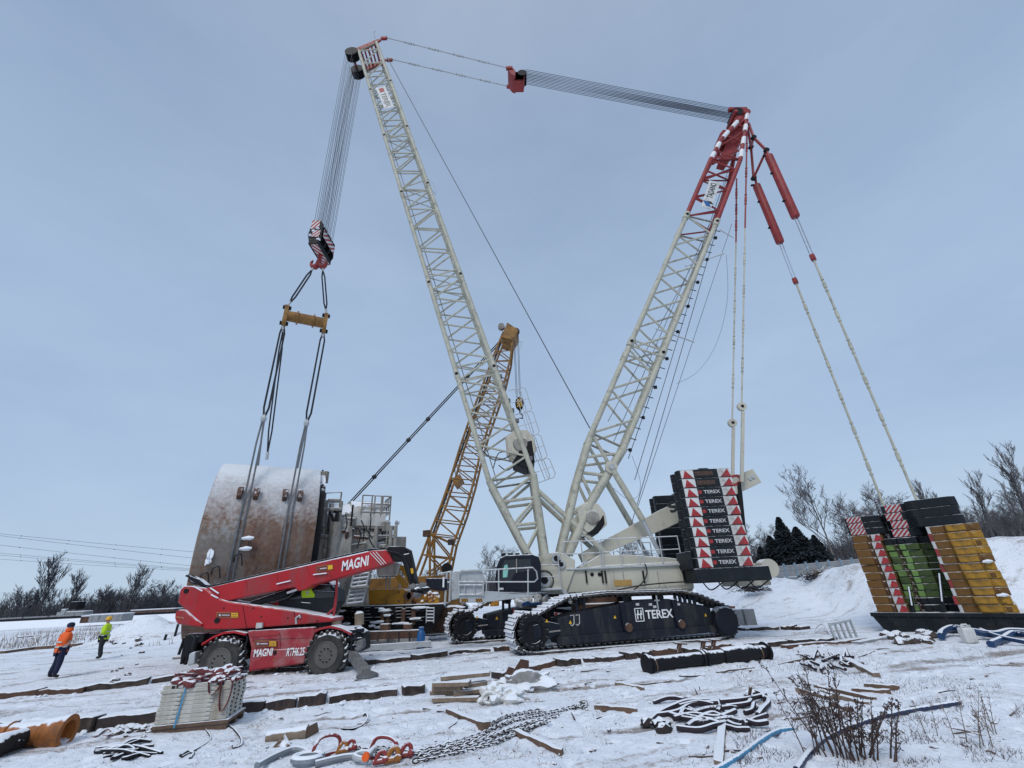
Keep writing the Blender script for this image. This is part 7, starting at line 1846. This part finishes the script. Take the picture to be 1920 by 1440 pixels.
# hooks / crowbars and cables
crv([(640, 1368), (662, 1368), (680, 1360), (688, 1354, .06), (686, 1350, .10), (680, 1351, .08)], .022, MT['black'], 'small dark bent bar lying alone in the snow below the mats', 'bent_bar', 'bar')
crv([(404, 1358), (430, 1362), (450, 1382), (452, 1398), (440, 1404), (436, 1400)], .022, MT['black'], 'black hooked cable end right of the white slab stack', 'bent_cable', 'cable')
crv([(385, 1368), (395, 1385), (378, 1400), (340, 1420)], .016, MT['black'], 'thin black cable curling before the pallet', 'thin_cable', 'cable')
crv([(338, 1418), (352, 1410), (362, 1414), (356, 1424)], .024, MT['black'], 'short black hose loop before the pallet', 'hose_loop', 'hose')
rr = random.Random(13)
root = thing('cable_tangle', on(238, 1412), 'tangle of thick black cables with frayed ends before the pallet', 'cables')
for k in range(15):
    x0, y0 = rr.uniform(178, 235), rr.uniform(1402, 1432); x1, y1 = rr.uniform(245, 316), rr.uniform(1384, 1422)
    crv([(x0, y0), ((x0 + x1) / 2 + rr.uniform(-14, 14), (y0 + y1) / 2 + rr.uniform(-8, 8), rr.uniform(.0, .08)), (x1, y1)], rr.uniform(.022, .04), MT['black'], '', 'cable', '', parent=root)
for k, (pts, lab) in enumerate(((((176, 1385), (190, 1374), (205, 1370), (214, 1376)), 'flat red strap curled on the snow left of the pallet'), (((196, 1384), (215, 1376), (232, 1368), (240, 1372)), 'second red strap next to the first one left of the pallet'))):
    ribbon([on(x, y, .05) for x, y in pts], .10, MT['shackle'], 'red_strap', lab, 'strap')
# pile of stones and blocks left of the pallet
clods(30, lambda: (rnd.uniform(215, 284), rnd.uniform(1346, 1384)), .05, .14, 'debris_lump', 'dark snowy lump of debris left of the pallet', MT['debris'], 'debris left of the pallet')
# orange pipe and burnt log in the corner
r = thing('orange_pipe', on(60, 1400), 'worn orange steel pipe with bell end lying in the bottom left corner', 'pipe')
a, b = on(-90, 1412, .22), on(100, 1396, .20); d = (b - a).normalized()
MB().path([a, a.lerp(b, .9)], .21, 20).build('barrel', MT['orangepipe'], r); MB().lathe([(.21, 0), (.25, .06), (.27, .25), (.30, .48), (.20, .48), (.18, .3)], a.lerp(b, .84), d, 24).build('bell_end', MT['orangepipe'], r)
MB().lathe([(.21, 0), (.24, .02), (.24, .16), (.21, .18)], a.lerp(b, .42), d, 20).build('collar', MT['orangepipe'], r)
r = thing('charred_log', on(20, 1420), 'charred black log lying across the orange pipe in the bottom left corner', 'log')
a, b = on(-40, 1432, .12), on(58, 1398, .22); MB().path([a, a.lerp(b, .3) + V((0, 0, .05)), a.lerp(b, .7), b, b + (b - a).normalized() * .06], [.15, .19, .17, .15, .05], 12).build('trunk', MT['charred'], r)
for k in range(6): MB().blob(a.lerp(b, .15 * k + .1) + V((rr.uniform(-.1, .1), -.1, rr.uniform(-.05, .1))), (.14, .1, .10), k, .6, 2).build('bark_piece', MT['charred'], r)

# ================================================================== chains, shackles, wire slings
def link(mb, c, t, up, L_=.085, w=.045, r=.014):
    s = t.cross(up).normalized(); pts = []
    for i in range(10):
        a = 2 * pi * i / 10; pts.append(c + t * cos(a) * L_ + s * sin(a) * w)
    mb.path(pts, r, 5, closed=True)
def chain(px, label, sc=1.0, grp='chains in the snow'):
    pts = smoothpath([on(x, y, .03) for x, y in px], 8); mb = MB(); acc = 0; k = 0; sc = sc * .68; step = .125 * sc
    for a, b in zip(pts, pts[1:]):
        d = (b - a); l = d.length; t = d.normalized()
        while acc < l:
            up = V((0, 0, 1)) if k % 2 else V((0, 0, 1)).cross(t).normalized()
            link(mb, a + t * acc + V((0, 0, .01)), (t + V((random.uniform(-.15, .15), random.uniform(-.15, .15), 0))).normalized(), up, .085 * sc, .05 * sc, .021 * sc); acc += step; k += 1
        acc -= l
    o = mb.build('chain', MT['chain']); tag(o, label, 'chain', grp); return o
chain([(770, 1420), (830, 1404), (900, 1382), (960, 1356), (1040, 1338), (1090, 1326)], 'rusty chain, the highest of the parallel runs, ending at the upper right knot')
chain([(790, 1424), (850, 1408), (920, 1388), (985, 1362), (1050, 1345)], 'rusty chain, second run of the bundle crossing the snow')
chain([(780, 1432), (860, 1414), (935, 1394), (1000, 1368), (1030, 1356)], 'rusty chain, third run of the bundle crossing the snow')
chain([(700, 1420), (745, 1414), (800, 1418), (870, 1400), (950, 1376), (1010, 1362)], 'rusty chain running from the red links into the bundle')
chain([(665, 1406), (690, 1412), (720, 1408), (760, 1424)], 'short rusty chain between the two red links')
chain([(1080, 1330), (1092, 1320), (1102, 1322), (1094, 1330), (1084, 1326)], 'small knot of chain at the upper right end of the bundle')
chain([(925, 1360), (950, 1348), (985, 1340), (1020, 1336)], 'short chain end lying apart above the bundle')
def bow(c, t, up, L_, w, r, mat, par, name='bow'):
    s = V(up).normalized(); t = V(t).normalized(); P = []
    for i in range(13):
        a = -.15 + (pi + .3) * i / 12; P.append(V(c) + t * (cos(a) * w) + s * (sin(a) * L_))
    MB().path(P, r, 8).build(name, mat, par)
for (x0, y0, x1, y1, hgt, lab) in ((583, 1424, 634, 1410, .26, 'long red lifting link arching over the snow at the left'), (692, 1420, 742, 1422, .26, 'long red lifting link arching beside the orange pin')):
    a, b = on(x0, y0, .02), on(x1, y1, .02); r = thing('lifting_link', (a + b) / 2, lab, 'lifting link')
    P = [a, a + V((.04, 0, .14)), a.lerp(b, .25) + V((0, .05, .24)), a.lerp(b, .7) + V((0, .05, .24)), b + V((0, .02, .16)), b, b - V((.1, .12, 0)), a.lerp(b, .5) - V((0, .14, -.02)), a - V((0, .08, 0))]
    MB().path(smoothpath(P + [P[0]], 5), .030, 8).build('ring', MT['shackle'], r)
for (x, y, mt, lab, sc) in ((655, 1412, 'shackle', 'small red shackle half buried beside the left link', 1), (640, 1416, 'hookorange', 'rusty orange hook joined to the left link', 1), (735, 1434, 'hookorange', 'rusty orange clevis hook below the right link', 1.3), (760, 1424, 'shackle', 'red chain shortener at the start of the chain bundle', 1.2), (712, 1437, 'shackle', 'red shackle at the lower edge of the frame', 1.1)):
    c = on(x, y, .05); r = thing('chain_shackle', c, lab, 'shackle'); bow(c, (1, .2, 0), (.1, .3, .8), .13 * sc, .07 * sc, .030 * sc, MT[mt], r); MB().tube(c + V((-.10, 0, .0)) * sc, c + V((.10, 0, .02)) * sc, .034 * sc, 8).build('pin', MT[mt], r)
    MB().blob(c + V((.08, 0, .03)), (.05 * sc, .045 * sc, .045 * sc), int(x), .4, 2).build('body', MT[mt], r)
c = on(690, 1432, .10); r = thing('bow_shackle', c, 'grey bow shackle with orange pin end lying in the snow', 'shackle')
bow(c, (0, 1, .1), (-1, .1, .05), .24, .12, .045, MT['grey'], r); MB().tube(c + V((.02, -.2, .05)), c + V((.04, .2, .05)), .05, 10).build('pin', MT['grey'], r); MB().lathe([(.058, 0), (.058, .06)], c + V((.02, -.25, .05)), (0, 1, .1), 14).build('pin_head', MT['hivis_orange'], r)
c = on(576, 1432, .08); r = thing('thimble', c, 'grey snowy thimble ring at the bend of the wire sling', 'thimble'); MB().path([c + V((cos(a) * .22, sin(a) * .16, 0)) for a in [i * pi / 8 for i in range(16)]], .065, 8, closed=True).build('ring', MT['wire'], r)
crv([(480, 1445), (510, 1428), (545, 1414), (568, 1416), (580, 1426)], .052, MT['wire'], 'thick grey wire rope arching to the thimble at the bottom edge', 'wire_rope', 'wire rope', 1.2)
crv([(590, 1440), (622, 1432), (655, 1426), (685, 1428)], .052, MT['wire'], 'thick grey wire rope leading to the bow shackle', 'wire_rope', 'wire rope', 1.0)
# heap of rope right of the black pipe, dark frosted rope coils
rr = random.Random(31)
coil = thing('rope_heap', on(1330, 1345), 'tangled heap of thick dark frosted ropes in the snow at right', 'ropes')
for pts in (((1212, 1362), (1235, 1342), (1262, 1330), (1290, 1322), (1330, 1318)), ((1230, 1346), (1270, 1340), (1300, 1328), (1345, 1322)), ((1265, 1356), (1300, 1348), (1345, 1350), (1380, 1340)), ((1270, 1372), (1310, 1376), (1340, 1372), (1360, 1360), (1310, 1352), (1278, 1350)), ((1290, 1370), (1310, 1354), (1335, 1344), (1360, 1352), (1395, 1366)), ((1355, 1354), (1378, 1366), (1395, 1372)), ((1352, 1322), (1395, 1320), (1430, 1312), (1436, 1308)), ((1362, 1330), (1402, 1328), (1410, 1322)), ((1240, 1360), (1255, 1366), (1245, 1376)), ((1402, 1314), (1410, 1302), (1428, 1308), (1436, 1318)), ((1422, 1346), (1432, 1336), (1442, 1322), (1438, 1312)), ((1300, 1362), (1330, 1358), (1352, 1364)), ((1405, 1360), (1420, 1366), (1440, 1364)), ((1275, 1334), (1310, 1326), (1340, 1330))):
    crv([(x, y, rr.uniform(0, .05)) for x, y in pts], .052, MT['ropecoil'], '', 'rope', '', parent=coil, dz=.7)
for k in range(9):
    x0, y0 = rr.uniform(1225, 1400), rr.uniform(1322, 1372); P_ = [(x0, y0, rr.uniform(0, .04))]
    for i in range(4): x0 += rr.uniform(4, 30); y0 += rr.uniform(-9, 9); P_.append((min(1440, x0), max(1316, min(1374, y0)), rr.uniform(0, .07)))
    crv(P_, .045, MT['ropecoil'], '', 'rope', '', parent=coil, dz=.6)
for x, y in ((1214, 1360), (1236, 1362), (1246, 1374), (1408, 1306)): MB().blob(on(x, y, .05), (.14, .10, .09), x, .5, 2).build('frayed_end', MT['chain'], coil)
MB().bar(on(1404, 1310, 0), on(1416, 1324, .05) + V((0, 0, .30)), .05, .05).build('stake', MT['oldplank'], coil)
heap2 = thing('iron_scrap_heap', on(1560, 1246), 'heap of snowy dark iron fittings left of the thick pale beam', 'scrap')
for k in range(16):
    x0, y0 = rr.uniform(1518, 1595), rr.uniform(1230, 1258)
    crv([(x0, y0, .02), (x0 + rr.uniform(-16, 16), y0 + rr.uniform(-10, 6), rr.uniform(.0, .16)), (x0 + rr.uniform(-28, 28), y0 + rr.uniform(-6, 8), .03)], .045, MT['ropecoil'], '', 'iron_bar', '', parent=heap2)
# black pipe with red brackets
a, b = on(1215, 1262, .22), on(1442, 1236, .24); d = (b - a).normalized()
pi_ = thing('black_pipe', (a + b) / 2, 'long black flanged pipe with snow on top before the crawler', 'pipe')
MB().path([a, b], .19, 20).build('barrel', MT['black'], pi_)
for t in (0, .03, .43, .46, .80, .985): MB().lathe([(.19, -.05), (.29 if t in (0, .985) else .24, -.04), (.29 if t in (0, .985) else .24, .04), (.19, .05)], a.lerp(b, t), d, 22).build('flange', MT['black'], pi_)
MB().lathe([(.23, 0), (.25, .2), (.25, 1.2), (.23, 1.3)], a.lerp(b, .60), d, 22).build('sleeve', MT['black'], pi_)
for t in (.05, .92): MB().lathe([(.20, -.02), (.215, -.02), (.215, .02), (.20, .02)], a.lerp(b, t), d + V((0, 0, .15)), 18).build('wire_tie', MT['oldplank'], pi_)
for t, lab in ((.24, 'red angled iron bracket standing at the left of the black pipe'), (.44, 'middle red iron bracket leaning over the black pipe'), (.53, 'right red iron bracket next to the middle one')):
    p = a.lerp(b, t) + V((0, .32, -.15)); r = thing('iron_bracket', p, lab, 'bracket')
    MB().bar(p, p + V((.30, .1, .60)), .13, .10).build('upright', MT['rust'], r, bevel=.02); MB().bar(p + V((.12, .06, .60)), p + V((.50, .1, .56)), .16, .05).build('cap_plate', MT['rust'], r, bevel=.01)
    if t < .3: MB().bar(p + V((-.15, 0, .45)), p + V((.3, .1, .35)), .09, .09).build('brace', MT['rust'], r, bevel=.02)
# steel grating, hoses and canister near the tray
a, b = on(1568, 1204), on(1608, 1198); r = thing('steel_grating', (a + b) / 2, 'small grey steel grating standing upright left of the black tray', 'grating')
U = V((-.06, 0, .66)); 
for k in range(5): q = a.lerp(b, k / 4); MB().bar(q, q + U, .09, .07).build('bar', MT['grey'], r, bevel=.01)
MB().bar(a + U, b + U * 1.08, .12, .10).build('top_rail', MT['grey'], r, bevel=.01); MB().bar(a + U * .06, b + U * .06, .10, .08).build('bottom_rail', MT['grey'], r, bevel=.01)
crv([(1528, 1206), (1530, 1190, .18), (1545, 1180, .22), (1560, 1196, .02)], .03, MT['grey'], 'thin grey tube loop left of the grating', 'tube_loop', 'tube')
crv([(1768, 1202, .05), (1774, 1196, .12), (1796, 1193, .20), (1832, 1199, .16), (1870, 1200, .08), (1900, 1196, .12), (1960, 1199, .1)], .13, MT['blue'] if False else M('dark blue hose', (.012, .045, .12), .5, var=.2, snow=.5), 'thick dark blue hose lying along the foot of the black tray', 'thick_hose', 'hose', .9)
crv([(1860, 1214), (1885, 1206, .04), (1905, 1199, .10), (1940, 1203, .1)], .12, bpy.data.materials['dark blue hose'], 'short thick blue hose end pointing left at the right edge', 'thick_hose', 'hose', .9)
crv([(1846, 1196, .22), (1880, 1206, .14), (1930, 1212, .05)], .08, bpy.data.materials['dark blue hose'], 'thinner blue hose crossing the thick ones at the right edge', 'thin_hose', 'hose', .9)
c = on(1821, 1206); r = thing('white_canister', c, 'dirty white plastic canister before the blue hoses', 'canister')
MB().box(c + V((0, 0, .26)), (.46, .3, .52)).build('body', MT['white'], r, bevel=.06, seg=3); MB().path([c + V((-.12, 0, .52)), c + V((-.08, 0, .62)), c + V((.10, 0, .62)), c + V((.14, 0, .52))], .035, 6).build('handle', MT['white'], r); MB().lathe([(.06, 0), (.06, .08)], c + V((.17, 0, .52)), (0, 0, 1), 12).build('screw_lid', MT['grey'], r)
crv([(1340, 1450), (1390, 1420), (1430, 1390), (1460, 1374), (1488, 1370)], .040, MT['hoseblue'], 'pale blue hose coming up from the bottom edge and ending in the snow', 'pale_hose', 'hose', .7, n=10)
crv([(1495, 1450), (1520, 1415), (1555, 1385), (1610, 1362), (1660, 1346), (1720, 1334), (1800, 1321)], .045, MT['hosenavy'], 'long dark navy hose behind the weed with frost on top', 'navy_hose', 'hose', .8, n=10)
# concrete blocks and red pallet behind the sprocket
for k, (x, y, lab) in enumerate(((1382, 1150, 'left grey snowy concrete block behind the drive sprocket'), (1404, 1152, 'right grey snowy concrete block behind the drive sprocket'))):
    p = at(x, 1164, 30 + k * .2); p.z = gz(p.x, p.y); mb = MB(); mb.box(p + V((0, 0, .42)), (.55 + .1 * k, .7, .9)); solo(mb, 'concrete_block', MT['concrete'], lab, 'block', 'concrete blocks', bevel=.05)
p = at(1358, 1122, 33); p.z = gz(p.x, p.y) + .35; r = thing('brick_bag', p, 'small reddish crate on the snow slope right of the crane house', 'crate'); MB().prism([p + V(q) for q in ((-.6, 0, 0), (.45, 0, -.05), (.6, 0, .4), (.3, 0, .55), (-.55, 0, .5))], (0, .6, 0)).build('body', M('pale red brick', (.32, .12, .08), .8, snow=.8), r, bevel=.03)
MB().prism([p + V(q) for q in ((-.58, -.03, .42), (.58, -.03, .42), (.58, -.03, .5), (-.58, -.03, .5))], (0, .05, 0)).build('rim', MT['oldplank'], r)
for k, (x, y, lab) in enumerate(((1405, 1106, 'dark bundle of brushwood lying on the snow heap near the crane tail'), (1528, 1090, 'low dark clump of twigs on top of the snow heap'), (1545, 1104, 'faint clump of dry grass on the snow heap slope'))):
    p = at(x, y, 38); p.z = max(p.z, gz(p.x, p.y)); mb = MB()
    for i in range(160):
        d = V((random.gauss(.6, .5), random.gauss(0, .3), random.uniform(-.35, .45) * (1 if k else .6))); q = p + V((random.gauss(0, .5), random.gauss(0, .3), random.uniform(-.1, .25))); mb.tube(q, q + d * .6, .022, 3)
    o = mb.build('brushwood', MT['bark'] if k < 2 else MT['drygrass'], smooth=False); tag(o, lab, 'brushwood'); 
# planks with frame on the snow left of the orange worker
for (p, q, w_, h_, mt, lab) in (((0, 1226), (60, 1218), .5, .18, 'oldplank', 'long brown board behind the worker in orange'), ((60, 1218), (150, 1210), .4, .18, 'oldplank', 'brown board ending right of the worker in orange'), ((158, 1226), (208, 1224), .05, .04, 'oldplank', 'thin dark rod at the feet of the worker in yellow')): plank(on(*p, h_ * .4), on(*q, h_ * .4), w_, h_, MT[mt], lab)
r = thing('scrap_iron', on(50, 1212), 'low bent metal frame lying behind the worker in orange', 'frame')
MB().path([on(22, 1216), on(28, 1202, .25), on(62, 1198, .25), on(70, 1214)], .05, 6).build('bar', MT['oldplank'], r); MB().path([on(40, 1214), on(46, 1200, .2), on(80, 1200, .2)], .04, 6).build('bar', MT['black'], r)
for x, y, h, lab in ((325, 1204, .75, 'dark upright post left of the telehandler'), (307, 1206, .35, 'short dark stump left of the upright post')):
    p = on(x, y); mb = MB(); mb.tube(p - V((0, 0, .1)), p + V((.03, 0, h)), .08, 8); solo(mb, 'post', MT['navyplate'], lab, 'post')
# machine parts between the tracks: yellow boxes, blue box, white bags on the far track
for x0, x1, lab in ((905, 916, 'small amber box left of the other one behind the far crawler'), (919, 935, 'wider amber box behind the far crawler')):
    p = at((x0 + x1) / 2, 1136, 25.6); mb = MB(); mb.span(at(x0, 1137, 25.6), at(x1, 1126, 25.6) + V((0, .5, 0))); solo(mb, 'amber_box', MT['yellowbeam'], lab, 'box', bevel=.03)
mb = MB(); mb.prism([at(x, y, 24.6) for x, y in ((977, 1136), (1014, 1134), (1012, 1128), (996, 1130), (990, 1126), (980, 1130))], (0, .8, 0)); solo(mb, 'blue_crate', MT['blue'], 'blue open crate lying on the far crawler', 'crate', bevel=.03)
for k, (x, y) in enumerate(((975, 1128), (988, 1126), (1010, 1126), (1024, 1127))):
    mb = MB(); mb.blob(at(x, y, 25.3), (.26, .25, .26), k + 2, .45, 3); solo(mb, 'white_bag', MT['sack'], ('leftmost', 'second', 'third', 'rightmost')[k] + ' white bag on the far crawler under the cab', 'bag', 'white bags on the far crawler')

# ================================================================== dry weeds in front
def weed(px, py, h, n, seed, label, lean=0.0, spread=.35, thin=1.0, mat='weed', Y=None):
    rd = random.Random(seed); p = on(px, py) if Y is None else None
    if p is None: p = at(px, py, Y); p.z = gz(p.x, p.y)
    root = thing('dry_weed', p, label, 'weed'); st, tw = MB(), MB()
    for k in range(n):
        b = p + V((rd.gauss(0, .12), rd.gauss(0, .10), -.03)); hh = h * rd.uniform(.55, 1.05)
        d = V((lean + rd.gauss(0, spread), rd.gauss(0, spread * .6), 1)).normalized(); pts = [b]; q = b.copy(); dd = d.copy()
        for i in range(6):
            dd = (dd + V((rd.gauss(0, .06), rd.gauss(0, .06), 0))).normalized(); q = q + dd * hh / 6; pts.append(q.copy())
        st.path(pts, [.011 * thin * (1 - .75 * i / 6) for i in range(7)], 4)
        for j in range(15):
            t = rd.uniform(.25, 1); i = min(5, int(t * 6)); s = pts[i].lerp(pts[i + 1], t * 6 - i); a = rd.uniform(0, 2 * pi); ln = rd.uniform(.08, .26) * (1.25 - t)
            e = s + V((cos(a) * .6, sin(a) * .6, rd.uniform(.3, 1.0))).normalized() * ln * h
            tw.path([s, s.lerp(e, .5) + V((0, 0, -.01)), e], [.0048 * thin, .004 * thin, .0022 * thin], 3, cap=False)
            for m_ in range(3):
                u = s.lerp(e, rd.uniform(.5, 1)); v = V((rd.uniform(-1, 1), rd.uniform(-1, 1), rd.uniform(-1, .6))).normalized() * .02 * thin; w_ = V((rd.uniform(-1, 1), rd.uniform(-1, 1), rd.uniform(-1, 1))).normalized() * .011 * thin
                tw.add([u, u + v + w_, u + v * 2, u + v - w_], [(0, 1, 2, 3)])
    st.build('stem', MT[mat], root); tw.build('twigs', MT[mat], root, smooth=False)
    return root
weed(1585, 1462, 1.45, 12, 3, 'tallest dense clump of dark dry weed at the bottom right', -.10, .16, 1.3, Y=8.6)
weed(1625, 1466, .92, 11, 4, 'bushy dry weed leaning right next to the tallest weed clump', .20, .28, 1.3, Y=8.5)
weed(1675, 1470, .85, 4, 9, 'low dry weed stem leaning far right of the tall clump', .45, .2, 1.3, Y=8.4)
weed(1545, 1450, .9, 6, 5, 'fine dry weed left of the tallest clump', -.1, .2, .9, Y=8.7)
weed(1850, 1436, .95, 4, 6, 'thin pale weed stalks at the bottom right corner', .1, .22, .7, 'drygrass', Y=8.9)
weed(1780, 1420, .6, 3, 7, 'single thin weed left of the pale corner stalks', .0, .25, .6, 'drygrass', Y=9.2)
weed(1885, 1420, .6, 4, 8, 'short thin weed at the right edge', .1, .3, .7, 'drygrass', Y=9.3)
# dry grass along the railway bank: nobody could count it
mb = MB(); rd = random.Random(77)
for i in range(5200):
    x = rd.uniform(-60, -14); y = rd.uniform(33, 62); 
    if mnoise.noise(V((x * .12, y * .12, 3))) < -.05: continue
    p = V((x, y, gz(x, y) - .02)); h = rd.uniform(.2, .75); q = p + V((rd.gauss(0, .2), rd.gauss(0, .1), h)); mb.add([p + V((-.02, 0, 0)), p + V((.02, 0, 0)), q], [(0, 1, 2)])
o = mb.build('dry_grass', MT['drygrass'], smooth=False); o['kind'] = 'stuff'; o['label'] = 'dry brown grass in front of the railway line'; o['category'] = 'grass'
mb = MB()
for i in range(6000):
    px, py = rd.uniform(1380, 1920), rd.uniform(1215, 1440)
    if mnoise.noise(V((px * .009, py * .03, 8))) < .10: continue
    p = on(px, py); h = rd.uniform(.03, .12); q = p + V((rd.gauss(0, .06), rd.gauss(0, .04), h)); mb.add([p + V((-.005, 0, 0)), p + V((.005, 0, 0)), q], [(0, 1, 2)])
for i in range(2600):
    px, py = rd.uniform(0, 1380), rd.uniform(1225, 1440)
    if mnoise.noise(V((px * .012, py * .03, 5))) < .20: continue
    p = on(px, py); h = rd.uniform(.02, .08); q = p + V((rd.gauss(0, .05), rd.gauss(0, .04), h)); mb.add([p + V((-.005, 0, 0)), p + V((.005, 0, 0)), q], [(0, 1, 2)])
o = mb.build('dry_stubble', MT['weed'], smooth=False); o['kind'] = 'stuff'; o['label'] = 'sparse dry grass blades poking through the snow'; o['category'] = 'grass'
